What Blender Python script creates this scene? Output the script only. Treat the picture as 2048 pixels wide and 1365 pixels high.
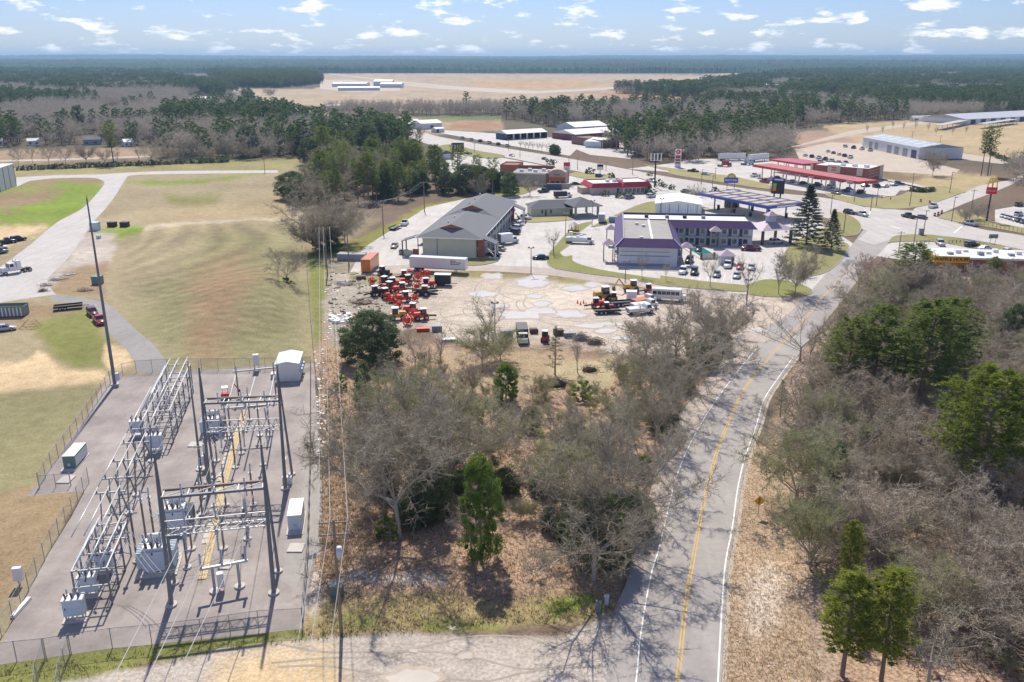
import bpy, math, random
import numpy as np
from mathutils import Vector, Matrix, noise as mnoise
R = math.radians
random.seed(7); rng = np.random.default_rng(7)
for o in list(bpy.data.objects): bpy.data.objects.remove(o)
scn = bpy.context.scene
col = scn.collection
# ---------------------------------------------------------------- camera
F = 1737.; PITCH = R(18.08); H = 55.; cp, sp = math.cos(PITCH), math.sin(PITCH)
cam = bpy.data.cameras.new('camera'); camo = bpy.data.objects.new('camera', cam); col.objects.link(camo)
cam.sensor_fit = 'HORIZONTAL'; cam.sensor_width = 36.0; cam.lens = 36.0 * F / 2048.
cam.clip_start = 0.5; cam.clip_end = 120000
camo.location = (0, 0, H); camo.rotation_euler = (math.pi / 2 - PITCH, 0, 0)
scn.camera = camo
# ---------------------------------------------------------------- sky, sun, exposure
SUN_EL = R(50); SUN_AZ = R(-9.5)          # azimuth from +Y towards +X
sd = Vector((math.sin(SUN_AZ) * math.cos(SUN_EL), math.cos(SUN_AZ) * math.cos(SUN_EL), math.sin(SUN_EL)))
w = bpy.data.worlds.new('World'); scn.world = w; w.use_nodes = True
nt = w.node_tree; N = nt.nodes; L = nt.links
for n in list(N): N.remove(n)
def wn(t, **k):
    n = N.new(t)
    for a, b in k.items(): setattr(n, a, b)
    return n
def wm(op, a, b=None, clamp=False):
    n = N.new('ShaderNodeMath'); n.operation = op; n.use_clamp = clamp
    for i, q in enumerate((a, b)):
        if q is None: continue
        if isinstance(q, (int, float)): n.inputs[i].default_value = q
        else: L.new(q, n.inputs[i])
    return n.outputs[0]
sky = wn('ShaderNodeTexSky', sky_type='NISHITA', sun_disc=False)
sky.sun_elevation = SUN_EL; sky.sun_rotation = SUN_AZ; sky.altitude = 100
sky.air_density = 1.0; sky.dust_density = 0.3; sky.ozone_density = 2.0
tint = wn('ShaderNodeMix', data_type='RGBA', blend_type='MULTIPLY'); tint.inputs[0].default_value = 1
L.new(sky.outputs[0], tint.inputs[6]); tint.inputs[7].default_value = (0.84, 0.98, 1.48, 1)
geo = wn('ShaderNodeTexCoord'); sep = wn('ShaderNodeSeparateXYZ'); L.new(geo.outputs['Generated'], sep.inputs[0])
az = wm('ARCTAN2', sep.outputs[0], sep.outputs[1]); el = wm('ARCSINE', sep.outputs[2])
# fair-weather clouds: soft noise patches, flattened, all round the sky
cv = wn('ShaderNodeCombineXYZ'); L.new(wm('MULTIPLY', az, 21.0), cv.inputs[0]); L.new(wm('MULTIPLY', el, 70.0), cv.inputs[1])
def cloudnoise(scale, detail, vec, rough=.55):
    n = wn('ShaderNodeTexNoise'); n.inputs['Scale'].default_value = scale; n.inputs['Detail'].default_value = detail
    n.inputs['Roughness'].default_value = rough; L.new(vec, n.inputs['Vector']); return n.outputs[0]
fine = cloudnoise(2.6, 5, cv.outputs[0], .62)
big = cloudnoise(.95, 2, cv.outputs[0], .4)
d0 = wm('ADD', wm('MULTIPLY', big, .62), wm('MULTIPLY', fine, .38))
gen = wm('MULTIPLY', wm('SUBTRACT', d0, .537), 11.0, True)
mixf = wm('MULTIPLY', gen, wm('GREATER_THAN', el, .004))
mixf = wm('MULTIPLY', mixf, .92)
cm = wn('ShaderNodeMix', data_type='RGBA'); L.new(mixf, cm.inputs[0]); L.new(tint.outputs[2], cm.inputs[6]); cm.inputs[7].default_value = (16.5, 16.3, 16.3, 1)
bg = wn('ShaderNodeBackground'); L.new(cm.outputs[2], bg.inputs[0]); bg.inputs[1].default_value = 0.066
out = wn('ShaderNodeOutputWorld'); L.new(bg.outputs[0], out.inputs[0])
sl = bpy.data.lights.new('sun', 'SUN'); sl.energy = 4.5; sl.angle = R(0.8); sl.color = (1, .93, .81)
so = bpy.data.objects.new('sun', sl); col.objects.link(so); so.rotation_euler = (-sd).to_track_quat('-Z', 'Y').to_euler(); so.location = (0, 0, 200)
vs = scn.view_settings; vs.view_transform = 'Standard'; vs.look = 'None'; vs.gamma = 1; vs.exposure = 0.29; vs.use_curve_mapping = False
scn.render.engine = 'CYCLES'
scn.cycles.transparent_max_bounces = 24; scn.cycles.max_bounces = 4; scn.cycles.volume_bounces = 0
# ---------------------------------------------------------------- pixel -> ground helpers
def ray(u, v):
    x = (u - 1024) / F; y = (682.5 - v) / F
    return x, cp + y * sp, -sp + y * cp
def G(u, v, z=0.):
    d = ray(u, v); t = (z - H) / d[2]
    return Vector((t * d[0], t * d[1], z))
def ht(u, v, vt):
    "height of an upright thing whose foot is at pixel (u, v) and whose top is at row vt"
    p = G(u, v); d = ray(u, vt); return H + p.y * d[2] / d[1]
def ang(a, b): return math.atan2(b.y - a.y, b.x - a.x)
# ---------------------------------------------------------------- materials
MATS = {}
def ramp_noise(nt_, vec, scale, detail=3, rough=.55):
    n = nt_.nodes.new('ShaderNodeTexNoise'); n.inputs['Scale'].default_value = scale; n.inputs['Detail'].default_value = detail
    n.inputs['Roughness'].default_value = rough
    nt_.links.new(vec, n.inputs['Vector']); return n.outputs[0]
def nmath(nt_, op, a, b=None, clamp=False):
    n = nt_.nodes.new('ShaderNodeMath'); n.operation = op; n.use_clamp = clamp
    for i, q in enumerate((a, b)):
        if q is None: continue
        if isinstance(q, (int, float)): n.inputs[i].default_value = q
        else: nt_.links.new(q, n.inputs[i])
    return n.outputs[0]
def nmix(nt_, f, a, b, blend='MIX'):
    n = nt_.nodes.new('ShaderNodeMix'); n.data_type = 'RGBA'; n.blend_type = blend
    for i, q in ((0, f), (6, a), (7, b)):
        if isinstance(q, (int, float)): n.inputs[i].default_value = q
        elif isinstance(q, tuple): n.inputs[i].default_value = q if len(q) == 4 else (*q, 1)
        else: nt_.links.new(q, n.inputs[i])
    return n.outputs[2]
def M(name, c=None, rough=.7, metal=0., var=.18, scale=1.5, coat=0., world=False, spec=.5, emit=0., trans=0., stripes=0., dirt=0.):
    if name in MATS: return MATS[name]
    m = bpy.data.materials.new(name); m.use_nodes = True; t = m.node_tree; b = t.nodes['Principled BSDF']
    tc = t.nodes.new('ShaderNodeTexCoord')
    vec = tc.outputs['Object']
    if world: vec = t.nodes.new('ShaderNodeNewGeometry').outputs['Position']
    n = ramp_noise(t, vec, scale, 4)
    f = nmath(t, 'ADD', nmath(t, 'MULTIPLY', n, 2 * var), 1 - var)
    cc = nmix(t, 1., (*c, 1), f, 'MULTIPLY')
    if stripes:
        s = t.nodes.new('ShaderNodeSeparateXYZ'); t.links.new(vec, s.inputs[0])
        wv = nmath(t, 'FRACT', nmath(t, 'MULTIPLY', nmath(t, 'ADD', s.outputs[0], s.outputs[1]), 1 / stripes))
        cc = nmix(t, nmath(t, 'MULTIPLY', nmath(t, 'LESS_THAN', wv, .14), .35), cc, (0.05, .05, .05))
    if dirt:
        n2 = ramp_noise(t, vec, scale * .35, 5, .65)
        cc = nmix(t, nmath(t, 'MULTIPLY', nmath(t, 'SUBTRACT', n2, .45), dirt * 4, True), cc, (0.16, .13, .10))
    t.links.new(cc, b.inputs['Base Color'])
    b.inputs['Roughness'].default_value = rough; b.inputs['Metallic'].default_value = metal
    b.inputs['Specular IOR Level'].default_value = spec
    if coat: b.inputs['Coat Weight'].default_value = coat; b.inputs['Coat Roughness'].default_value = .08
    if emit: b.inputs['Emission Color'].default_value = (*c, 1); b.inputs['Emission Strength'].default_value = emit
    if trans:
        tr = t.nodes.new('ShaderNodeBsdfTransparent'); mx = t.nodes.new('ShaderNodeMixShader')
        mx.inputs[0].default_value = trans; o = t.nodes['Material Output']
        t.links.new(b.outputs[0], mx.inputs[1]); t.links.new(tr.outputs[0], mx.inputs[2]); t.links.new(mx.outputs[0], o.inputs[0])
    MATS[name] = m; return m
def leafmat(name, c, c2, trl=.35, rough=.6):
    "foliage: colour varies from clump to clump and from tree to tree, some light passes through"
    m = bpy.data.materials.new(name); m.use_nodes = True; t = m.node_tree; b = t.nodes['Principled BSDF']
    g = t.nodes.new('ShaderNodeNewGeometry'); oi = t.nodes.new('ShaderNodeObjectInfo')
    n = ramp_noise(t, g.outputs['Position'], .55, 3); n2 = ramp_noise(t, g.outputs['Position'], .05, 2)
    f = nmath(t, 'ADD', nmath(t, 'MULTIPLY', nmath(t, 'SUBTRACT', n, .5), 1.6), nmath(t, 'ADD', nmath(t, 'MULTIPLY', oi.outputs['Random'], .45), nmath(t, 'MULTIPLY', nmath(t, 'SUBTRACT', n2, .25), .9)), True)
    cc = nmix(t, f, (*c, 1), (*c2, 1)); t.links.new(cc, b.inputs['Base Color']); b.inputs['Roughness'].default_value = rough
    b.inputs['Specular IOR Level'].default_value = .25
    if trl:
        tr = t.nodes.new('ShaderNodeBsdfTranslucent'); t.links.new(cc, tr.inputs[0]); mx = t.nodes.new('ShaderNodeMixShader'); mx.inputs[0].default_value = trl
        t.links.new(b.outputs[0], mx.inputs[1]); t.links.new(tr.outputs[0], mx.inputs[2]); t.links.new(mx.outputs[0], t.nodes['Material Output'].inputs[0])
    MATS[name] = m; return m
# ---------------------------------------------------------------- mesh builder
class MB:
    def __init__(s): s.v = []; s.f = []
    def add(s, vs_, fs):
        k = len(s.v); s.v += [tuple(p) for p in vs_]; s.f += [tuple(i + k for i in f) for f in fs]; return s
    def box(s, x0, x1, y0, y1, z0, z1, tx=0., ty=0.):
        "box, its top drawn in by tx, ty on each side"
        return s.add([(x0, y0, z0), (x1, y0, z0), (x1, y1, z0), (x0, y1, z0), (x0 + tx, y0 + ty, z1), (x1 - tx, y0 + ty, z1), (x1 - tx, y1 - ty, z1), (x0 + tx, y1 - ty, z1)],
              [(3, 2, 1, 0), (4, 5, 6, 7), (0, 1, 5, 4), (1, 2, 6, 5), (2, 3, 7, 6), (3, 0, 4, 7)])
    def bar(s, a, b, w_, h_=None):
        "square bar from a to b"
        return s.tube(a, b, w_ * .7071, None if h_ is None else h_ * .7071, 4, math.pi / 4)
    def tube(s, a, b, r, r2=None, n=6, ph=0., cap=True):
        a = Vector(a); b = Vector(b); d = (b - a)
        if d.length < 1e-6: return s
        d.normalize(); r2 = r if r2 is None else r2
        up = Vector((0, 0, 1)) if abs(d.z) < .95 else Vector((1, 0, 0))
        e1 = d.cross(up).normalized(); e2 = e1.cross(d).normalized()
        vs_ = []
        for p, q in ((a, r), (b, r2)):
            for i in range(n):
                t = ph + 2 * math.pi * i / n
                vs_.append(p + e1 * (math.cos(t) * q) + e2 * (math.sin(t) * q))
        fs = [(i, (i + 1) % n, n + (i + 1) % n, n + i) for i in range(n)]
        if cap: fs += [tuple(range(n - 1, -1, -1)), tuple(range(n, 2 * n))]
        return s.add(vs_, fs)
    def ring(s, c, ax, R_, r_, n=16, m=6):
        c = Vector(c); ax = Vector(ax).normalized(); up = Vector((0, 0, 1)) if abs(ax.z) < .9 else Vector((1, 0, 0))
        e1 = ax.cross(up).normalized(); e2 = ax.cross(e1)
        vs_ = []; fs = []
        for i in range(n):
            t = 2 * math.pi * i / n; rd = e1 * math.cos(t) + e2 * math.sin(t)
            for j in range(m):
                q = 2 * math.pi * j / m; vs_.append(c + rd * (R_ + r_ * math.cos(q)) + ax * (r_ * math.sin(q)))
        for i in range(n):
            for j in range(m): fs.append((i * m + j, ((i + 1) % n) * m + j, ((i + 1) % n) * m + (j + 1) % m, i * m + (j + 1) % m))
        return s.add(vs_, fs)
    def prism(s, poly, z0, z1):
        n = len(poly)
        ar = sum(poly[i][0] * poly[(i + 1) % n][1] - poly[(i + 1) % n][0] * poly[i][1] for i in range(n))
        if ar < 0: poly = poly[::-1]
        return s.add([(p[0], p[1], z0) for p in poly] + [(p[0], p[1], z1) for p in poly], [tuple(range(n - 1, -1, -1)), tuple(range(n, 2 * n))] + [(i, (i + 1) % n, n + (i + 1) % n, n + i) for i in range(n)])
    def xprism(s, prof, y0, y1):
        "profile in (x, z) pushed along y"
        n = len(prof); ar = sum(prof[i][0] * prof[(i + 1) % n][1] - prof[(i + 1) % n][0] * prof[i][1] for i in range(n))
        if ar < 0: prof = prof[::-1]
        return s.add([(p[0], y0, p[1]) for p in prof] + [(p[0], y1, p[1]) for p in prof], [tuple(range(n)), tuple(range(2 * n - 1, n - 1, -1))] + [((i + 1) % n, i, n + i, n + (i + 1) % n) for i in range(n)])
    def loft(s, secs):
        n = len(secs[0]); vs_ = [p for q in secs for p in q]; fs = []
        for k in range(len(secs) - 1):
            for i in range(n): fs.append((k * n + i, k * n + (i + 1) % n, (k + 1) * n + (i + 1) % n, (k + 1) * n + i))
        fs += [tuple(range(n - 1, -1, -1)), tuple(range((len(secs) - 1) * n, len(secs) * n))]
        return s.add(vs_, fs)
    def blob(s, c, r, seed=0, n=8, m=6, j=.25):
        rr = random.Random(seed); vs_ = []; fs = []
        for a in range(m + 1):
            t = math.pi * a / m
            for b in range(n):
                p = 2 * math.pi * b / n; k = 1 + rr.uniform(-j, j)
                vs_.append((c[0] + r[0] * k * math.sin(t) * math.cos(p), c[1] + r[1] * k * math.sin(t) * math.sin(p), c[2] + r[2] * k * math.cos(t)))
        for a in range(m):
            for b in range(n): fs.append((a * n + b, (a + 1) * n + b, (a + 1) * n + (b + 1) % n, a * n + (b + 1) % n))
        return s.add(vs_, fs)
    def mesh(s, name, mat, smooth=False):
        me = bpy.data.meshes.new(name); me.from_pydata(s.v, [], s.f); me.materials.append(mat)
        if smooth: me.polygons.foreach_set('use_smooth', [True] * len(me.polygons))
        me.update(); return me
    def build(s, name, mat, parent=None, smooth=False): return link(name, s.mesh(name, mat, smooth), parent)
def link(name, me, parent=None, loc=None, rz=0.):
    o = bpy.data.objects.new(name, me); col.objects.link(o)
    if parent is not None: o.parent = parent
    if loc is not None: o.location = loc
    if rz: o.rotation_euler = (0, 0, rz)
    return o
def tag(o, label=None, cat=None, group=None, kind=None):
    if label: o['label'] = label
    if cat: o['category'] = cat
    if group: o['group'] = group
    if kind: o['kind'] = kind
    return o
def thing(name, label, cat, loc=(0, 0, 0), rz=0., group=None):
    o = bpy.data.objects.new(name, None); o.empty_display_size = .1; col.objects.link(o); o.location = loc; o.rotation_euler = (0, 0, rz)
    return tag(o, label, cat, group)
def dup(root, loc, rz=0., sc=1., label=None, group=None):
    r = root.copy(); col.objects.link(r); r.location = loc; r.rotation_euler = (0, 0, rz); r.scale = (sc,) * 3 if isinstance(sc, (int, float)) else sc
    if label: r['label'] = label
    if group: r['group'] = group
    for ch in list(root.children):
        c = ch.copy(); col.objects.link(c); c.parent = r
        for g in ch.children:
            d = g.copy(); col.objects.link(d); d.parent = c
    return r
def smooth_line(pts, step=8):
    "Catmull-Rom through pixel points"
    out = []
    P_ = [pts[0]] + list(pts) + [pts[-1]]
    for i in range(1, len(P_) - 2):
        p0, p1, p2, p3 = P_[i - 1], P_[i], P_[i + 1], P_[i + 2]
        for k in range(step):
            t = k / step
            out.append(tuple(.5 * ((2 * p1[j]) + (-p0[j] + p2[j]) * t + (2 * p0[j] - 5 * p1[j] + 4 * p2[j] - p3[j]) * t * t + (-p0[j] + 3 * p1[j] - 3 * p2[j] + p3[j]) * t ** 3) for j in range(2)))
    out.append(tuple(pts[-1])); return out
def text_mesh(body, size, mat, depth=.03, shear=0., bold=0.):
    c = bpy.data.curves.new('lettering', 'FONT'); c.body = body; c.size = size; c.extrude = depth; c.align_x = 'CENTER'; c.align_y = 'CENTER'; c.shear = shear; c.offset = bold; c.resolution_u = 2
    o = bpy.data.objects.new('lettering', c); col.objects.link(o)
    me = bpy.data.meshes.new_from_object(o); bpy.data.objects.remove(o); me.materials.clear(); me.materials.append(mat); return me
def letters(parent, body, size, loc, rz=0., mat=None, depth=.03, shear=0., bold=0.):
    "upright lettering facing local -y"
    o = link('lettering', text_mesh(body, size, mat, depth, shear, bold), parent, loc); o.rotation_euler = (math.pi / 2, 0, rz); return o
# ---------------------------------------------------------------- ground cover, laid out by what grows or lies where
def inpoly_sd(U, V, poly):
    "signed distance (pixels, + inside) of points to a polygon"
    x = U; y = V; d = np.full(U.shape, 1e18); ins = np.zeros(U.shape, bool); n = len(poly)
    for i in range(n):
        ax, ay = poly[i]; bx, by = poly[(i + 1) % n]; ex, ey = bx - ax, by - ay; wx, wy = x - ax, y - ay
        t = np.clip((wx * ex + wy * ey) / (ex * ex + ey * ey + 1e-9), 0, 1); d = np.minimum(d, (wx - ex * t) ** 2 + (wy - ey * t) ** 2)
        c = ((ay <= y) & (by > y)) | ((by <= y) & (ay > y)); ins ^= c & (x < ex * (y - ay) / (ey if ey else 1e-9) + ax)
    d = np.sqrt(d); return np.where(ins, d, -d)
def vnoise(X, Y, s, seed=0, octv=3):
    r = np.zeros(X.shape); a = 1; tot = 0
    for o in range(octv):
        rg = np.random.default_rng(seed + o * 17); T = rg.random((256, 256)); x = X / s + 1000; y = Y / s + 1000
        xi = np.floor(x).astype(int); yi = np.floor(y).astype(int); fx = x - xi; fy = y - yi; fx = fx * fx * (3 - 2 * fx); fy = fy * fy * (3 - 2 * fy)
        g = lambda i, j: T[(xi + i) % 256, (yi + j) % 256]
        r += a * ((g(0, 0) * (1 - fx) + g(1, 0) * fx) * (1 - fy) + (g(0, 1) * (1 - fx) + g(1, 1) * fx) * fy); tot += a; a *= .5; s *= .5
    return r / tot
DRY = (.345, .285, .175); OLIVE = (.275, .25, .13); LIME = (.21, .28, .045); LITTER = (.37, .255, .175); DIRT = (.50, .425, .345); SAND = (.62, .47, .28)
GRAVEL = (.37, .335, .315); FLOOR = (.17, .125, .09); TANF = (.42, .325, .225); FARF = (.13, .11, .075); BROWN = (.30, .22, .13); PALE = (.46, .405, .345); GREEN = (.215, .22, .07); REDB = (.31, .215, .125)
COVER = [  # polygon in photo pixels, colour, edge softness, edge raggedness, speckle
 ([(-900,330),(560,325),(640,345),(640,760),(230,770),(60,1000),(160,985),(0,1330),(-900,1400)], DRY, 6, 10, .35),
 ([(240,640),(330,560),(430,470),(560,460),(610,480),(622,640),(626,738),(560,735),(470,740),(340,742),(300,690)], OLIVE, 40, 25, .35),
 ([(330,395),(440,390),(440,410),(400,420),(350,412)], GREEN, 12, 8, .3),
 ([(380,560),(470,520),(520,560),(470,640),(430,720),(380,700),(400,620)], REDB, 40, 25, .3),
 ([(0,345),(205,355),(190,420),(110,450),(0,480)], BROWN, 8, 8, .3),
 ([(-200,380),(40,372),(120,368),(205,364),(196,392),(150,440),(110,448),(0,452),(-200,460)], LIME, 8, 14, .3),
 ([(300,430),(420,410),(560,400),(590,440),(480,455),(340,470),(260,470)], (.37,.29,.17), 25, 14, .4),
 ([(260,455),(420,448),(560,440),(560,446),(420,458),(280,466)], (.50,.42,.30), 3, 5, .4),
 ([(-200,395),(60,380),(125,380),(100,400),(40,418),(-200,440)], BROWN, 8, 12, .3),
 ([(255,366),(300,371),(400,366),(535,349),(533,342),(460,352),(380,362),(300,362)], LIME, 4, 4, .3),
 ([(192,460),(250,453),(292,455),(280,470),(230,478),(196,470)], LIME, 5, 5, .3),
 ([(-200,450),(90,455),(40,480),(0,500),(-200,520)], SAND, 8, 10, .3),
 ([(150,470),(230,470),(225,520),(190,540),(160,560),(100,590),(90,560),(140,515)], PALE, 8, 10, .4),
 ([(130,545),(215,525),(205,590),(150,590),(95,590)], BROWN, 10, 10, .5),
 ([(0,605),(150,612),(160,640),(60,660),(0,670)], BROWN, 10, 10, .5),
 ([(60,650),(170,620),(215,680),(240,730),(150,740),(100,700)], GREEN, 14, 10, .3),
 ([(-200,735),(60,722),(75,700),(120,738),(200,742),(225,760),(120,775),(0,788),(-200,800)], SAND, 6, 8, .4),
 ([(210,690),(250,700),(268,730),(225,742),(205,720)], SAND, 6, 6, .4),
 ([(-200,800),(200,770),(120,880),(60,985),(-100,1020)], OLIVE, 12, 12, .3),
 ([(-200,1000),(140,975),(150,1000),(70,1130),(0,1230),(-200,1300)], BROWN, 12, 12, .4),
 ([(-200,1330),(300,1285),(420,1270),(600,1258),(640,1275),(560,1300),(420,1310),(280,1330),(230,1400),(-200,1420)], GREEN, 8, 8, .4),
 # strip between substation and grove
 ([(612,470),(700,470),(690,560),(660,600),(700,700),(720,800),(760,960),(780,1080),(640,1290),(600,1255),(642,930),(636,790)], LITTER, 8, 14, 1.0),
 ([(612,500),(640,500),(668,560),(655,600),(640,700),(628,700),(620,600)], GREEN, 8, 8, .4),
 ([(655,520),(735,500),(735,560),(700,640),(700,720),(655,690),(650,600)], (.30,.26,.19), 10, 12, 1.0),
 ([(640,690),(720,700),(1000,690),(1250,720),(1330,760),(1420,740),(1300,950),(1260,1130),(1230,1190),(900,1200),(640,1190),(650,930)], LITTER, 16, 20, 1.0),
 ([(880,700),(1060,690),(1180,720),(1200,760),(1060,790),(900,780)], (.36,.27,.17), 14, 14, .8),
 ([(1090,740),(1190,720),(1230,700),(1235,770),(1180,790)], (.40,.33,.2), 10, 10, .5),
 ([(620,1180),(800,1190),(1000,1200),(1200,1180),(1235,1190),(1225,1240),(1000,1262),(800,1262),(640,1275),(606,1258)], (.31,.25,.12), 14, 14, .6),
 ([(1085,1212),(1140,1190),(1190,1192),(1180,1215),(1110,1235)], LIME, 8, 10, .4),
 ([(640,1250),(700,1225),(760,1235),(740,1262)], GREEN, 10, 8, .4), ([(830,1235),(1000,1250),(1010,1262),(850,1262)], GREEN, 10, 8, .4),
 ([(690,1145),(890,1150),(890,1165),(700,1168)], PALE, 10, 10, .6),
 ([(-200,1440),(300,1330),(460,1300),(640,1278),(800,1268),(1000,1272),(1130,1268),(1220,1225),(1220,1500),(-200,1500)], PALE, 8, 10, .5),
 ([(440,1330),(560,1300),(660,1300),(720,1400),(400,1400)], SAND, 30, 20, .4),
 ([(620,1140),(660,1150),(655,1200),(625,1230),(610,1200)], DIRT, 10, 12, .6),
 # equipment lot
 ([(655,560),(740,540),(935,546),(1080,552),(1240,574),(1480,604),(1500,640),(1480,700),(1300,716),(1120,690),(900,684),(840,640),(800,660),(700,650),(650,640)], DIRT, 8, 14, .6),
 ([(650,575),(720,560),(790,570),(800,620),(700,640),(650,640)], (.36,.32,.25), 14, 14, 1.0),
 ([(935,600),(1200,560),(1300,600),(1250,690),(1000,650),(860,630)], (.56,.485,.40), 20, 18, .5),
 ([(700,548),(800,545),(930,540),(1085,550),(1180,562),(1180,572),(1080,560),(930,552),(700,565)], (.28,.25,.11), 5, 6, .6),
 ([(1460,590),(1625,590),(1610,650),(1500,700),(1470,660)], (.55,.46,.38), 10, 12, .6),
 # right of the road
 ([(1440,1400),(1452,1120),(1476,980),(1490,915),(1530,880),(1600,960),(1600,1120),(1640,1365),(1650,1420)], (.40,.295,.20), 10, 12, .85),
 ([(1500,1180),(1540,1120),(1560,1150),(1540,1260),(1500,1280)], (.52,.44,.36), 30, 24, .9),
 ([(1530,880),(1600,700),(1720,590),(1800,540),(2600,520),(2600,1500),(1660,1500),(1600,1120),(1590,960)], (.36,.27,.20), 14, 14, 1.0),
 ([(1700,1290),(1850,1270),(2048,1290),(2048,1400),(1650,1400)], LITTER, 16, 16, 1.0),
 ([(690,490),(860,408),(930,398),(850,440),(760,490),(700,520),(640,510),(640,470)], (.24,.23,.06), 6, 8, .4),
 ([(600,440),(700,420),(760,440),(720,470),(640,500),(612,490)], (.26,.21,.13), 8, 8, .5),
 # far country
 ([(-900,118),(3200,118),(3200,330),(2048,345),(1900,330),(1300,300),(1000,300),(640,330),(-900,330)], FARF, 3, 2, .3),
 ([(200,332),(560,318),(660,315),(660,335),(545,341),(340,341),(33,353),(33,344)], (.30,.27,.12), 3, 3, .3),
 ([(-200,305),(150,298),(300,296),(300,318),(100,326),(-200,330)], (.33,.24,.16), 3, 4, .3),
 ([(620,149),(760,146),(1300,149),(1400,150),(1480,144),(1535,147),(1340,168),(1215,180),(1240,186),(1500,201),(1690,200),(1660,209),(1400,212),(1000,217),(740,221),(560,208),(460,182),(480,178),(625,178),(660,170)], TANF, 1.2, 1.0, .2),
 ([(940,165),(1160,162),(1240,168),(1100,176),(960,174)], (.47,.30,.15), 8, 3, .2), ([(1160,184),(1330,192),(1500,203),(1400,207),(1250,196)], (.40,.22,.12), 3, 2, .2),
 ([(800,235),(1000,235),(1010,262),(870,270),(790,262)], (.34,.26,.17), 3, 3, .3), ([(830,233),(1000,232),(1000,241),(850,242)], (.16,.18,.07), 3, 3, .3),
 ([(900,246),(985,244),(1010,256),(900,258)], (.35,.2,.12), 3, 3, .3),
 ([(1560,264),(1720,258),(1730,292),(1640,312),(1590,300)], (.36,.25,.18), 3, 3, .3),
 ([(1640,250),(1820,240),(1900,228),(2200,240),(2200,345),(1990,320),(1900,300),(1730,290),(1660,262)], (.44,.34,.20), 3, 3, .3),
 ([(1280,250),(1340,248),(1340,262),(1280,262)], (.36,.28,.17), 4, 4, .3),
 ([(1640,330),(1740,345),(1900,345),(2000,352),(1940,385),(1800,375),(1640,350)], (.40,.32,.18), 3, 3, .4),
 ([(1700,352),(1780,345),(1860,352),(1830,362),(1760,362)], (.2,.15,.09), 4, 3, .4),
]
U1 = list(np.arange(-420, 2480, 5.)); U1 = [-3000, -2200, -1600, -1200, -900, -700, -560, -480] + U1 + [2540, 2640, 2800, 3100, 3600, 4400]
V1 = [116.1, 116.6, 117.3, 118.2, 119.4, 121, 123, 125.5, 128.5] + list(np.arange(132, 300, 3.)) + list(np.arange(300, 1420, 5.)) + [1440, 1470, 1510, 1560, 1650, 1800, 2100]
UU, VV = np.meshgrid(np.array(U1, float), np.array(V1, float))
xx = (UU - 1024) / F; yy = (682.5 - VV) / F; dz = -sp + yy * cp; tt = -H / dz; GX = tt * xx; GY = tt * (cp + yy * sp)
def mound(X, Y):
    "the two mown swells of the field beside the substation"
    def g(cx, cy, sx, sy, a, h): 
        c_, s_ = math.cos(a), math.sin(a); dx, dy = X - cx, Y - cy; p = dx * c_ + dy * s_; q = -dx * s_ + dy * c_
        return h * np.exp(-(p / sx) ** 2 - (q / sy) ** 2)
    m0 = G(500, 600); m1 = G(420, 480); m2 = G(380, 690)
    return g(m0.x, m0.y, 15, 30, R(12), 3.2) + g(m1.x, m1.y, 26, 40, R(10), 2.2) - 0 * X
fieldw = inpoly_sd(UU, VV, [(262,392),(400,374),(540,356),(596,380),(606,470),(612,560),(618,720),(400,735),(330,700),(290,640),(240,600),(215,540),(240,470)])
GZ = mound(GX, GY) * np.clip(fieldw / 70, 0, 1) ** 1.2
relief = (vnoise(GX, GY, 6., 3) - .5) * .12 * np.clip(-inpoly_sd(UU, VV, [(640,300),(2100,300),(2100,620),(1620,640),(1300,1400),(640,1400)]) / 40, 0, 1) * np.clip(fieldw / 40, 0, 1)
GZ = GZ + relief
C = np.zeros(UU.shape + (3,)); C[:] = FLOOR; SPK = np.full(UU.shape, .6)
wob = (vnoise(GX, GY, 9., 11, 4) - .5) * 2; wob2 = (vnoise(GX, GY, 2.2, 31, 3) - .5) * 2
for poly, c, soft, rag, spk in COVER:
    d = inpoly_sd(UU, VV, poly) + (wob * 1.0 + wob2 * .7) * rag; wgt = np.clip(d / (2 * soft) + .5, 0, 1); wgt = wgt * wgt * (3 - 2 * wgt)
    C = C * (1 - wgt[..., None]) + np.array(c) * wgt[..., None]; SPK = SPK * (1 - wgt) + spk * wgt
C *= (.80 + .4 * vnoise(GX, GY, 14., 5, 4))[..., None]
# mown stripes following the slope of the field
fw = np.clip(fieldw / 50, 0, 1) * (VV > 455)
st = np.sin((GY * .93 + GX * .33 + 5 * vnoise(GX, GY, 30., 8)) * 2 * math.pi / 3.4) * .5 + .5
C *= (1 - .20 * fw * st * (.4 + 1.2 * vnoise(GX, GY, 18., 77)))[..., None]; C += (fw * (1 - st) * .012)[..., None] * np.array((1, .8, .2))
nr, nc = UU.shape
me = bpy.data.meshes.new('ground'); idx = np.arange(nr * nc).reshape(nr, nc)
quads = np.stack([idx[1:, :-1], idx[1:, 1:], idx[:-1, 1:], idx[:-1, :-1]], -1).reshape(-1, 4)
co = np.stack([GX, GY, GZ], -1).reshape(-1, 3)
me.vertices.add(len(co)); me.vertices.foreach_set('co', co.ravel()); me.loops.add(quads.size); me.loops.foreach_set('vertex_index', quads.ravel().astype(np.int32))
me.polygons.add(len(quads)); me.polygons.foreach_set('loop_start', np.arange(0, quads.size, 4, dtype=np.int32)); me.polygons.foreach_set('loop_total', np.full(len(quads), 4, np.int32))
me.update(calc_edges=True); me.polygons.foreach_set('use_smooth', [True] * len(quads))
a = me.color_attributes.new('cover', 'FLOAT_COLOR', 'POINT'); a.data.foreach_set('color', np.concatenate([C, SPK[..., None]], -1).astype(np.float32).ravel())
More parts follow.
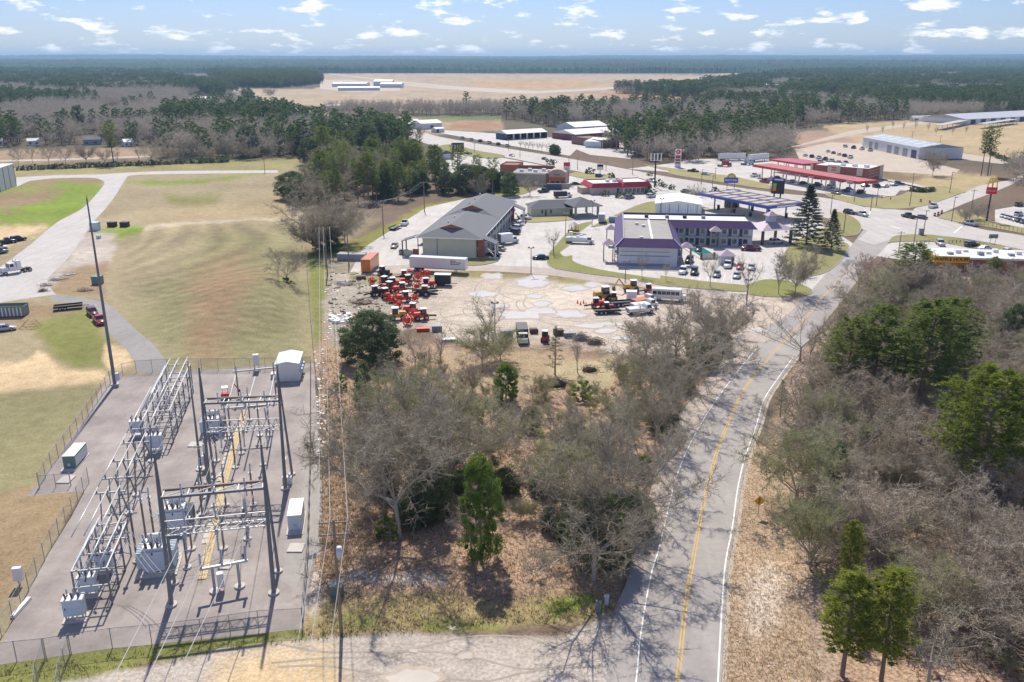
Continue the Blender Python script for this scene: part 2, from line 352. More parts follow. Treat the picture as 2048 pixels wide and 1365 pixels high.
m = bpy.data.materials.new('ground_cover'); m.use_nodes = True; t = m.node_tree; b = t.nodes['Principled BSDF']
at = t.nodes.new('ShaderNodeAttribute'); at.attribute_name = 'cover'; ge = t.nodes.new('ShaderNodeNewGeometry'); pos = ge.outputs['Position']
n1 = ramp_noise(t, pos, 2.6, 4, .7); n2 = ramp_noise(t, pos, .42, 5, .65); n3 = ramp_noise(t, pos, .012, 4, .6)
spk = nmath(t, 'MULTIPLY', at.outputs['Alpha'], nmath(t, 'MULTIPLY', nmath(t, 'SUBTRACT', n1, .5), 3.6))
f = nmath(t, 'ADD', nmath(t, 'ADD', 1., spk), nmath(t, 'MULTIPLY', nmath(t, 'SUBTRACT', n2, .5), .9)); f = nmath(t, 'ADD', f, nmath(t, 'MULTIPLY', nmath(t, 'SUBTRACT', n3, .5), .5))
f = nmath(t, 'MAXIMUM', f, .3)
cc = nmix(t, 1., at.outputs['Color'], f, 'MULTIPLY'); t.links.new(cc, b.inputs['Base Color']); b.inputs['Roughness'].default_value = .95; b.inputs['Specular IOR Level'].default_value = .12
bp = t.nodes.new('ShaderNodeBump'); bp.inputs['Strength'].default_value = .5; bp.inputs['Distance'].default_value = .12; t.links.new(n1, bp.inputs['Height']); t.links.new(bp.outputs[0], b.inputs['Normal'])
me.materials.append(m)
ground = link('ground', me); tag(ground, kind='structure')
def gz(x, y): return 0.
# ---------------------------------------------------------------- paved sheets
def pavemat(name, c, patch=.22, crack=.5, sc=1.):
    m = bpy.data.materials.new(name); m.use_nodes = True; t = m.node_tree; b = t.nodes['Principled BSDF']; pos = t.nodes.new('ShaderNodeNewGeometry').outputs['Position']
    a1 = ramp_noise(t, pos, .09 * sc, 5, .62); a2 = ramp_noise(t, pos, 1.1 * sc, 4, .6); a3 = ramp_noise(t, pos, 14., 2)
    mp = t.nodes.new('ShaderNodeMapping'); mp.inputs['Scale'].default_value = (.55, .07, 1); mp.inputs['Rotation'].default_value = (0, 0, R(14)); t.links.new(pos, mp.inputs[0]); a4 = ramp_noise(t, mp.outputs[0], 1., 4)
    f = nmath(t, 'ADD', nmath(t, 'MULTIPLY', nmath(t, 'SUBTRACT', a1, .5), patch * 4), nmath(t, 'ADD', 1., nmath(t, 'MULTIPLY', nmath(t, 'SUBTRACT', a2, .5), .35)))
    f = nmath(t, 'ADD', f, nmath(t, 'MULTIPLY', nmath(t, 'SUBTRACT', a3, .5), .3)); f = nmath(t, 'ADD', f, nmath(t, 'MULTIPLY', nmath(t, 'SUBTRACT', a4, .5), .4))
    vo = t.nodes.new('ShaderNodeTexVoronoi'); vo.feature = 'DISTANCE_TO_EDGE'; vo.inputs['Scale'].default_value = .16
    wz = t.nodes.new('ShaderNodeVectorMath'); wz.operation = 'ADD'; nn = t.nodes.new('ShaderNodeTexNoise'); nn.inputs['Scale'].default_value = .5; t.links.new(pos, nn.inputs[0])
    ws = t.nodes.new('ShaderNodeVectorMath'); ws.operation = 'SCALE'; ws.inputs[3].default_value = 3.; t.links.new(nn.outputs[1], ws.inputs[0]); t.links.new(pos, wz.inputs[0]); t.links.new(ws.outputs[0], wz.inputs[1]); t.links.new(wz.outputs[0], vo.inputs['Vector'])
    ck = nmath(t, 'MULTIPLY', nmath(t, 'LESS_THAN', vo.outputs[0], .012), crack)
    cc = nmix(t, 1., (*c, 1), nmath(t, 'MAXIMUM', f, .2), 'MULTIPLY'); cc = nmix(t, ck, cc, (c[0] * .3, c[1] * .3, c[2] * .3))
    t.links.new(cc, b.inputs['Base Color']); b.inputs['Roughness'].default_value = .85; b.inputs['Specular IOR Level'].default_value = .3; MATS[name] = m; return m
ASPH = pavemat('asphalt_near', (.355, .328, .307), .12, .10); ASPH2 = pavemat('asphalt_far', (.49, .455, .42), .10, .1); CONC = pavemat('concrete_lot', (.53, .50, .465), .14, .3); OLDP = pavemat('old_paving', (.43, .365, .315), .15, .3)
DRIVE = pavemat('drive_asphalt', (.29, .275, .26), .08, .1); GRAV = pavemat('substation_gravel', (.325, .285, .262), .34, .0, 1.6); RUNW = pavemat('runway_paving', (.48, .40, .32), .05, 0)
def sheet(name, px, z, mat, step=0, parent=None):
    P_ = smooth_line(px, step) if step else px
    q = [G(u, v, z) for u, v in P_]; n = len(q)
    if sum(q[i].x * q[(i + 1) % n].y - q[(i + 1) % n].x * q[i].y for i in range(n)) < 0: q = q[::-1]
    o = MB().add(q, [tuple(range(n))]).build(name, mat, parent)
    if parent is None: tag(o, kind='structure')
    return o
def strip(name, left, right, z, mat, step=8, parent=None):
    a = smooth_line(left, step); b_ = smooth_line(right, step); n = len(a); k = len(b_)
    mb = MB(); qa = [G(u, v, z) for u, v in a]; qb = [G(*b_[round(i * (k - 1) / (n - 1))], z) for i in range(n)]
    mb.add(qa + qb, [(i, n + i, n + i + 1, i + 1) for i in range(n - 1)])
    o = mb.build(name, mat, parent)
    if parent is None: tag(o, kind='structure')
    return o
def line(name, px, wid, z, mat, parent, step=8, dash=None):
    "painted line of real width along a pixel path"
    q = [G(u, v, z) for u, v in smooth_line(px, step)]; mb = MB(); run = 0
    for i in range(len(q) - 1):
        d = (q[i + 1] - q[i]); ln = d.length
        if ln < 1e-4: continue
        d.normalize(); nrm = Vector((-d.y, d.x, 0)) * wid / 2
        if dash is None or (run % dash[0]) < dash[1]: mb.add([q[i] - nrm, q[i + 1] - nrm, q[i + 1] + nrm, q[i] + nrm], [(0, 1, 2, 3)])
        run += ln
    return mb.build(name, mat, parent)
CEN = [(1344,1440),(1355.5,1363),(1371,1212),(1388,1110),(1405,1018),(1431,914),(1461,836),(1485,785),(1512,747),(1540,714),(1590,660),(1628,616),(1662,576),(1703,528),(1745,482)]
LEFTW = [(1256,1440),(1272,1363),(1282,1264),(1302,1151),(1320,1090),(1343,990),(1368,914),(1409,836),(1447,780),(1484,732),(1512,699)]
RIGHTW = [(1434,1440),(1436,1363),(1444,1212),(1451,1127),(1465,1052),(1475,980),(1489,918),(1512,853),(1527,802),(1552,762),(1586,715),(1630,660),(1665,617),(1708,562),(1745,515),(1780,478)]
road = strip('road', [(1195,1440),(1212,1363),(1227,1230),(1251,1170),(1268,1110),(1300,1030),(1345,900),(1385,825),(1430,765),(1475,712),(1500,672),(1560,640),(1605,600),(1652,548),(1696,500),(1730,455)], [(u + 7, v) for u, v in RIGHTW], .012, ASPH)
WHITE = M('road_paint_white', (.78, .77, .74), .7, var=.35, scale=2.5, world=True); YEL = M('road_paint_yellow', (.62, .38, .06), .7, var=.3, scale=2.5, world=True); KERB = M('kerb_concrete', (.42, .40, .36), .85, var=.2, scale=1.2, world=True)
line('edge_line', LEFTW, .14, .022, WHITE, road); line('edge_line', [(u, v) for u, v in RIGHTW[:11]], .16, .022, WHITE, road)
line('centre_line', [(u - 1.0 - (v - 500) * .0028, v) for u, v in CEN[:12]], .13, .022, YEL, road); line('centre_line', [(u + 1.0 + (v - 500) * .0028, v) for u, v in CEN[:12]], .13, .022, YEL, road)
line('centre_line', CEN[11:14], .2, .022, YEL, road)
strip('road_shoulder', [(u + 8, v) for u, v in RIGHTW[:11]], [(u + 17 - (1365 - v) * .006, v) for u, v in RIGHTW[:11]], .006, M('shoulder_sand', (.45, .39, .31), .9, var=.2, scale=1.5, world=True))
strip('broken_shoulder', [(1262,1130),(1280,1060),(1328,890),(1366,822),(1412,758),(1458,702),(1486,655)], [(1290,1140),(1318,1075),(1376,890),(1416,820),(1456,765),(1498,715),(1545,672)], .018, OLDP)
sheet('road_patch', [(1683,532),(1693,519),(1712,521),(1706,533)], .02, M('asphalt_patch', (.19, .19, .2), .9, var=.1, world=True), parent=road)
# commercial paving, highway, junction
lots = sheet('parking_lot', [(700,545),(726,497),(853,415),(930,398),(1010,388),(1060,374),(1120,360),(1160,345),(1250,352),(1420,372),(1480,380),(1600,420),(1680,470),(1710,490),(1640,570),(1618,592),(1590,586),(1520,585),(1470,590),(1300,566),(1180,545),(1089,537),(940,530)], .006, CONC)
strip('lot_road', [(735,535),(850,528),(940,529),(1089,536),(1180,546),(1334,567),(1480,588)], [(700,552),(850,545),(942,542),(1078,549),(1232,568),(1334,582),(1490,606)], .012, OLDP)
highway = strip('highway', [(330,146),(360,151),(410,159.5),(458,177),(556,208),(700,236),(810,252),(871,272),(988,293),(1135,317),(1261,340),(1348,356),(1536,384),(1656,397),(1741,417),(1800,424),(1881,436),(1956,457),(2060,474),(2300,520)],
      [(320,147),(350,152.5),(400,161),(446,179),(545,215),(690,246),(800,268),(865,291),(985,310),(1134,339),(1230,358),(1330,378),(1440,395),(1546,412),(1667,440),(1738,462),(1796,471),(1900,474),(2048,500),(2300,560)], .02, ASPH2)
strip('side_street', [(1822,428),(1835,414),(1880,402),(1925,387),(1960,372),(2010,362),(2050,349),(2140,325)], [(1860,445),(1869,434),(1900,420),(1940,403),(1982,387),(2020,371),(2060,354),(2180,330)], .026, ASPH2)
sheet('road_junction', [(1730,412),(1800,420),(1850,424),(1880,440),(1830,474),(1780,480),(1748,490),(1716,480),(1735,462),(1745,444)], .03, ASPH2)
sheet('station_lot', [(1255,338),(1320,330),(1400,318),(1540,318),(1600,330),(1690,345),(1830,368),(1890,385),(1910,392),(1900,386),(1800,381),(1790,392),(1730,397),(1650,388),(1540,374),(1440,360),(1360,346)], .01, CONC)
sheet('dealer_lot', [(1590,300),(1660,285),(1730,288),(1860,325),(1920,340),(1900,352),(1800,345),(1680,338),(1600,322)], .008, pavemat('pale_gravel_lot', (.50, .42, .34), .08, 0))
sheet('cafe_lot', [(1770,490),(1800,481),(1900,486),(2060,512),(2200,540),(2200,560),(1960,545),(1860,520),(1800,520),(1750,512)], .008, CONC)
sheet('fastfood_lot', [(1990,420),(2060,408),(2200,400),(2200,470),(2060,460),(1990,446)], .008, CONC)
sheet('roadside_lot', [(840,258),(1000,268),(1110,276),(1160,292),(1140,312),(1000,288),(900,270)], .008, CONC)
sheet('church_lot', [(1110,282),(1180,280),(1280,290),(1260,318),(1180,310)], .012, CONC)
sheet('restaurant_lot', [(830,322),(920,306),(985,312),(1130,340),(1040,372),(900,345)], .01, CONC)
sheet('works_lot', [(1230,352),(1310,380),(1330,392),(1240,400),(1120,375),(1110,358)], .009, CONC)
for a_, b_, n_, e_ in [((1000,505),(1062,436),12,(22,2)), ((1018,520),(1080,446),8,(26,3)), ((1352,560),(1380,520),0,(14,2)), ((1366,562),(1510,566),9,(5,-16)), ((1385,528),(1390,530),0,(1,1)), ((750,500),(850,424),10,(-16,-2)), ((1600,380),(1720,398),0,(2,2)), ((2000,440),(2055,456),8,(6,-6)), ((1880,500),(2040,522),9,(8,-7))]:
    for k in range(n_): u, v = a_[0] + (b_[0] - a_[0]) * k / n_, a_[1] + (b_[1] - a_[1]) * k / n_; line('stall_line', [(u, v), (u + e_[0], v + e_[1])], .12, .021, WHITE, lots, 1)
line('centre_line', [(871,282),(988,302),(1135,328),(1261,350),(1440,377),(1560,398),(1700,428)], .25, .034, YEL, highway); line('centre_line', [(1890,455),(1980,470),(2060,487)], .25, .034, YEL, highway)
for k in ([(1700,420),(1790,436)], [(1905,466),(2060,494)], [(1905,448),(2060,480)]): line('lane_line', k, .14, .034, WHITE, highway, 12, (9, 3))
line('stop_line', [(1730,420),(1724,433)], .5, .036, WHITE, highway, 1); line('stop_line', [(1742,421),(1736,434)], .4, .036, WHITE, highway, 1); line('stop_line', [(1782,452),(1800,458)], .5, .036, WHITE, highway, 1); line('stop_line', [(1908,466),(1925,452)], .5, .036, WHITE, highway, 1)
# service road at the left and drive to the substation
sheet('service_road', smooth_line([(33,355),(110,351),(199,349),(249,346),(340,342.5),(556,341)], 6) + smooth_line([(556,346),(340,348.5),(266,351),(251,359),(232,390),(208,421),(185,447),(137,515),(96,560),(112,590)], 6) + [(60,596),(0,606),(-300,640),(-300,560)] + smooth_line([(0,535),(60,490),(113,446),(166,416),(200,380),(209,366),(199,359),(179,356),(110,357),(60,362)], 6) + [(33,374)], .006, pavemat('service_paving', (.50, .47, .44), .09, .15))
sheet('substation_drive', smooth_line([(100,603),(145,608),(178,617),(205,645),(219,668),(253,699),(270,726),(273,745)], 6) + smooth_line([(340,745),(331,723),(307,689),(273,661),(239,627),(219,610),(171,597),(109,590)], 6), .012, DRIVE)
sheet('substation_yard', [(206,772),(219,757),(330,742),(470,738),(560,728),(627,728),(641,935),(634,1100),(607,1258),(400,1280),(225,1297),(0,1330),(-150,1345),(0,1290),(26,1243),(73,1146),(104,1097),(145,1030),(168,985),(140,985),(52,993),(79,962),(103,930),(167,840)], .008, GRAV)
sheet('gravel_apron', [(615,925),(641,925),(648,1000),(640,1110),(612,1130),(590,1180),(560,1160),(600,1000)], .014, pavemat('pale_gravel', (.34, .315, .29), .1, 0, 1.5))
# airfield
strip('runway', [(655,146.5),(760,158),(900,172),(1072,182)], [(660,148.5),(760,161),(900,176),(1075,187)], .05, RUNW)
strip('taxiway', [(790,166),(860,173),(960,180),(1060,185)], [(790,169),(860,176.5),(960,183.5),(1060,188.5)], .06, RUNW)
strip('runway', [(1060,183),(1200,176),(1330,164.5),(1420,154),(1500,147)], [(1062,188),(1210,180),(1340,167.5),(1430,156),(1508,148.5)], .07, RUNW)
sheet('apron', [(640,160),(700,160),(760,165),(800,172),(800,182),(700,184),(640,178)], .04, RUNW)
sheet('country_road', [(-300,326),(100,318.5),(300,311.5),(300,314.5),(100,322),(-300,330)], .03, RUNW)
sheet('farm_track', [(1560,300),(1700,262),(1830,245),(1880,240),(1880,244),(1830,250),(1720,268)], .03, RUNW)
sheet('depot_drive', [(1780,290),(1880,300),(2000,318),(2200,322),(2200,332),(2000,328),(1860,312)], .03, RUNW)
# ---------------------------------------------------------------- kerbed grass verges
def vergemat(name, c1, c2):
    m = bpy.data.materials.new(name); m.use_nodes = True; t = m.node_tree; b = t.nodes['Principled BSDF']; pos = t.nodes.new('ShaderNodeNewGeometry').outputs['Position']
    a = ramp_noise(t, pos, .12, 5, .6); a2 = ramp_noise(t, pos, 2.2, 4, .7)
    cc = nmix(t, nmath(t, 'MULTIPLY', nmath(t, 'SUBTRACT', a, .3), 2.4, True), (*c1, 1), (*c2, 1)); cc = nmix(t, 1., cc, nmath(t, 'ADD', .55, nmath(t, 'MULTIPLY', a2, .9)), 'MULTIPLY')
    t.links.new(cc, b.inputs['Base Color']); b.inputs['Roughness'].default_value = .95; b.inputs['Specular IOR Level'].default_value = .1; return m
VG = vergemat('verge_grass', (.235, .235, .09), (.30, .265, .135)); VD = vergemat('verge_dry_grass', (.37, .32, .165), (.28, .265, .11)); VB = vergemat('verge_fresh_grass', (.205, .23, .07), (.28, .26, .11))
VN = [0]
def verge(px, mat, step=5, h=.14):
    VN[0] += 1; h += .004 * VN[0]
    P_ = smooth_line(px + [px[0]], step)[:-1] if step else px
    q = [G(u, v) for u, v in P_]; n = len(q); c = sum(q, Vector()) / n
    r = tag(MB().prism([(p.x, p.y) for p in q], 0, h).build('kerb', KERB), kind='structure')
    ins = []
    for i, p in enumerate(q):
        d = (q[(i + 1) % n] - q[i - 1]).normalized(); nn = Vector((-d.y, d.x, 0))
        ar = sum(q[k].x * q[(k + 1) % n].y - q[(k + 1) % n].x * q[k].y for k in range(n))
        ins.append(p + nn * (.22 if ar > 0 else -.22))
    g_ = MB().prism([(p.x, p.y) for p in ins], h * .5, h + .03).build('grass_verge', mat, r); return r
verge([(1098,506),(1130,470),(1150,452),(1185,445),(1160,465),(1140,490),(1122,505),(1130,514),(1145,512),(1150,525),(1200,540),(1300,556),(1340,562),(1340,574),(1250,558),(1150,545),(1096,532)], VB)
verge([(1180,455),(1270,413),(1312,405),(1312,430),(1285,440),(1262,455),(1235,445),(1205,452)], VG)
verge([(1320,552),(1420,565),(1520,575),(1530,585),(1440,582),(1330,570)], VG)
verge([(1490,572),(1530,560),(1590,566),(1626,582),(1610,592),(1560,595),(1500,590)], VB)
verge([(1560,530),(1580,490),(1630,470),(1690,486),(1697,500),(1672,532),(1640,550),(1590,552)], VG)
verge([(1628,462),(1655,452),(1665,425),(1700,432),(1722,450),(1715,470),(1680,474),(1650,470)], VG)
verge([(1460,352),(1348,343),(1346,350),(1420,362),(1535,379),(1536,370)], VD)
verge([(1650,386),(1730,398),(1795,393),(1830,379),(1885,374),(1930,384),(1915,390),(1850,412),(1790,419),(1720,412),(1660,395)], VD)
verge([(1876,437),(1890,428),(1925,420),(1945,428),(1990,445),(2060,460),(2060,470),(1990,458),(1925,447)], VD)
verge([(1775,487),(1790,473),(1850,470),(1900,476),(2000,492),(2060,505),(2060,516),(1960,500),(1880,486),(1810,484)], VG)
verge([(862,527),(950,532),(995,524),(985,519),(950,518),(870,518)], VG)
verge([(1045,436),(1140,432),(1150,440),(1060,446)], VD)
verge([(868,296),(900,290),(960,303),(1010,312),(985,318),(930,312)], VG)
verge([(1150,345),(1230,352),(1190,360),(1140,352)], VD)
verge([(985,382),(1040,370),(1075,374),(1050,388),(1000,396)], VB)
verge([(1285,330),(1350,338),(1430,348),(1350,344)], VD)
# ---------------------------------------------------------------- vegetation
def P2(x, y, z=0.):
    "world -> photo pixel"
    dz_ = z - H; f_ = y * cp - dz_ * sp; u_ = y * sp + dz_ * cp
    return 1024 + F * x / f_, 682.5 - F * u_ / f_
BARK = M('bark_grey', (.40, .365, .31), .9, var=.3, scale=3); BARKP = M('bark_pine', (.24, .18, .14), .9, var=.3, scale=3)
TWG = leafmat('twigs_grey', (.285, .245, .18), (.48, .43, .34), .3); TWM = leafmat('twigs_mauve', (.335, .275, .205), (.55, .475, .385), .3); TWV = leafmat('twigs_mossy', (.25, .26, .125), (.46, .445, .26), .35)
NEED = leafmat('pine_needles', (.125, .185, .04), (.29, .335, .07), .5); NEEDY = leafmat('pine_needles_yellow_green', (.20, .26, .035), (.40, .42, .065), .5)  # second needle colour: a brighter yellow-green for some of the pines
LEAFD = leafmat('evergreen_leaves', (.085, .135, .055), (.20, .25, .11), .4); LEAFB = leafmat('holly_leaves', (.12, .20, .035), (.25, .34, .06), .45); CEDAR = leafmat('cedar_needles', (.075, .105, .07), (.13, .16, .10), .25)
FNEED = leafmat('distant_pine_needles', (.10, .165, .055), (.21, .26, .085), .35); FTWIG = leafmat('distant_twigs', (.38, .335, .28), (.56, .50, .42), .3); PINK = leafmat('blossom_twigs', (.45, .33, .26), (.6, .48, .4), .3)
def rv(r_): 
    while 1:
        v = Vector((r_.uniform(-1, 1), r_.uniform(-1, 1), r_.uniform(-1, 1)))
        if .05 < v.length < 1: return v.normalized()
def bare_meshes(key, seed, h, spread, nl, nb, ntw, ntl, trunkfrac=.3, twr=.016, tmat=None, lw=.45):
    r_ = random.Random(seed); tr = MB(); cr = MB()
    def rib(a, b, w_): 
        d = (b - a); s_ = d.cross(rv(r_)); 
        if s_.length < 1e-5: return
        s_ = s_.normalized() * w_; k = len(cr.v); cr.v += [tuple(a - s_), tuple(a + s_), tuple(b)]; cr.f.append((k, k + 1, k + 2))
    th = h * trunkfrac; lean = Vector((r_.uniform(-.1, .1), r_.uniform(-.1, .1), 1)).normalized(); r0 = h * .0095 + .025
    top = lean * th; tr.tube((0, 0, -.2), lean * th * .5, r0 * 1.25, r0, 6); tr.tube(lean * th * .5, top, r0, r0 * .85, 6)
    ph = r_.uniform(0, 6)
    for i in range(nl):
        a = ph + i * 2.4 + r_.uniform(-.4, .4); up = r_.uniform(.5, 1.5) if i else 2.5
        d = Vector((math.cos(a), math.sin(a), up)).normalized(); ln = (h - th) * r_.uniform(.75, 1.05) * (1 if i == 0 else .95)
        p = lean * th * r_.uniform(.62, 1); rr = r0 * r_.uniform(.42, .62); pts = [p]; k = 4
        for s_ in range(k):
            d = (d + rv(r_) * .22 + Vector((0, 0, .10))).normalized(); d.x *= spread ** .15; d.y *= spread ** .15
            q = p + Vector((d.x * spread, d.y * spread, d.z)) * ln / k; tr.tube(p, q, rr * (1 - .2 * s_), rr * (.8 - .2 * s_) + .01, 5, cap=False); p = q; pts.append(q)
        for j in range(nb):
            t_ = r_.uniform(.22, 1) * k * .999; si = int(t_); bp_ = pts[si].lerp(pts[si + 1], t_ - si); ax = (pts[si + 1] - pts[si]).normalized()
            bd = (ax * .55 + rv(r_) * .85 + Vector((0, 0, .22))).normalized(); bl = ln * r_.uniform(.22, lw) * (1.2 - .5 * t_ / k); b0 = bp_; bpts = [b0]
            for s_ in range(3):
                bd = (bd + rv(r_) * .25 + Vector((0, 0, .06))).normalized(); b1 = b0 + bd * bl / 3; cr.tube(b0, b1, rr * .26 * (1 - .28 * s_) + .008, rr * .26 * (.72 - .28 * s_) + .007, 3, cap=False); b0 = b1; bpts.append(b1)
            for m_ in range(ntw):
                t2 = r_.uniform(.1, 1) * 2.999; s2 = int(t2); q0 = bpts[s2].lerp(bpts[s2 + 1], t2 - s2); td = (bd * .5 + rv(r_) + Vector((0, 0, .25))).normalized(); tl = bl * r_.uniform(.22, .5); q1 = q0 + td * tl
                rib(q0, q1, twr)
                for x_ in range(ntl): s3 = q0.lerp(q1, r_.uniform(.2, .9)); rib(s3, s3 + (td * .6 + rv(r_)).normalized() * tl * r_.uniform(.3, .65), twr * .62)
    return tr.mesh(key + '_trunk', BARK), cr.mesh(key + '_crown', tmat or TWG)
def pine_meshes(key, seed, h, w_, base, nlimb, npuff, nblade, bl=.42, bw=.035, mat=None, shape='round', bark=None, puffr=.35):
    r_ = random.Random(seed); tr = MB(); cr = MB(); r0 = h * .013 + .06
    kx, ky = r_.uniform(-.03, .03), r_.uniform(-.03, .03); ax = lambda z: Vector((kx * z, ky * z, z))
    for i in range(5): tr.tube(ax(h * i / 5 - (.2 if i == 0 else 0)), ax(h * (i + 1) / 5), r0 * (1 - .17 * i), r0 * (1 - .17 * (i + 1)), 6, cap=False)
    for i in range(nlimb):
        t_ = (i + r_.random()) / nlimb; z = h * (base + (1 - base) * t_)
        if shape == 'round': wid = w_ * math.sqrt(max(.04, 1 - (2 * t_ - .75) ** 2 / 1.6)) * r_.uniform(.6, 1.1)
        elif shape == 'cone': wid = w_ * (1.02 - t_) * r_.uniform(.75, 1.1) + .25
        else: wid = w_ * (.45 + .9 * t_ - .7 * t_ ** 4) * r_.uniform(.5, 1.1)
        a = i * 2.399 + r_.uniform(-.4, .4); rise = {'round': .32, 'cone': .02, 'flat': .35}[shape] + r_.uniform(-.12, .2); p0 = ax(z - wid * rise * .5); p1 = p0 + Vector((math.cos(a) * wid, math.sin(a) * wid, wid * rise))
        tr.tube(p0, p1, r0 * .28 * (1.1 - t_ * .6), .015, 3, cap=False)
        for j in range(npuff):
            f_ = r_.uniform(.3, 1.03) ** .8; c = p0.lerp(p1, f_) + rv(r_) * puffr * wid ** .5 * (.4 + .6 * f_) * (Vector((1, 1, .45)) if shape == 'cone' else Vector((1, 1, .8))).length * .62
            if shape == 'cone': c.z = p0.lerp(p1, f_).z + r_.uniform(-.12, .1)
            for b_ in range(nblade):
                d = rv(r_); d.z = d.z * .6 + .25; e = c + d * bl * r_.uniform(.6, 1.2); s_ = d.cross(rv(r_)); s_ = s_.normalized() * bw; k = len(cr.v)
                cr.v += [tuple(c - s_), tuple(c + s_), tuple(e)]; cr.f.append((k, k + 1, k + 2))
    return tr.mesh(key + '_trunk', bark or BARKP), cr.mesh(key + '_crown', mat or NEED)
def leafy_meshes(key, seed, h, w_, nclump, nleaf, ls, mat, z0=.08, trunk=.5):
    r_ = random.Random(seed); tr = MB(); cr = MB(); r0 = h * .015 + .05
    tr.tube((0, 0, -.2), (0, 0, h * trunk), r0 * 1.2, r0 * .6, 6)
    for i in range(nclump):
        t_ = r_.random(); z = h * (z0 + (1 - z0) * t_); rad = w_ * math.sqrt(max(.05, 1 - (2 * t_ - .7) ** 2 / 1.8)) * math.sqrt(r_.uniform(.15, 1)); a = r_.uniform(0, 6.283); c = Vector((math.cos(a) * rad, math.sin(a) * rad, z)); cs = w_ * r_.uniform(.09, .24)
        if i < 14: tr.tube((0, 0, min(z * .7, h * trunk)), c, r0 * .35, .02, 3, cap=False)
        for j in range(nleaf):
            d = rv(r_); p = c + Vector((d.x, d.y, d.z * .75)) * cs * r_.uniform(.55, 1.1); n_ = (d + rv(r_) * .8).normalized(); e1 = n_.cross(rv(r_)).normalized() * ls * r_.uniform(.6, 1.3); e2 = n_.cross(e1).normalized() * ls * .55; k = len(cr.v)
            cr.v += [tuple(p - e1), tuple(p + e2), tuple(p + e1 * 1.1 - e2 * .3)]; cr.f.append((k, k + 1, k + 2))
    return tr.mesh(key + '_trunk', BARK), cr.mesh(key + '_crown', mat)
TM = {}
for i in range(5): TM['bare%d' % i] = (12.0, bare_meshes('bare%d' % i, 40 + i, 12., 1.0 + .08 * i, 9, 13, 18, 6, .28, .020))
for i in range(4): TM['mauve%d' % i] = (9.0, bare_meshes('mauve%d' % i, 140 + i, 9., 1.0, 9, 12, 15, 4, .2, .028, tmat=TWM))
for i in range(3): TM['mossy%d' % i] = (9.0, bare_meshes('mossy%d' % i, 240 + i, 9., .95, 9, 12, 18, 6, .16, .026, tmat=TWV))
TM['sparse0'] = (10.0, bare_meshes('sparse0', 71, 10., 1.25, 9, 10, 11, 4, .22, .016)); TM['sparse1'] = (9.0, bare_meshes('sparse1', 72, 9., .8, 7, 9, 10, 4, .32, .016))
TM['round0'] = (11.0, bare_meshes('round0', 75, 11., 1.25, 14, 14, 18, 6, .2, .024)); TM['slim0'] = (11.0, bare_meshes('slim0', 76, 11., .45, 7, 10, 10, 4, .3, .016))
TM['pink0'] = (7.0, bare_meshes('pink0', 79, 7., 1.2, 9, 12, 14, 5, .15, .04, tmat=PINK))
for i in range(3): TM['pine%d' % i] = (16.0, pine_meshes('pine%d' % i, 300 + i, 16., 3.8, .36, 70, 15, 16, .5, .05))
for i in range(2): TM['ypine%d' % i] = (14.0, pine_meshes('ypine%d' % i, 320 + i, 14., 2.7, .26, 64, 13, 18, .5, .05, NEEDY))
TM['bigpine'] = (16.0, pine_meshes('bigpine', 331, 16., 6.0, .28, 100, 24, 16, .52, .055, NEEDY)); TM['tallpine0'] = (20.0, pine_meshes('tallpine0', 341, 20., 4.0, .5, 50, 11, 14, .6, .055, NEED, 'flat')); TM['tallpine1'] = (20.0, pine_meshes('tallpine1', 342, 20., 4.6, .42, 52, 11, 14, .6, .055, NEED, 'flat'))
TM['cedar'] = (17.0, pine_meshes('cedar', 351, 17., 6.6, .07, 130, 18, 10, .6, .07, CEDAR, 'cone')); TM['youngpine'] = (8.0, pine_meshes('youngpine', 361, 8., 1.7, .15, 40, 7, 10, .3, .025, LEAFD, 'cone'))
TM['holly0'] = (8.0, leafy_meshes('holly0', 401, 8., 2.7, 200, 150, .115, LEAFB)); TM['oak0'] = (8.0, leafy_meshes('oak0', 402, 8., 4.0, 240, 150, .14, LEAFD)); TM['oak1'] = (11.0, leafy_meshes('oak1', 403, 11., 4.2, 210, 70, .24, LEAFD)); TM['bush0'] = (1.4, leafy_meshes('bush0', 404, 1.4, 1.0, 26, 60, .12, LEAFD)); TM['bush1'] = (2.2, leafy_meshes('bush1', 405, 2.2, 1.3, 30, 60, .14, LEAFB))
for i in range(2): TM['shrub%d' % i] = (3.2, bare_meshes('shrub%d' % i, 500 + i, 3.2, 1.3, 12, 7, 9, 3, .06, .026, TWM))
def tree(kind, u, v, h, label, cat='tree', group=None, wide=1., name=None, rz=None, at=None):
    h0, (tm, cm_) = TM[kind]; p = at if at is not None else G(u, v); s_ = h / h0
    nm = name or {'pine': 'pine_tree', 'ypin': 'pine_tree', 'bigp': 'pine_tree', 'tall': 'pine_tree', 'youn': 'pine_tree', 'ceda': 'cedar_tree', 'bush': 'bush', 'shru': 'shrub', 'holl': 'holly_tree', 'oak0': 'evergreen_tree', 'oak1': 'evergreen_tree'}.get(kind[:4], 'bare_tree')
    o = thing(nm, label, cat, p, random.uniform(0, 6.28) if rz is None else rz, group); o.scale = (s_ * wide, s_ * wide, s_)
    link('trunk', tm, o); link('crown', cm_, o); return o
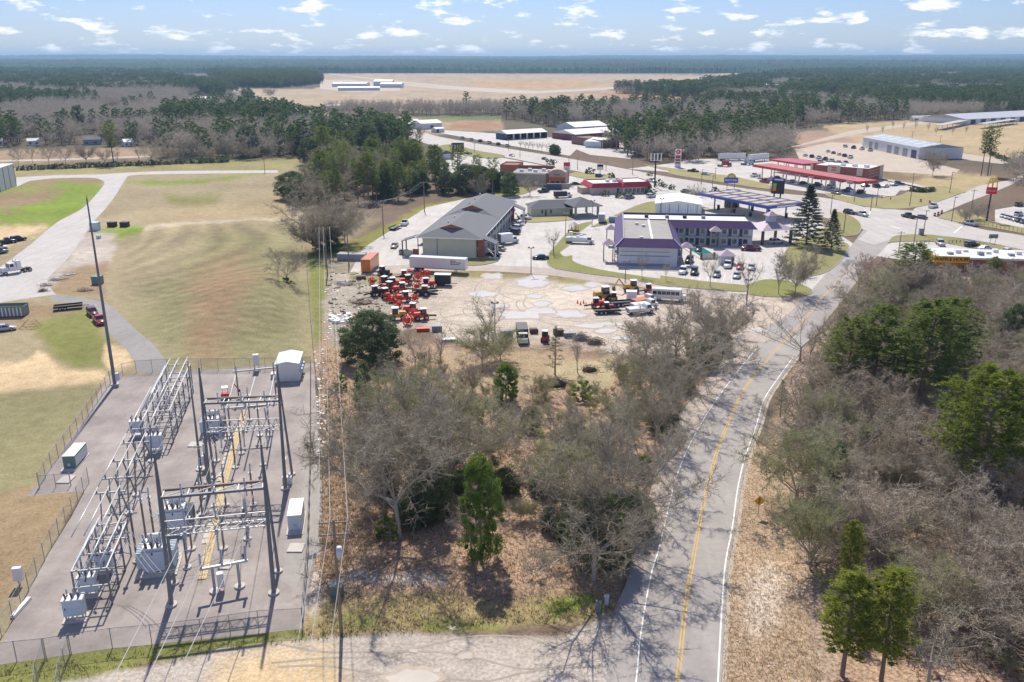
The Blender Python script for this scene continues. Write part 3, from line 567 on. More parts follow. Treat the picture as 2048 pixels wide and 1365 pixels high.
# --- near trees one can point to: (kind, foot pixel, top row, label, width factor)
NEAR = [
 ('bare0', 800,1075,770,'largest bare grey tree at the left of the grove, beside the substation strip',1.1), ('bare1', 770,1010,790,'bare tree leaning at the left edge of the grove by the power line',1.0),
 ('mossy0', 760,950,800,'mossy bare tree at the left corner of the grove',1.), ('bare2', 850,985,740,'bare tree behind the largest grey tree in the grove',1.1), ('bare3', 905,960,745,'bare tree in the middle of the grove behind the holly',1.), ('mossy1', 880,900,760,'mossy grey tree in the middle of the grove',1.2),
 ('mossy2', 960,930,780,'mossy grey tree right behind the bright green holly',1.2), ('holly0', 962,1118,918,'bright green evergreen tree standing alone at the front of the grove',.62), ('sparse1', 945,1122,960,'pale bare tree growing in front of the bright green evergreen',.9),
 ('bare4', 1187,1162,900,'pale bare tree with forked trunks at the front right of the grove',1.2), ('bare1', 1235,1085,830,'bare tree leaning over the left edge of the road',1.1), ('oak0', 1200,1120,985,'dark evergreen under the forked bare tree beside the road',.9), ('oak1', 860,1040,905,'dark evergreen in shade under the big bare tree',.8),
 ('mossy0', 1125,1010,845,'mossy tree in the right half of the grove',1.1), ('bare2', 1180,960,800,'bare tree in the right half of the grove, back row',1.), ('bare3', 1275,985,800,'bare tree beside the road opposite the warning sign',1.), ('mossy1', 1240,900,770,'mossy bare tree behind the roadside trees of the grove',1.), ('bare0', 1310,900,740,'bare roadside tree north of the grove',1.), ('bare4', 1110,900,790,'bare tree at the back of the grove below the clearing',1.),
 ('bare1', 1345,840,690,'bare tree at the road bend left side',1.), ('bare2', 1300,790,660,'bare tree beside the equipment lot, left of the road',1.2), ('bare3', 1390,780,610,'tall bare tree left of the road below the lot entrance',1.1), ('bare0', 1440,720,585,'bare tree at the corner of the lot entrance and the road',1.1), ('bare4', 1350,730,580,'bare tree next to the white bus',1.1), ('mauve1', 1290,715,620,'bare tree below the parked white trucks',1.1), ('bare1', 1410,690,575,'bare tree between the white bus and the road',1.1), ('mossy2', 1260,800,700,'mossy thicket tree by the dirt track',1.), ('bare2', 1460,670,590,'bare tree nearest the lot entrance',.9),
 ('oak0', 745,722,625,'dark evergreen beside the red machines and the power line',1.25), ('oak1', 728,830,725,'dark green evergreen along the power line strip',.45), ('holly0', 1012,805,728,'bright green evergreen in the clearing',.95), ('youngpine', 1110,750,655,'young pine beside the parked truck at the edge of the lot',.9), ('sparse1', 975,690,575,'tall bare tree in front of the puddles',1.), ('mossy2', 965,730,640,'mossy tree at the edge of the equipment lot',1.3), ('mossy0', 1000,720,650,'low mossy tree left of the parked dump truck',1.2), ('slim0', 1155,745,668,'slim bare tree by the brush piles',.8), ('slim0', 880,735,650,'slim bare tree left of the clearing',.9), ('sparse1', 830,740,655,'bare tree in front of the red reels',.9), ('mauve2', 945,790,705,'low bare tree in the clearing',1.), ('mauve0', 1065,800,760,'small bare tree right of the bright evergreen',1.), ('mossy1', 820,830,720,'mossy tree at the upper left of the grove',1.3), ('mossy2', 790,880,740,'mossy bare tree above the big grey tree',1.2), ('bush1', 780,1075,1035,'green bush at the foot of the big grey tree',1.), ('bush1', 705,955,930,'green bush in the power line strip',.8), ('bush1', 683,778,750,'small green bush by the power line',.7),
 ('mossy0', 1090,800,740,'mossy shrub tree by the brush pile',1.), ('bush1', 1165,800,765,'bush right of the brush pile',1.2),
 ('sparse0', 1600,722,598,'wide bare tree standing at the right edge of the road bend',1.25), ('slim0', 1618,728,640,'slim bare trunk beside the wide bare tree at the bend',.9),
 ('bare2', 573,572,490,'round bare tree standing alone in the mown field',1.0), ('bush0', 572,572,556,'dark bush at the foot of the lone field tree',1.1),
 ('round0', 655,500,365,'large grey bare tree at the right edge of the field',1.05), ('round0', 632,505,420,'lower grey tree at the right edge of the field',1.2), ('oak1', 655,502,440,'dark evergreen under the large grey tree',1.4), ('round0', 690,488,400,'grey bare tree beside the power pole',.95),
 ('oak0', 585,398,345,'green shrubby evergreen at the top corner of the field',1.3), ('oak0', 605,405,352,'dark green shrubby evergreen beside the top corner shrub',1.2), ('mossy1', 620,372,325,'mossy grey tree beside the fence at the top of the field',1.2),
 ('pine0', 1690,800,640,'pine at the left of the roadside pine group',1.35), ('pine1', 1742,792,612,'pine behind the left pair of the roadside pines',1.25), ('pine2', 1832,830,605,'tall pine at the right of the roadside pine group',1.5), ('pine0', 1880,800,600,'pine at the far right of the roadside pine group',1.35), ('pine1', 1800,800,660,'shorter pine in the middle of the roadside pine group',1.),
 ('pine2', 1822,585,488,'lone pine left of the low restaurant with the yellow sign',1.85), ('bigpine', 1960,990,745,'broad yellow green pine at the right edge of the picture',1.15), ('ypine0', 1690,1190,1045,'small bright pine among brush right of the warning sign',.85), ('ypine0', 1684,1352,1150,'bright green pine nearest the road',1.3), ('ypine1', 1762,1362,1140,'bright green pine right of the nearest pine',1.2), ('pine0', 1985,560,515,'pine behind the low restaurant',1.6), ('oak1', 2030,700,610,'dark evergreen at the right edge above the broad pine',1.), ('oak1', 1670,990,890,'narrow evergreen in the right wood',.5), ('youngpine', 1560,835,760,'small evergreen at the right edge of the bend',.9), ('mossy2', 1590,1010,830,'mossy grey tree beside the warning sign',1.), ('mossy1', 1620,1140,960,'mossy tree at the edge of the right wood',.9), ('mossy0', 1640,880,760,'mossy tree below the roadside pines',1.),
 ('cedar', 1612,492,372,'large dark cedar beside the motel with the purple roof',1.0), ('cedar', 1662,500,420,'smaller dark cedar right of the large cedar',.85),
 ('round0', 1590,588,485,'broad bare tree on the green island by the road',.85), ('slim0', 1557,590,520,'slim bare tree on the green island',1.), ('sparse1', 1492,600,500,'slender bare tree in front of the purple motel parking',.9), ('sparse1', 1420,575,500,'bare tree behind the white bus',.9), ('sparse1', 1284,556,495,'bare tree on the verge at the left of the motel wall',.7), ('sparse1', 1332,562,515,'bare tree on the verge at the middle of the motel wall',.6), ('sparse0', 1106,506,452,'bare tree on the grass strip between the motels',.6),
 ('pink0', 1735,560,505,'pale blossoming shrub at the roadside before the junction',1.1), ('mauve0', 1716,580,515,'mauve bare shrub beside the pale blossoming shrub',1.1),
 ('tallpine0', 1962,352,262,'tall pine left of the pair behind the warehouse',.9), ('tallpine1', 1975,352,255,'tallest pine beside the warehouse',.9), ('round0', 1865,352,290,'bare tree in front of the warehouse end',.75),
 ('round0', 1955,440,398,'bare tree below the arches sign',1.), ('round0', 1930,446,405,'bare tree left of the arches sign',.9), ('round0', 1388,412,365,'bare tree beside the blue canopy',.7),
 ('tallpine1', 840,325,258,'tall pine beside the highway left of the dark billboard',.7), ('round0', 960,395,345,'grey bare tree behind the motel with the grey roof',.7), ('tallpine0', 955,392,312,'tall dark pine behind the grey roofed motel',1.), ('tallpine1', 985,392,318,'second tall dark pine behind the grey roofed motel',1.), ('oak1', 1020,392,345,'rounded evergreen at the far end of the grey roofed motel',1.1), ('mauve1', 1060,392,352,'bare bush at the corner of the works lot',1.2), ('round0', 540,196,172,'lone bare tree in the tan airfield meadow',.9)]
for k, u, v, vt, lb, wd in NEAR: tree(k, u, v, max(1., ht(u, v, vt)), lb, 'tree' if k[:4] not in ('bush', 'shru') else 'bush', wide=wd, group='trees')
def scatter_px(poly, spacing, jit=.45, seed=1, n=None):
    r_ = random.Random(seed); q = [G(u, v) for u, v in poly]; x0, x1 = min(p.x for p in q), max(p.x for p in q); y0, y1 = min(p.y for p in q), max(p.y for p in q)
    res = []; y = y0
    while y < y1:
        x = x0
        while x < x1: res.append((x + r_.uniform(-jit, jit) * spacing, y + r_.uniform(-jit, jit) * spacing)); x += spacing
        y += spacing
    if not res: return []
    A = np.array(res); f_ = A[:, 1] * cp + H * sp; U_ = 1024 + F * A[:, 0] / f_; V_ = 682.5 - F * (A[:, 1] * sp - H * cp) / f_
    k = inpoly_sd(U_, V_, poly) > 0; return [tuple(a_) for a_ in A[k]]
# --- right wood: bare trees, each its own
rw = random.Random(5)
for (x, y) in scatter_px([(1570,890),(1620,760),(1690,640),(1760,575),(1860,555),(2130,560),(2200,1380),(1860,1380),(1700,1210),(1600,1130)], 6.2, seed=3):
    u, v = P2(x, y)
    tree(rw.choice(['mauve0', 'mauve1', 'mauve2', 'mauve3', 'sparse1', 'bare3', 'mossy1', 'slim0']), 0, 0, min(rw.uniform(4.5, 10.5), max(2.2, (v - 532) / 6.6)), 'bare brown tree of the right wood ' + ('below the low diner' if v < 640 else 'beside the roadside pines' if v < 800 else 'between the pine groups' if v < 980 else 'near the front pines'), group='bare trees of the right wood', at=Vector((x, y, 0)), wide=rw.uniform(1.1, 1.5))
# --- dark evergreen undergrowth inside the grove, each its own
rg = random.Random(31)
for (u, v) in [(735,905),(770,985),(830,1045),(890,1030),(915,985),(845,945),(1090,985),(1140,1080),(1165,1040),(1230,1130),(1250,1060),(1290,950),(1205,905),(1325,865),(1150,905),(1060,860),(1370,780),(1400,735),(1330,760),(1440,705),(1420,660),(775,905),(1010,985),(1100,1060)]: tree(rg.choice(['oak0', 'oak1', 'holly0', 'oak0']), u, v, rg.uniform(2.6, 5.0), 'low dark evergreen growing under the bare trees of the grove', group='evergreens under the grove', wide=rg.uniform(1.1, 1.6))
# --- brush in both woods and along the strip: nobody could count it
PROT = bpy.data.collections.new('plant_prototypes')
def proto(coll, name, me): o = bpy.data.objects.new(name, me); coll.objects.link(o)
def scatter_gn(name, label, cat, pts, meshes):
    "pts: (x, y, z, scale, widen, rot)"
    cl = bpy.data.collections.new(name + '_kinds')
    for i, me_ in enumerate(meshes): proto(cl, '%s_kind_%d' % (name, i), me_)
    me_ = bpy.data.meshes.new(name); n = len(pts); A = np.array(pts, float); me_.vertices.add(n); me_.vertices.foreach_set('co', A[:, :3].ravel())
    for nm, arr in (('sc', np.stack([A[:, 3] * A[:, 4], A[:, 3] * A[:, 4], A[:, 3]], -1)), ('rt', np.stack([0 * A[:, 5], 0 * A[:, 5], A[:, 5]], -1))):
        at_ = me_.attributes.new(nm, 'FLOAT_VECTOR', 'POINT'); at_.data.foreach_set('vector', arr.astype(np.float32).ravel())
    o = link(name, me_); tag(o, label, cat, kind='stuff')
    g = bpy.data.node_groups.new(name + '_scatter', 'GeometryNodeTree'); g.interface.new_socket('Geometry', in_out='INPUT', socket_type='NodeSocketGeometry'); g.interface.new_socket('Geometry', in_out='OUTPUT', socket_type='NodeSocketGeometry')
    nn = g.nodes; gi = nn.new('NodeGroupInput'); go = nn.new('NodeGroupOutput'); ip = nn.new('GeometryNodeInstanceOnPoints'); ci = nn.new('GeometryNodeCollectionInfo'); ci.inputs[0].default_value = cl; ci.inputs[1].default_value = True; ci.inputs[2].default_value = True
    ip.inputs['Pick Instance'].default_value = True
    a1 = nn.new('GeometryNodeInputNamedAttribute'); a1.data_type = 'FLOAT_VECTOR'; a1.inputs[0].default_value = 'sc'; a2 = nn.new('GeometryNodeInputNamedAttribute'); a2.data_type = 'FLOAT_VECTOR'; a2.inputs[0].default_value = 'rt'
    rnd = nn.new('FunctionNodeRandomValue'); rnd.data_type = 'INT'; rnd.inputs[4].default_value = 0; rnd.inputs[5].default_value = len(meshes) - 1
    l = g.links; l.new(gi.outputs[0], ip.inputs['Points']); l.new(ci.outputs[0], ip.inputs['Instance']); l.new(a1.outputs[0], ip.inputs['Scale']); l.new(a2.outputs[0], ip.inputs['Rotation']); l.new(rnd.outputs[2], ip.inputs['Instance Index']); l.new(ip.outputs[0], go.inputs[0])
    md = o.modifiers.new('scatter', 'NODES'); md.node_group = g; return o
def merged(key, parts):
    "one mesh from (mesh, matrix) pairs, material of each kept"
    vs_ = []; fs = []; mi = []; mats = []
    for me_, mx in parts:
        k = len(vs_); vs_ += [tuple(mx @ v_.co) for v_ in me_.vertices]
        for m_ in me_.materials:
            if m_ not in mats: mats.append(m_)
        ix = [mats.index(m_) for m_ in me_.materials]
        for p_ in me_.polygons: fs.append(tuple(i + k for i in p_.vertices)); mi.append(ix[p_.material_index])
    me2 = bpy.data.meshes.new(key); me2.from_pydata(vs_, [], fs); [me2.materials.append(m_) for m_ in mats]; me2.polygons.foreach_set('material_index', mi); me2.update(); return me2
I4 = Matrix.Identity(4)
SH = [merged('shrub_kind%d' % i, [(q, I4) for q in TM['shrub%d' % i][1]]) for i in range(2)] + [merged('shrub_kind2', [(q, Matrix.Diagonal((.3, .3, .35, 1))) for q in TM['mossy1'][1]])]
def pts_of(poly, sp_, smin, smax, seed, wmin=1., wmax=1.4): r_ = random.Random(seed); return [(x, y, 0, r_.uniform(smin, smax), r_.uniform(wmin, wmax), r_.uniform(0, 6.28)) for x, y in scatter_px(poly, sp_, seed=seed)]
scatter_gn('brush', 'brown leafless brush covering the ground of the right wood', 'brush', pts_of([(1600,1000),(1580,880),(1620,740),(1700,610),(1800,572),(2200,566),(2300,1400),(1700,1300),(1640,1180)], 2.3, .5, 1.15, 12), SH)
scatter_gn('undergrowth', 'low tangled undergrowth between the trees of the middle grove', 'brush', pts_of([(720,760),(860,720),(1000,800),(1200,780),(1290,720),(1470,640),(1440,740),(1340,870),(1270,1090),(1090,1060),(900,1010),(760,1050),(720,900)], 3.1, .4, .95, 13) + pts_of([(655,760),(690,760),(715,920),(700,940),(660,930)], 2.2, .25, .5, 14), [SH[2], SH[0], SH[2], SH[2]])
# --- middle distance: evergreen belt behind the grey-roofed motel and trees along the service road
r_ = random.Random(21); n_ = 0
for (x, y) in scatter_px([(655,430),(700,405),(760,410),(850,395),(930,388),(905,372),(840,350),(760,340),(690,345),(640,370),(635,410)], 8.6, seed=9):
    k = r_.choice(['tallpine0', 'tallpine1', 'pine0', 'pine1', 'oak1', 'pine2', 'round0']); tree(k, 0, 0, r_.uniform(11, 19) if k != 'oak1' else r_.uniform(8, 12), 'tree in the dark evergreen belt left of the grey roofed motel' if k != 'round0' else 'bare grey tree inside the dark evergreen belt left of the motel', group='evergreen belt by the motel', at=Vector((x, y, 0)), wide=r_.uniform(.9, 1.3))
for (x, y) in scatter_px([(900,395),(1010,390),(1035,388),(1000,376),(920,380)], 8., seed=10): tree(r_.choice(['oak1', 'oak0']), 0, 0, r_.uniform(8, 12), 'rounded evergreen behind the far end of the grey roofed motel', group='evergreens behind the grey motel', at=Vector((x, y, 0)), wide=r_.uniform(1., 1.3))
for i in range(17):
    u = 34 + i * 34 + r_.uniform(-9, 9); v = 331 - i * .55 + r_.uniform(-3, 2) - (5 if u > 430 else 0)
    tree(r_.choice(['sparse1', 'round0', 'mauve1', 'bare2']), u, v, r_.uniform(9, 14), 'bare tree in the row behind the upper service road', group='trees along the upper service road', wide=r_.uniform(.7, 1.1))
for i, (u, v, h_) in enumerate([(228,330,22),(500,312,17),(560,308,16),(590,306,15),(650,330,20),(640,318,17),(755,300,20),(735,310,18),(700,320,16),(620,330,14),(880,330,9),(905,335,8)]): tree(['tallpine1', 'oak1', 'pine0', 'oak1', 'pine2', 'tallpine0'][i % 6], u, v, h_, 'dark evergreen standing out among the bare trees beyond the field', group='evergreens beyond the field', wide=1.15)
# hedge and planted shrubs
for i in range(40): u = 40 + i * 10.5; tree('bush0', u, 341 - i * .42 + r_.uniform(-.6, .6), r_.uniform(1.8, 2.8), 'dark clipped bush in the long hedge behind the upper service road', 'bush', 'hedge bushes', 1.5)
for i, (u, v) in enumerate([(1300,388),(1318,372),(1330,375),(1344,379),(1210,392),(1240,396),(1258,395),(1428,386),(1365,398),(1372,399),(1388,398),(1100,330),(1300,352),(1180,348),(1222,356),(1170,372)]): tree('bush0', u, v, r_.uniform(1.5, 3), 'clipped bush in the planting around the red roofed restaurant', 'bush', 'restaurant bushes', 1.3)
for i in range(9): tree('bush0', 1822 + i * 5.2, 386 - abs(i - 4) * .6, 2., 'dark bush in the planted corner bed of the fuel station', 'bush', 'corner bed bushes', 1.3)
for i in range(9): tree('sparse1', 1040 + i * 9 + r_.uniform(-2, 2), 299 + i * .9, 6.5, 'small bare tree in the row below the white open shed', group='bare trees by the open shed', wide=.9)
for i, (u, v) in enumerate([(1109,309),(1113,310),(1106,308)]): tree('oak0', u, v, 5.5, 'dark round evergreen bush by the highway below the open shed', 'tree', 'evergreens by the open shed', 1.)
for i in range(14): tree('bush0', 1985 + i * 5, 312 + i * 2 + r_.uniform(-2, 2), 2.2, 'dark bush in the planted rows right of the tall pines', 'bush', 'bushes right of the tall pines', 1.4)
for i in range(9): tree('slim0', 1735 + i * 24 + r_.uniform(-8, 8), 262 + r_.uniform(-8, 14), 8, 'thin bare tree in the dry meadow behind the warehouse', group='thin trees in the dry meadow', wide=.9)
# --- far woods
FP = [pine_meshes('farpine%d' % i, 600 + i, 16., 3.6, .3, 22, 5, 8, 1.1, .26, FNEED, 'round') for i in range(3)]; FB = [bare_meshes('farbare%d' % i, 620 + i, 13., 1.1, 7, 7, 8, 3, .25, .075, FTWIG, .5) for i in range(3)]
FPm = [merged('far_pine_kind%d' % i, [(q, I4) for q in m_]) for i, m_ in enumerate(FP)]; FBm = [merged('far_bare_kind%d' % i, [(q, I4) for q in m_]) for i, m_ in enumerate(FB)]
def clump(key, src, n, rad, seed): r_ = random.Random(seed); return merged(key, [(src[r_.randrange(len(src))], Matrix.Translation((r_.uniform(-rad, rad), r_.uniform(-rad, rad), 0)) @ Matrix.Rotation(r_.uniform(0, 6.28), 4, 'Z') @ Matrix.Diagonal((1.15, 1.15, r_.uniform(.75, 1.15), 1))) for _ in range(n)])
CPm = [clump('pine_clump%d' % i, FPm, 7, 15, i) for i in range(3)]; CBm = [clump('bare_clump%d' % i, FBm, 8, 14, 9 + i) for i in range(3)]
def split(pts, frac, seed):
    "patchy mixture: noise decides where pines stand"
    A = np.array(pts); n_ = vnoise(A[:, 0], A[:, 1], 90., seed, 2) + (np.random.default_rng(seed).random(len(A)) - .5) * .35; q = np.quantile(n_, frac); return [p_ for p_, a_ in zip(pts, n_) if a_ < q], [p_ for p_, a_ in zip(pts, n_) if a_ >= q]
PN, BN, PF, BF = [], [], [], []
for poly, fr, sp_, far, sd_ in [
  ([(-350,232),(420,236),(560,242),(640,262),(640,300),(560,300),(300,292),(-350,296)], .16, 7.2, 0, 1), ([(330,298),(640,296),(660,312),(560,314),(340,320)], .3, 7., 0, 21), ([(-350,190),(420,195),(500,214),(560,242),(420,236),(-350,232)], .2, 9., 0, 2),
  ([(640,262),(700,248),(760,258),(800,275),(840,300),(700,316),(660,330)], .5, 8.5, 0, 3), ([(560,222),(700,233),(800,238),(830,235),(1000,236),(1120,256),(1280,258),(1420,264),(1560,262),(1640,250),(1860,236),(2300,222),(2300,212),(1700,212),(1500,215),(1340,221),(1000,224),(720,228)], .32, 8.5, 0, 4),
  ([(1180,288),(1290,326),(1420,322),(1560,318),(1590,300),(1560,266),(1400,262),(1280,262)], .30, 8., 0, 5), ([(1250,262),(1180,285),(1290,312),(1400,300)], .4, 8., 0, 51), ([(2010,345),(2040,350),(2300,330),(2300,400),(2060,402)], .1, 7., 0, 6),
  ([(-400,143),(330,140),(420,168),(500,205),(420,195),(-400,190)], .42, 22., 1, 7), ([(410,143),(615,146),(640,168),(560,176),(460,175)], .95, 18., 1, 8), ([(1222,187),(1350,181),(1480,164),(1550,157),(1620,147),(2400,137),(2400,212),(1700,206),(1500,200),(1300,191)], .5, 22., 1, 9), ([(1660,208),(1700,204),(2400,205),(2400,215),(1700,213)], .6, 12., 0, 10)]:
    pts = scatter_px(poly, sp_, seed=sd_); a_, b_ = split(pts, fr, sd_); r_ = random.Random(sd_)
    f = lambda L_: [(x, y, 0, r_.uniform(.8, 1.35), r_.uniform(.95, 1.3), r_.uniform(0, 6.28)) for x, y in L_]
    (PF if far else PN).extend(f(a_)); (BF if far else BN).extend(f(b_))
CLEAR = [[(770,232),(1000,232),(1010,262),(870,290),(760,262)], [(1270,246),(1350,244),(1350,258),(1270,262)], [(370,190),(470,190),(480,222),(370,214)], [(205,218),(250,218),(250,240),(205,240)], [(240,140),(300,140),(300,152),(240,152)], [(1135,252),(1280,248),(1285,292),(1135,296)], [(1505,170),(1570,168),(1575,186),(1505,190)], [(1655,180),(1690,178),(1690,210),(1655,210)], [(150,270),(210,268),(210,300),(150,300)], [(45,275),(85,275),(90,296),(45,296)]]
def keep(pts):
    A = np.array(pts); f_ = A[:, 1] * cp + H * sp; U_ = 1024 + F * A[:, 0] / f_; V_ = 682.5 - F * (A[:, 1] * sp - H * cp) / f_; k = np.ones(len(A), bool)
    for c in CLEAR: k &= inpoly_sd(U_, V_, c) < 0
    hw = np.interp(U_, [330, 458, 556, 700, 871, 988], [147, 178, 212, 241, 281, 301]); k &= ~((U_ > 320) & (U_ < 1000) & (np.abs(V_ - hw - 2) < 7)); return [p_ for p_, q in zip(pts, k) if q]
PN, BN, PF, BF = keep(PN), keep(BN), keep(PF), keep(BF)
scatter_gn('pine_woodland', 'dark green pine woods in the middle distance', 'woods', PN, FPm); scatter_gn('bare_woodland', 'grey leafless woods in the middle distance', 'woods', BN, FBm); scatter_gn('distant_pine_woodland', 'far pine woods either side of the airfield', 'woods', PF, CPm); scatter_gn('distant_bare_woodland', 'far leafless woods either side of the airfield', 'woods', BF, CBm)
print('WOODS', len(PN), len(BN), len(PF), len(BF))
# --- forest canopy and ridges out to the horizon
def canopy(name, label, y0, y1, rows, cols, hz, amp, mat, azw=44, edge=None):
    azs = np.linspace(-R(azw), R(azw), cols); Ys = np.geomspace(y0, y1, rows); AZ, YS = np.meshgrid(azs, Ys); X = YS * np.tan(AZ); Y = YS.copy(); rr = np.random.default_rng(len(name))
    Z = hz(X, Y, AZ) + amp * (rr.random(X.shape) - .3) + amp * 1.2 * (vnoise(X, Y, 130., 3) - .5); Z[0] = -3; Z[-1] = -3; idx = np.arange(rows * cols).reshape(rows, cols)
    q = np.stack([idx[:-1, :-1], idx[:-1, 1:], idx[1:, 1:], idx[1:, :-1]], -1).reshape(-1, 4); me_ = bpy.data.meshes.new(name); co_ = np.stack([X, Y, Z], -1).reshape(-1, 3)
    me_.from_pydata(co_.tolist(), [], q.tolist()); me_.materials.append(mat); me_.update(); return tag(link(name, me_), label, 'woods', kind='stuff')
FOR = M('far_forest', (.055, .08, .045), .95, var=.6, scale=.004, world=True, spec=.05)
def hz1(X, Y, A): return 13 + 26 * np.clip((Y - 3300) / 2600, 0, 1) + 10 * (vnoise(X, Y, 900., 5, 2) - .5)
def hz2(X, Y, A): return 10 + 62 * np.clip((Y - 6000) / 6000, 0, 1) ** 1.2 + 42 * (vnoise(X, Y * .6, 2600., 9, 4) - .5) + np.where(A > .15, (A - .15) * 60, 0) * np.clip((Y - 6000) / 6000, 0, 1)
canopy('forest', 'dark belt of forest beyond the airfield', 3320, 6200, 70, 900, hz1, 9, FOR); canopy('forest_ridge', 'blue forested ridge along the horizon', 6400, 15500, 70, 700, hz2, 14, FOR)
# --- haze
hz = bpy.data.materials.new('haze_air'); hz.use_nodes = True; t = hz.node_tree; t.nodes.remove(t.nodes['Principled BSDF']); pv = t.nodes.new('ShaderNodeVolumePrincipled'); pv.inputs['Density'].default_value = 9.5e-5; pv.inputs['Color'].default_value = (.42, .70, 1, 1); pv.inputs['Anisotropy'].default_value = .2; t.links.new(pv.outputs[0], t.nodes['Material Output'].inputs['Volume'])
tag(MB().box(-14000, 14000, -300, 16500, -6, 128).build('haze', hz), 'thin blue haze lying over the distant country', 'haze', kind='stuff')
# ---------------------------------------------------------------- substation
SR = R(11.5); SE = Vector((math.cos(SR), math.sin(SR), 0)); SS = Vector((-math.sin(SR), math.cos(SR), 0))
STEEL = M('galvanised_steel', (.40, .42, .44), .5, .35, .15, 2.); DSTEEL = M('weathered_steel', (.20, .215, .235), .6, .3, .2, 1.5); BROWNST = M('brown_steel', (.21, .17, .15), .7, .1, .2, 1.5); ALU = M('aluminium_tube', (.62, .62, .61), .4, .3, .08, 3.)
CONCF = M('footing_concrete', (.55, .51, .47), .9, var=.15, scale=2.); PORC = M('grey_porcelain', (.50, .54, .58), .3, 0, .08, 4.); PORD = M('brown_porcelain', (.17, .12, .10), .3, 0, .1, 4.); CAB = M('cabinet_paint', (.58, .66, .74), .45, .0, .08, 1.5, dirt=.15); CABW = M('cabinet_white', (.80, .80, .78), .5, 0, .06, 1.5, dirt=.1); CABG = M('cabinet_green', (.15, .24, .22), .5, 0, .12, 1.5, dirt=.2); DARK = M('black_rubber', (.03, .03, .032), .7, 0, .2, 4.); PLANK = M('trench_plank', (.60, .46, .25), .85, 0, .25, 3., dirt=.2); WIREM = M('wire_aluminium', (.62, .60, .57), .5, .3, .1, 1.); GAL = M('fence_steel', (.36, .36, .36), .55, .3, .15, 2.)
MESHF = M('chain_link', (.36, .36, .36), .6, .3, .1, 2., trans=.80)
def insul(mb, p, q, r=.09, n=7):
    "ribbed post insulator from p to q"
    p = Vector(p); q = Vector(q); mb.tube(p, q, r * .55, None, 6)
    for i in range(n): c = p.lerp(q, (i + .5) / n); d = (q - p).normalized() * .03; mb.tube(c - d, c + d, r * 1.25, r * .8, 8)
    return mb
def footing(parent, x, y, r=.55, name='footing'): return MB().tube((x, y, -.1), (x, y, .22), r, None, 10).build(name, CONCF, parent)
def gantry(label, uL, vL, uR, vR, htop, zb, zt, spread, seed):
    a = G(uL, vL); b_ = G(uR, vR); o = thing('gantry', label, 'gantry', a, ang(a, b_), 'dead end gantries'); W = (b_ - a).length
    for x, s_ in ((0, -1), (W, 1)):
        footing(o, x, 0, .62); footing(o, x + .3 * s_, spread, .5)
        MB().tube((x, 0, 0), (x, spread * .42, htop), .26, .12, 8).build('leg', DSTEEL, o); MB().tube((x + .3 * s_, spread, 0), (x, spread * .45, htop * .93), .19, .10, 8).build('leg', DSTEEL, o)
        for k in (.2, .42, .64, .8): z = htop * k; MB().bar((x, spread * .42 * k, z), (x + .3 * s_ * (1 - k), spread * (1 - .55 * k), z + .9), .07).build('brace', STEEL, o)
        MB().tube((x, spread * .42, htop), (x, spread * .42, htop + 1.6), .03, .01, 5).build('lightning_rod', STEEL, o)
    y0 = spread * .42 * zb / htop; y1 = y0 + 1.7
    up = MB().bar((.1, y0, zb), (W - .1, y0, zb), .26).build('crossbeam', DSTEEL, o); MB().bar((.1, y1, zb), (W - .1, y1, zb), .26).build('crossbeam', BROWNST, o)
    for i in range(5): x = .25 + (W - .5) * i / 4; MB().bar((x, y0 + .1, zb), (x, y1 - .1, zb), .10).build('strut', ALU, up)
    for i in range(4): x = .25 + (W - .5) * i / 4; x2 = .25 + (W - .5) * (i + 1) / 4; MB().bar((x, y0 + .1, zb), (x2, y1 - .1, zb), .07).build('strut', STEEL, up)
    ya = spread * .42 * zt / htop + .2
    t_ = MB().bar((.1, ya, zt), (W - .1, ya, zt), .11).build('truss_chord', ALU, o); MB().bar((.1, ya + 1.4, zt), (W - .1, ya + 1.4, zt), .11).build('truss_chord', ALU, o); MB().bar((.1, ya + .7, zt + 1.3), (W - .1, ya + .7, zt + 1.3), .11).build('truss_chord', ALU, o)
    n = 8
    for i in range(n):
        x = .2 + (W - .4) * i / n; x2 = .2 + (W - .4) * (i + 1) / n; xm = (x + x2) / 2
        for yy_ in (ya, ya + 1.4): MB().bar((x, yy_, zt), (xm, ya + .7, zt + 1.3), .06).build('lattice_brace', ALU, t_); MB().bar((xm, ya + .7, zt + 1.3), (x2, yy_, zt), .06).build('lattice_brace', ALU, t_)
        MB().bar((x, ya, zt), (x2, ya + 1.4, zt), .05).build('lattice_brace', ALU, t_)
    for i in range(3):
        x = W * (.2 + .3 * i); s_ = MB(); insul(s_, (x, ya - .3, zt - 2.2), (x, ya - .1, zt - .1), .13); insul(s_, (x, ya + .5, zt + 1.2), (x - .1, ya + .6, zt + 3.0), .13); s_.box(x - .16, x + .16, ya - .35, ya + .1, zt - .3, zt + .2); s_.build('switch', PORC, o, True)
        s_ = MB(); insul(s_, (x, y1, zb - 1.6), (x, y1, zb - .12), .10); insul(s_, (x + .1, y0, zb + .12), (x + .1, y0 - .1, zb + 1.5), .10); s_.build('insulator', PORC, o, True)
    return o, W, zt, ya
GA = gantry('near steel gantry with lattice truss over the substation yard', 343, 1211, 548, 1187, 16.8, 12.0, 7.7, 4.2, 1)
GB = gantry('far steel gantry with lattice truss in front of the white control house', 420, 985, 571, 978, 17.0, 12.2, 8.2, 4.2, 2)
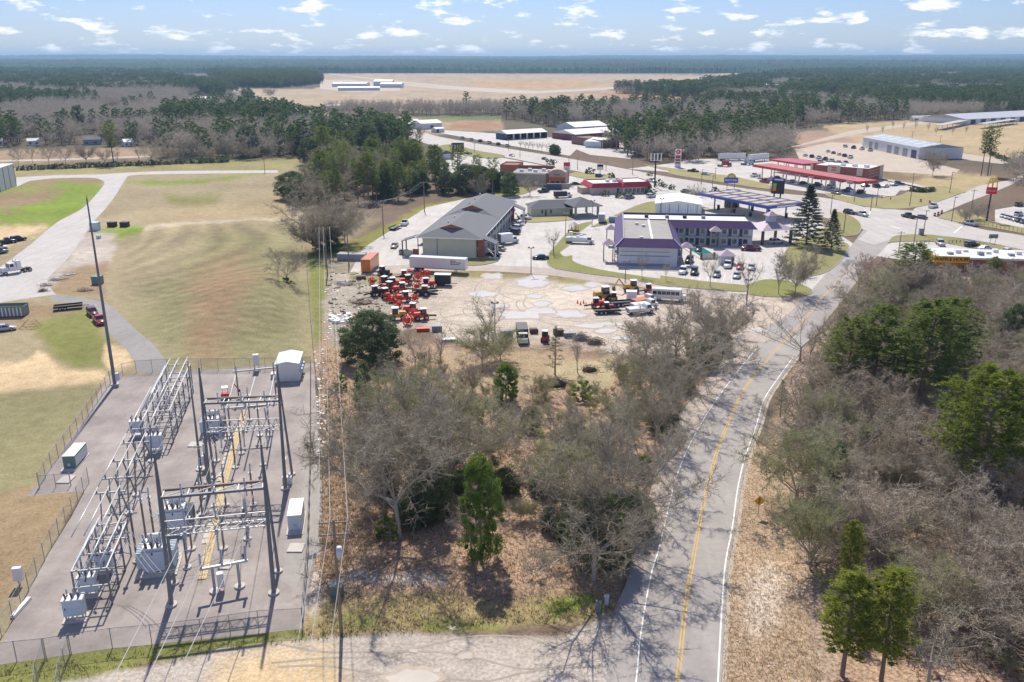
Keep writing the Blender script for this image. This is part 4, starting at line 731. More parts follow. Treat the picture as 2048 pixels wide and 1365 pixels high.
# masts
def mast(u, v, h, label, r=.32): o = thing('lightning_mast', label, 'mast', G(u, v)); MB().tube((0, 0, 0), (0, 0, h), r, r * .35, 10).build('shaft', DSTEEL, o); MB().tube((0, 0, h), (0, 0, h + .5), .12, .1, 8).build('cap', ALU, o); footing(o, 0, 0, .7); MB().box(.35, .9, -.3, .3, .9, 2.2).build('meter_box', CAB, o)
mast(230, 770, ht(230, 770, 397), 'tallest grey mast at the corner of the substation fence'); mast(402, 940, ht(402, 940, 728), 'slim grey mast beside the left leg of the far gantry', .2)
# low bus on A-frame supports
def V2(x, y, z=0.): return SE * x + SS * y + Vector((0, 0, z))
SO = G(606, 1255)
def to_sub(p): d = Vector(p) - SO; return d.dot(SE), d.dot(SS)
for i, (u, v) in enumerate([(304,923),(291,953),(273,991),(259,1028),(243,1059)]):
    o = thing('bus_support', 'A-frame support number %s from the front under the three tube busbars' % ['five', 'four', 'three', 'two', 'one'][i], 'bus support', G(u, v), SR, 'busbar supports')
    footing(o, 0, 0, .55)
    for x, y in ((-.9, -.5), (.5, -.5)): MB().bar((0, 0, .2), (x, y, 5.3), .16).build('leg', DSTEEL, o)
    MB().bar((-1.9, -1.2, 0), (-1.6, -.5, 5.3), .12).build('leg', DSTEEL, o)
    MB().bar((-2.4, -.5, 5.35), (1.2, -.5, 5.35), .17).build('crossarm', STEEL, o)
    MB().bar((-1.75, -.9, 2.6), (.1, -.2, 2.4), .09).build('brace', DSTEEL, o)
    for k in range(3): insul(MB(), (-2.0 + 1.25 * k, -.5, 5.4), (-2.0 + 1.25 * k, -.5, 5.95), .09, 4).build('insulator', PORD, o, True)
bx, by = to_sub(G(291, 953)); x0_ = bx - 2.0
lo = thing('busbar', 'long run of three white aluminium tube busbars along the left of the yard', 'busbar', SO, SR)
for k in range(3):
    x = x0_ + 1.25 * k
    for y_a, y_b in ((12.5, 24), (24.2, 40), (40.2, 58)): MB().tube((x, y_a, 6.0), (x, y_b, 6.0), .075, None, 8).build('bus_tube', ALU, lo, True)
# switch racks at both ends of the low bus
def rack(label, x, y, wx, wy, hz_, nz):
    o = thing('switch_rack', label, 'switch rack', SO + V2(x, y), SR, 'switch racks')
    for a_ in (0, wx):
        for b_ in np.linspace(0, wy, nz): MB().bar((a_, b_, 0), (a_, b_, hz_), .16).build('post', DSTEEL, o)
    for z in (hz_ * .55, hz_):
        for a_ in (0, wx): MB().bar((a_, 0, z), (a_, wy, z), .14).build('beam', STEEL, o)
        for b_ in np.linspace(0, wy, nz): MB().bar((0, b_, z + .02), (wx, b_, z + .02), .14).build('beam', STEEL, o)
    for i, b_ in enumerate(np.linspace(0, wy, nz)[:-1]): MB().bar((0, b_, .3), (0, b_ + wy / (nz - 1), hz_ * .55), .07).build('brace', DSTEEL, o); MB().bar((wx, b_ + wy / (nz - 1), .3), (wx, b_, hz_ * .55), .07).build('brace', DSTEEL, o)
    rr = random.Random(int(x * 10))
    for k in range(3):
        xx_ = wx * (.15 + .35 * k)
        for b_ in np.linspace(wy * .05, wy * .95, nz * 2): insul(MB(), (xx_, b_, hz_ + .05), (xx_, b_ + rr.uniform(-.15, .15), hz_ + .7), .10, 4).build('insulator', PORC, o, True)
        for b_ in np.linspace(wy * .1, wy * .9, nz): insul(MB(), (xx_ + .3, b_, hz_ * .55), (xx_ + .5, b_ + .2, hz_ * .55 + .75), .10, 4).build('insulator', PORD, o, True)
        MB().tube((xx_, -.3, hz_ + .75), (xx_, wy + .3, hz_ + .75), .075, None, 8).build('bus_tube', ALU, o, True); MB().tube((xx_ + .28, wy * .35, hz_ + 1.15), (xx_ + .28, wy * 1.02, hz_ + 1.15), .06, None, 6).build('bus_tube', ALU, o, True)
        MB().tube((xx_, wy * .4, hz_ + .7), (xx_ + .2, wy * .45, 2.2), .03, None, 5).build('jumper', DARK, o)
    return o
q = to_sub(G(165, 1205)); rack('near switch rack with white tubes above the row of blue breakers', q[0] - .2, q[1] - 1.0, 3.4, 9.5, 4.4, 4)
q = to_sub(G(290, 880)); rack('far switch rack crowded with insulators below the entrance gate', q[0] + .4, q[1] - 2, 4.0, 21, 5.2, 6)
# breakers, transformers, regulators
def breaker(u, v, label, s=1.):
    o = thing('circuit_breaker', label, 'circuit breaker', G(u, v), SR, 'circuit breakers'); o.scale = (s,) * 3
    MB().box(-.95, .95, -.6, .6, .75, 2.5).build('cabinet', CAB, o); MB().box(-1.05, 1.05, -.7, .7, 2.5, 2.64, .05, .05).build('lid', CABW, o)
    MB().box(-.9, .9, -.63, -.605, .85, 1.6).build('door', CAB, o); MB().box(-.9, .9, -.63, -.605, 1.66, 2.42).build('door', CAB, o); MB().box(-.75, -.68, -.66, -.63, 1.5, 1.75).build('handle', DARK, o)
    for x in (-.8, .8):
        for y in (-.45, .45): MB().bar((x, y, 0), (x, y, .76), .13).build('leg', STEEL, o)
    MB().box(-1.2, 1.2, -.8, .8, -.1, .12).build('footing', CONCF, o)
    for k in range(3):
        for y in (-.25, .3): insul(MB(), (-.6 + .6 * k, y, 2.6), (-.65 + .65 * k, y * 1.6, 3.35), .10, 5).build('bushing', PORD if y < 0 else PORC, o, True)
breaker(153, 1238, 'nearest light blue circuit breaker cabinet in the yard'); breaker(180, 1190, 'second light blue circuit breaker cabinet, behind the nearest one', .95); breaker(212, 1143, 'third light blue circuit breaker cabinet under the near switch rack', .9); breaker(277, 872, 'far light blue breaker at the left of the bus supports', 1.); breaker(312, 903, 'far light blue breaker between the bus supports', 1.05)
def transformer(u, v, label, s=1., fan=False):
    o = thing('transformer', label, 'transformer', G(u, v), SR, 'power transformers'); o.scale = (s,) * 3
    MB().box(-2.0, 2.4, -1.0, 3.6, -.1, .18).build('footing', CONCF, o)
    MB().box(-1.3, 1.3, 0, 2.6, .2, 2.9, .05, .05).build('tank', CAB, o); MB().box(-1.2, 1.2, .1, 2.5, 2.9, 3.05).build('tank_lid', CABW, o)
    c = MB(); 
    for z in (.75, 1.5, 2.25): c.box(-1.36, 1.36, -.10, 0.0, z - .07, z + .07)
    c.build('tank_rib', CAB, o); MB().box(-1.15, 1.15, -.14, -.1, .3, 2.7).build('control_cabinet', CAB, o); MB().box(-.2, -.05, -.2, -.14, 2.35, 2.6).build('gauge', DARK, o)
    for i in range(7): y = .25 + i * .35; MB().box(1.4, 2.15, y, y + .12, .5, 2.6).build('radiator_fin', M('radiator_dark', (.19, .21, .24), .5, 0, .1, 2.) if fan else CAB, o); MB().box(-1.95, -1.4, y, y + .12, .6, 2.5).build('radiator_fin', CAB, o)
    MB().tube((-.9, 2.2, 3.45), (1.1, 2.2, 3.45), .34, None, 10).build('conservator', CABW, o, True)
    for k in range(3): insul(MB(), (-.85 + .8 * k, .9, 3.0), (-1.0 + .9 * k, .6, 4.7), .13, 9).build('bushing', PORC, o, True); insul(MB(), (-.7 + .6 * k, .25, 3.0), (-.75 + .65 * k, -.05, 3.9), .12, 6).build('bushing', PORD, o, True); insul(MB(), (-.5 + .5 * k, 1.6, 3.0), (-.5 + .5 * k, 1.5, 3.8), .10, 5).build('surge_arrester', PORC, o, True)
transformer(312, 1146, 'nearest blue grey power transformer beside the near gantry leg'); transformer(352, 1062, 'middle blue grey transformer behind the near gantry', .95, True); transformer(425, 872, 'far blue grey transformer behind the far gantry with dark radiators', .9, True)
# single bus posts
def post(u, v, h, label, arm=0):
    o = thing('bus_post', label, 'bus post', G(u, v), SR, 'bus posts'); footing(o, 0, 0, .5); MB().bar((0, 0, .15), (0, 0, h), .2).build('column', BROWNST, o)
    if arm: MB().bar((-arm, 0, h), (arm, 0, h), .16).build('crossarm', STEEL, o); xs = (-arm * .9, 0, arm * .9)
    else: MB().box(-.25, .25, -.25, .25, h, h + .08).build('cap_plate', STEEL, o); xs = (0,)
    for x in xs: insul(MB(), (x, 0, h + .08), (x + .05, 0, h + 1.35), .11, 7).build('insulator', PORC, o, True)
for u, v, h, lb in [(434,923,4.6,'bus post left of the yellow cable trench, third from the front'),(471,936,4.6,'bus post right of the yellow cable trench below the far gantry'),(483,908,4.4,'bus post right of the trench nearest the far gantry'),(526,931,4.6,'bus post by the right leg of the far gantry'),(415,966,4.4,'bus post left of the trench below the slim mast'),(406,996,4.4,'bus post between the two gantries at the left'),(405,1030,4.4,'bus post behind the lattice truss of the near gantry, left'),(507,1011,4.6,'brown bus post between the gantries at the right'),(495,1079,4.2,'bus post under the right end of the near truss'),(384,1099,4.2,'bus post under the left end of the near truss'),(375,1136,4.2,'bus post beside the front of the middle transformer'),(448,1098,4.2,'bus post beside the plank trench under the near truss'),(452,1012,4.6,'bus post right of the plank trench between the gantries'),(462,872,4.4,'bus post left of the far transformer bay'),(520,872,4.4,'bus post at the right of the far bay'),(500,842,4.4,'bus post behind the far gantry in the middle'),(309,1077,5.5,'pair-side tall bus post left of the middle transformer'),(293,1082,5.5,'tall bus post next to the low bus supports'),(275,1124,6.4,'tall narrow bus post right of the third breaker')]: post(u, v, h, lb)
a = G(430, 1184); b_ = G(480, 1174); o = thing('bus_stand', 'low T-shaped bus stand with three insulators at the front of the yard', 'bus stand', a, ang(a, b_)); W = (b_ - a).length
for x in (0, W): footing(o, x, 0, .6); MB().bar((x, 0, .15), (x, 0, 2.9), .3).build('column', STEEL, o)
MB().bar((-1.3, 0, 3.05), (W + 1.1, 0, 3.05), .26).build('crossarm', ALU, o)
for x in (-1.1, W * .4, W + .9): insul(MB(), (x, 0, 3.2), (x, 0, 5.0), .13, 9).build('insulator', PORC, o, True)
MB().box(.35, 1.05, -.3, .3, .5, 2.2).build('control_box', CABW, o)
# high bus tubes in the far bay on a portal
for i, (p0, p1) in enumerate([((471,752),(447,838)), ((510,754),(489,832)), ((548,752),(533,829))]):
    a = G(*p0, 6.2); b_ = G(*p1, 6.2); tag(MB().tube(a, b_, .10, None, 8).build('bus_tube', ALU, None, True), 'white bus tube in the far bay, %s of three' % ['left', 'middle', 'right'][i], 'bus tube', 'far bay bus tubes')
for (ul, vl, ur, vr, lb) in [(478,800,552,792,'portal bus stand in front of the control house'), (455,880,540,872,'portal bus stand behind the far gantry')]:
    a = G(ul, vl); b_ = G(ur, vr); o = thing('bus_stand', lb, 'bus stand', a, ang(a, b_)); W = (b_ - a).length
    for x in (0, W): footing(o, x, 0, .5); MB().bar((x, 0, 0), (x, 0, 5.0), .22).build('column', BROWNST, o)
    MB().bar((-.6, 0, 5.1), (W + .6, 0, 5.1), .22).build('crossarm', STEEL, o)
    for k in range(3): insul(MB(), (W * k / 2, 0, 5.2), (W * k / 2, 0, 6.1), .11, 6).build('insulator', PORC, o, True)
# cable trench of loose planks
tp = smooth_line([(404,1160),(418,1100),(432,1045),(446,975),(458,930),(470,890),(481,850),(490,822)], 5); o = thing('cable_trench', 'tan plank covered cable trench running up the middle of the yard', 'cable trench')
for i in range(len(tp) - 1):
    a = G(*tp[i]); b_ = G(*tp[i + 1]); d = (b_ - a); dn = d.normalized(); nn = Vector((-dn.y, dn.x, 0))
    for k, (o0, o1) in enumerate(((-.48, -.17), (-.15, .15), (.17, .48))):
        z = .10 + .015 * ((i * 3 + k) % 3); q = [a + nn * o0, b_ - dn * .04 + nn * o0, b_ - dn * .04 + nn * o1, a + nn * o1]; MB().prism([(p.x, p.y) for p in q], .02, z).build('plank', PLANK, o)
o = thing('trench_cover', 'pale cracked concrete trench covers beside the plank trench', 'trench cover')
for i in range(6, len(tp) - 12):
    a = G(tp[i][0] - 19 + i * .2, tp[i][1]); dn = (G(*tp[i + 1]) - G(*tp[i])).normalized(); nn = Vector((-dn.y, dn.x, 0))
    if i % 5 != 3: MB().prism([(p.x, p.y) for p in (a, a + dn * 1.1, a + dn * 1.1 - nn * .8, a - nn * .8)], .0, .10 + .02 * (i % 3)).build('slab', CONCF, o)
# cabinets and control house
def bank(label, u, v, u2, v2, ln, h, side, topm, n=3):
    a = G(u, v); b_ = G(u2, v2); W = (b_ - a).length; o = thing('switch_cabinet', label, 'cabinet', a, ang(a, b_)); MB().box(-.2, W + .2, -.9, ln + .3, -.1, .12).build('footing', CONCF, o)
    for i in range(n): y0 = ln * i / n; m_ = MB().box(0, W, y0 + .02, y0 + ln / n - .02, .12, h).build('cabinet_module', side, o); MB().box(-.05, W + .05, y0 + .01, y0 + ln / n - .01, h + .002, h + .07).build('lid', topm, m_)
    MB().box(W * .4, W * .6, -.16, 0, .5, .9).build('vent_box', CAB, o); MB().box(W + .002, W + .03, .2, ln - .2, .3, h - .2).build('side_doors', topm, o)
bank('green cabinet row with pale lids beside the left fence', 128, 939, 152, 938, 4.6, 1.9, CABG, M('cabinet_pale_lid', (.62, .68, .67), .5, 0, .06, 2.)); bank('blue grey cabinet row with white lids at the right of the yard', 577, 1064, 604, 1062, 4.4, 2.1, CAB, CABW)
for i, (u, v, w_, l_) in enumerate([(112,968,1.7,2.2),(573,1106,1.8,1.9),(437,1140,1.3,1.9),(375,895,2.1,1.6)]): p = G(u, v); tag(MB().box(0, w_, 0, l_, 0, .16).build('concrete_pad', CONCF), 'empty concrete pad ' + ['beside the green cabinet row', 'in front of the blue cabinet row', 'left of the yellow trench front', 'beside the far gantry footing'][i], 'pad').location = p
a = G(553, 764); b_ = G(600, 762); W = (b_ - a).length; o = thing('control_house', 'white metal control house at the far right corner of the yard', 'control house', a, ang(a, b_)); D_ = 6.5
MB().box(0, W, 0, D_, 0, 3.3).build('wall', CABW, o); MB().xprism([(-.15, 3.3), (W + .15, 3.3), (W / 2, 3.75)], -.15, D_ + .15).build('roof', M('pale_metal_roof', (.74, .75, .76), .35, .1, .06, 2., stripes=.5), o)
for y in (1., 2.6, 4.4): MB().box(W, W + .45, y, y + .8, 1.2, 1.9).build('air_conditioner', CAB, o)
MB().box(W * .45, W * .6, -.05, 0, 2.4, 2.6).build('lamp', CABW, o); MB().box(-1.2, 0, 1.5, 3., .1, .9).build('step_platform', STEEL, o); MB().box(-.04, 0, 1.7, 2.7, .9, 2.9).build('door', CAB, o)
o = thing('equipment_box', 'tall box on legs left of the white control house', 'equipment box', G(514, 742), SR); MB().box(-.5, .5, -.4, .4, 1.3, 3.2).build('cabinet', CABW, o); [MB().bar((x, 0, 0), (x, 0, 1.3), .12).build('leg', STEEL, o) for x in (-.4, .4)]; footing(o, 0, 0, .7)
o = thing('meter_cabinet', 'white meter cabinet on a post outside the left fence', 'cabinet', G(40, 1172), SR); MB().box(-.45, .45, -.25, .25, .7, 2.3).build('cabinet', CABW, o); MB().bar((0, 0, 0), (0, 0, .7), .2).build('post', STEEL, o)
tag(MB().box(-.25, .25, 0, 3.4, .05, .35, .05, .05).build('concrete_kerb_block', CABW), 'long white block along the left fence at the front', 'block').location = G(25, 1238)
tag(MB().box(-.6, .6, -.3, .3, 0, 1.1).build('pump_box', CABW), 'white box standing right of the far gantry leg', 'box').location = G(575, 968)
# compact red excavator
RED = M('machine_red', (.52, .035, .03), .4, 0, .15, 2., coat=.3, dirt=.15); o = thing('mini_excavator', 'small red excavator with white canopy inside the substation', 'excavator', G(452, 800), R(200))
for y in (-.6, .6): MB().box(-.9, .9, y - .17, y + .17, 0, .5, .15, 0).build('track', DARK, o)
MB().box(-.8, .8, -.7, .7, .55, 1.2, .1, .05).build('body', RED, o); MB().box(-.5, .5, -.6, .6, 2.2, 2.32).build('canopy', CABW, o); [MB().bar((x, y, 1.2), (x, y, 2.2), .06).build('canopy_post', DARK, o) for x in (-.45, .45) for y in (-.55, .55)]
MB().bar((-.7, 0, 1.0), (-1.5, 0, 2.7), .2).build('boom', RED, o); MB().bar((-1.5, 0, 2.7), (-2.2, 0, 1.6), .15).build('boom', RED, o); MB().box(-2.5, -2.0, -.25, .25, 1.2, 1.6, .1, 0).build('bucket', DARK, o)
# ---------------------------------------------------------------- fences: posts, rails and chain link
def fence(label, px, h, step=3., barb=True, name='chain_link_fence'):
    o = thing(name, label, 'fence'); q = [G(u, v) for u, v in px]
    for i in range(len(q) - 1):
        a, b_ = q[i], q[i + 1]; n = max(1, round((b_ - a).length / step))
        for k in range(n):
            p0 = a.lerp(b_, k / n); p1 = a.lerp(b_, (k + 1) / n); MB().tube(p0, p0 + Vector((0, 0, h + .1)), .045, None, 5).build('post', GAL, o)
            MB().tube(p0 + Vector((0, 0, h)), p1 + Vector((0, 0, h)), .03, None, 4, cap=False).build('rail', GAL, o); MB().add([p0, p1, p1 + Vector((0, 0, h - .03)), p0 + Vector((0, 0, h - .03))], [(0, 1, 2, 3)]).build('chain_link_panel', MESHF, o)
    MB().tube(q[-1], q[-1] + Vector((0, 0, h + .1)), .06, None, 6).build('post', GAL, o); return o
fence('chain link fence along the front of the substation yard', [(606,1256),(518,1261),(403,1278),(304,1290),(225,1297),(143,1309),(93,1318),(34,1324),(-160,1350)], 2.3, 3.2)
fence('chain link fence on the right side of the substation yard', [(606,1256),(617,1110),(622,925),(622,738)], 2.3); fence('chain link fence at the back of the substation yard with the drive gate', [(622,738),(470,741),(337,742),(273,746),(246,752),(221,768)], 2.3)
fence('upper left chain link fence of the substation yard', [(221,768),(167,848),(103,936),(79,977)], 2.3); fence('lower left chain link fence of the substation yard', [(178,967),(145,1028),(104,1095),(58,1183),(26,1241),(-20,1310)], 2.3); fence('short chain link fence by the concrete pad at the left', [(79,978),(112,975),(142,972)], 1.9, 2.)
fence('long wire fence between the mown field and the power line strip', [(612,500),(616,560),(622,640),(629,725),(637,795),(642,922)], 1.6, 5.); fence('small gate pen at the front left corner of the yard', [(90,1318),(76,1366),(70,1420)], 2.2, 2.4); fence('second side of the gate pen at the front left corner', [(140,1310),(122,1366),(112,1430)], 2.2, 2.4)
# ---------------------------------------------------------------- buildings
class Bld:
    "frame: x along the base edge seen from the camera (left to right), y away into the depth"
    def __init__(s, name, label, cat, u1, v1, u2, v2, group=None):
        s.a = G(u1, v1); b_ = G(u2, v2); s.W = (b_ - s.a).length; s.rz = ang(s.a, b_); s.o = thing(name, label, cat, s.a, s.rz, group)
    def loc(s, u, v, z=0.): d = G(u, v, z) - s.a; c_, s_ = math.cos(s.rz), math.sin(s.rz); return d.x * c_ + d.y * s_, -d.x * s_ + d.y * c_
    def box(s, name, x0, x1, y0, y1, z0, z1, mat, parent=None, tx=0, ty=0): return MB().box(x0, x1, y0, y1, z0, z1, tx, ty).build(name, mat, parent or s.o)
    def front(s, name, x0, x1, z0, z1, mat, y=0., parent=None, t=.06): return s.box(name, x0, x1, y - t, y - .002, z0, z1, mat, parent)
    def right(s, name, x, y0, y1, z0, z1, mat, parent=None, t=.06): return s.box(name, x + .002, x + t, y0, y1, z0, z1, mat, parent)
    def win(s, x0, x1, z0, z1, y=0., n=1, frame=None):
        f_ = s.front('window', x0 - .08, x1 + .08, z0 - .08, z1 + .08, frame or TRIM, y)
        for i in range(n): a_ = x0 + (x1 - x0) * i / n; s.front('pane', a_ + .03, a_ + (x1 - x0) / n - .03, z0, z1, GLASS, y - .062, f_, .02)
    def winr(s, x, y0, y1, z0, z1): f_ = s.right('window', x, y0 - .08, y1 + .08, z0 - .08, z1 + .08, TRIM); s.right('pane', x + .062, y0, y1, z0, z1, GLASS, f_, .02)
GLASS = M('window_glass', (.05, .06, .075), .12, 0, .15, 1., spec=.8); TRIM = M('white_trim', (.72, .72, .70), .6, 0, .08, 2.); CREAM = M('cream_siding', (.60, .61, .47), .75, 0, .06, .8, dirt=.08); SHING = M('grey_shingle', (.17, .175, .19), .9, 0, .22, 2.5, dirt=.1); SHIND = M('dark_grey_shingle', (.12, .125, .14), .9, 0, .2, 2.5); BRICK = M('red_brick', (.33, .12, .08), .85, 0, .25, 3.); TANB = M('tan_stucco', (.50, .41, .33), .85, 0, .1, 1.2, dirt=.1); TERR = M('terracotta', (.46, .17, .08), .75, 0, .15, 2.)
PURP = M('purple_metal_roof', (.115, .06, .165), .45, .1, .12, .8, stripes=.6); PURL = M('faded_purple_roof', (.44, .35, .40), .6, 0, .15, 1.); ROOFG = M('grey_membrane_roof', (.34, .325, .30), .85, 0, .2, .5, dirt=.3); ROOFW = M('white_roof', (.80, .795, .77), .6, 0, .07, .6, dirt=.1, stripes=1.1); PALEW = M('pale_stucco', (.66, .70, .74), .75, 0, .07, .8, dirt=.12); GREYW = M('grey_post', (.30, .32, .36), .7, 0, .1, 2.); DOORC = M('brown_door', (.18, .09, .06), .6, 0, .1, 2.); BLUEM = M('canopy_blue', (.02, .06, .42), .35, 0, .06, 1., coat=.2); REDC = M('canopy_red', (.55, .035, .04), .4, 0, .07, 1., coat=.2); REDR = M('red_tile_roof', (.50, .03, .055), .5, 0, .12, 1., stripes=.45); WMET = M('white_metal_siding', (.74, .77, .78), .5, .05, .06, .6, stripes=.9); GMET = M('grey_metal_roof', (.40, .43, .47), .45, .2, .12, .4, stripes=1.2); NAVY = M('navy_paint', (.05, .06, .13), .6, 0, .1, 1.); YELS = M('sign_yellow', (.80, .50, .03), .5, 0, .06, 1.); BLACK = M('sign_black', (.012, .012, .014), .5, 0, .1, 1.); SGNW = M('sign_white', (.85, .85, .84), .5, 0, .04, 1.); SGNR = M('sign_red', (.62, .02, .03), .45, 0, .05, 1.); WOODB = M('dark_timber', (.14, .10, .075), .85, 0, .2, 3.)
def dutch(b, x0, x1, y0, y1, ze, zr, t=.62, back=True, mat=None):
    "hipped roof with a small red gable at the near end"
    xm = (x0 + x1) / 2; hw = (x1 - x0) / 2; yf = y0 + hw * t * .75; zg = ze + (zr - ze) * t; gl = (x0 + hw * t, yf, zg); gr = (x1 - hw * t, yf, zg); rf = (xm, yf - .5, zr); rb = (xm, y1 - (hw * .75 if back else 0), zr)
    mb = MB(); v_ = [(x0, y0, ze), (x1, y0, ze), gr, gl, rf, rb, (x0, y1, ze), (x1, y1, ze)]; mb.add(v_, [(0, 1, 2, 3), (0, 3, 4, 5, 6), (1, 7, 5, 4, 2), (6, 5, 7), (1, 0, 6, 7)]); r_ = mb.build('roof', mat or SHING, b.o)
    MB().add([(gl[0] + .2, yf - .02, zg + .05), (gr[0] - .2, yf - .02, zg + .05), (xm, yf - .02, zr - .12)], [(0, 1, 2)]).build('gable_vent', TERR, r_)
    f_ = MB(); f_.bar((x0, y0, ze - .09), (x1, y0, ze - .09), .2); f_.bar((x0, y0, ze - .09), (x0, y1, ze - .09), .2); f_.bar((x1, y0, ze - .09), (x1, y1, ze - .09), .2); f_.build('fascia', TRIM, r_)
    for i, k in enumerate((.3, .55, .8)): MB().tube((xm - 2.3, y0 + (y1 - y0) * k, zr - 1.2), (xm - 2.3, y0 + (y1 - y0) * k, zr - .2), .32, .22, 8).build('roof_vent', ROOFW, r_)
    return r_
b = Bld('motel', 'two storey cream motel with long grey shingle roof and red gables', 'motel', 846, 512.5, 952, 516); W = b.W
p, q = G(961, 484, 5.8), G(1040, 408, 5.8); LN = (q - p).length
b.box('wall', 0, W, 0, LN, 0, 5.7, CREAM); dutch(b, -1.9, W + 2.1, -1.2, LN * .5, 5.7, 9.0); dutch(b, -1.9, W + 2.1, LN * .5 - 3.5, LN + 1.2, 5.74, 9.5)
b.front('downpipe', W * .27, W * .27 + .2, 0, 5.5, GREYW, t=.2)
for k in range(3): b.front('siding_trim', 0 + W * .33 * k, W * .33 * (k + 1) - .1, 5.45, 5.68, TRIM)
b.box('walkway', W, W + 1.9, .5, LN - .5, 2.75, 2.95, CONCF); b.box('walkway', -1.8, 0, .5, LN - .5, 2.75, 2.95, CONCF); nb = 11
for i in range(nb):
    y = 1.5 + (LN - 4) * i / nb
    for z in (.05, 3.0): b.right('door', W, y, y + 1., z, z + 2.1, DOORC); b.winr(W, y + 1.7, y + 3.6, z + .7, z + 2.0)
    b.box('post', W + 1.8, W + 2.0, y, y + .2, 0, 5.6, TRIM); rl = b.box('railing', W + 1.86, W + 1.92, y + .25, y + (LN - 4) / nb - .1, 3.75, 3.9, TRIM)
    for k in range(4): b.box('baluster_panel', W + 1.87, W + 1.91, y + .4 + k * 1.2, y + 1.3 + k * 1.2, 3.0, 3.72, GREYW, rl)
    b.box('post', -1.9, -1.7, y, y + .2, 0, 5.6, WOODB)
for y0 in (.2, LN - 8.5):
    b.box('stair_wall', W + .6, W + 2.4, y0, y0 + .5, 0, 5.4, BRICK); r_ = MB().xprism([(W + 1.9, 5.9), (W + 6.0, 4.2), (W + 6.0, 4.0), (W + 1.9, 5.6)], y0 - .6, y0 + 4.0).build('porch_roof', SHING, b.o)
    for y in (y0 - .3, y0 + 3.6): b.box('post', W + 5.5, W + 5.85, y, y + .3, 0, 4.1, TRIM)
    for k in range(8): b.box('stair_step', W + 2.5 + k * .36, W + 2.9 + k * .36, y0 + 1, y0 + 2.4, 2.6 - k * .34, 2.75 - k * .34, CONCF)
r_ = MB().xprism([(-2.0, 5.75), (-6.2, 4.4), (-6.2, 4.2), (-2.0, 5.5)], -.8, 4.).build('porch_roof', SHING, b.o)
for y in (-.6, 3.6): b.box('post', -6.1, -5.8, y, y + .3, 0, 4.3, WOODB)
b.box('stair_wall', -6., -3.2, -.2, .1, 0, 1.6, CREAM); b.box('stair_wall', -3.0, -1.2, -.2, .1, 0, 2., BRICK)
b = Bld('motel_office', 'low cream motel office with dark grey hipped roof', 'office', 1062, 433, 1146, 431); W = b.W; b.box('wall', 0, W, 0, 9, 0, 3, CREAM)
MB().add([(-.8, -.8, 3), (W + .8, -.8, 3), (W + .8, 9.8, 3), (-.8, 9.8, 3), (4.0, 4.5, 5.2), (W + .8, 4.5, 5.2)], [(0, 1, 5, 4), (1, 2, 5), (2, 3, 4, 5), (3, 0, 4), (3, 2, 1, 0)]).build('roof', SHIND, b.o); b.front('door', W * .33, W * .37, 0, 2.2, DOORC); b.win(W * .24, W * .29, .9, 2.2); b.win(W * .45, W * .5, .9, 2.2); b.front('door', W * .93, W * .97, 0, 2.2, DOORC); b.front('fascia', -.8, W + .8, 2.82, 3.0, TRIM, -.75)
b = Bld('entrance_canopy', 'open drive-through canopy with grey hipped roof beside the motel office', 'canopy', 1150, 437, 1198, 434); W = b.W; D_ = 11.
MB().add([(-1, -1, 4.2), (W + 1, -1, 4.2), (W + 1, D_ + 1, 4.2), (-1, D_ + 1, 4.2), (W * .5, D_ * .45, 6.6), (W * .5, D_ * .6, 6.6)], [(0, 1, 4), (1, 2, 5, 4), (2, 3, 5), (3, 0, 4, 5), (3, 2, 1, 0)]).build('roof', SHIND, b.o)
for x in (0, W - .7):
    for y in (0, D_ - .7): b.box('pillar', x, x + .7, y, y + .7, 0, 4.2, GREYW)
b.front('fascia', -1, W + 1, 3.9, 4.25, GREYW, -.95)
# purple motel
b = Bld('motel', 'two storey motel with purple metal mansard and flat grey roof', 'motel', 1236.6, 531, 1353.5, 534); W = b.W
yw = b.loc(1470, 492)[1]; xw1 = b.loc(1503, 492)[0]; D_ = yw + 12.5
b.box('wall', 0, W, 0, D_, 0, 5.6, PALEW); b.box('wall', W, xw1, yw, D_, 0, 5.6, PALEW)
def mans(x0, x1, y0, y1, inn, z0, z1, sides):
    a_ = [(x0, y0, z0), (x1, y0, z0), (x1, y1, z0), (x0, y1, z0)]; i_ = [(x0 + inn, y0 + inn, z1), (x1 - inn, y0 + inn, z1), (x1 - inn, y1 - inn, z1), (x0 + inn, y1 - inn, z1)]
    for k in sides:
        j = (k + 1) % 4; MB().add([a_[k], a_[j], i_[j], i_[k]], [(0, 1, 2, 3)]).build('mansard_roof', PURP, b.o); MB().bar(a_[k], i_[k], .14).build('roof_trim', TRIM, b.o)
mans(-1.2, W + 1.2, -1.2, D_ + .6, 2.3, 5.35, 7.5, (0, 1, 3)); MB().add([(W + 1.2 - .3, yw - 1.2, 5.36), (xw1 + 1.2, yw - 1.2, 5.36), (xw1 - 1.1, yw + 1.1, 7.5), (W - 1.1, yw + 1.1, 7.5)], [(0, 1, 2, 3)]).build('mansard_roof', PURP, b.o); MB().add([(xw1 + 1.2, yw - 1.2, 5.36), (xw1 + 1.2, D_, 5.36), (xw1 - 1.1, D_, 7.5), (xw1 - 1.1, yw + 1.1, 7.5)], [(0, 1, 2, 3)]).build('mansard_roof', PURP, b.o)
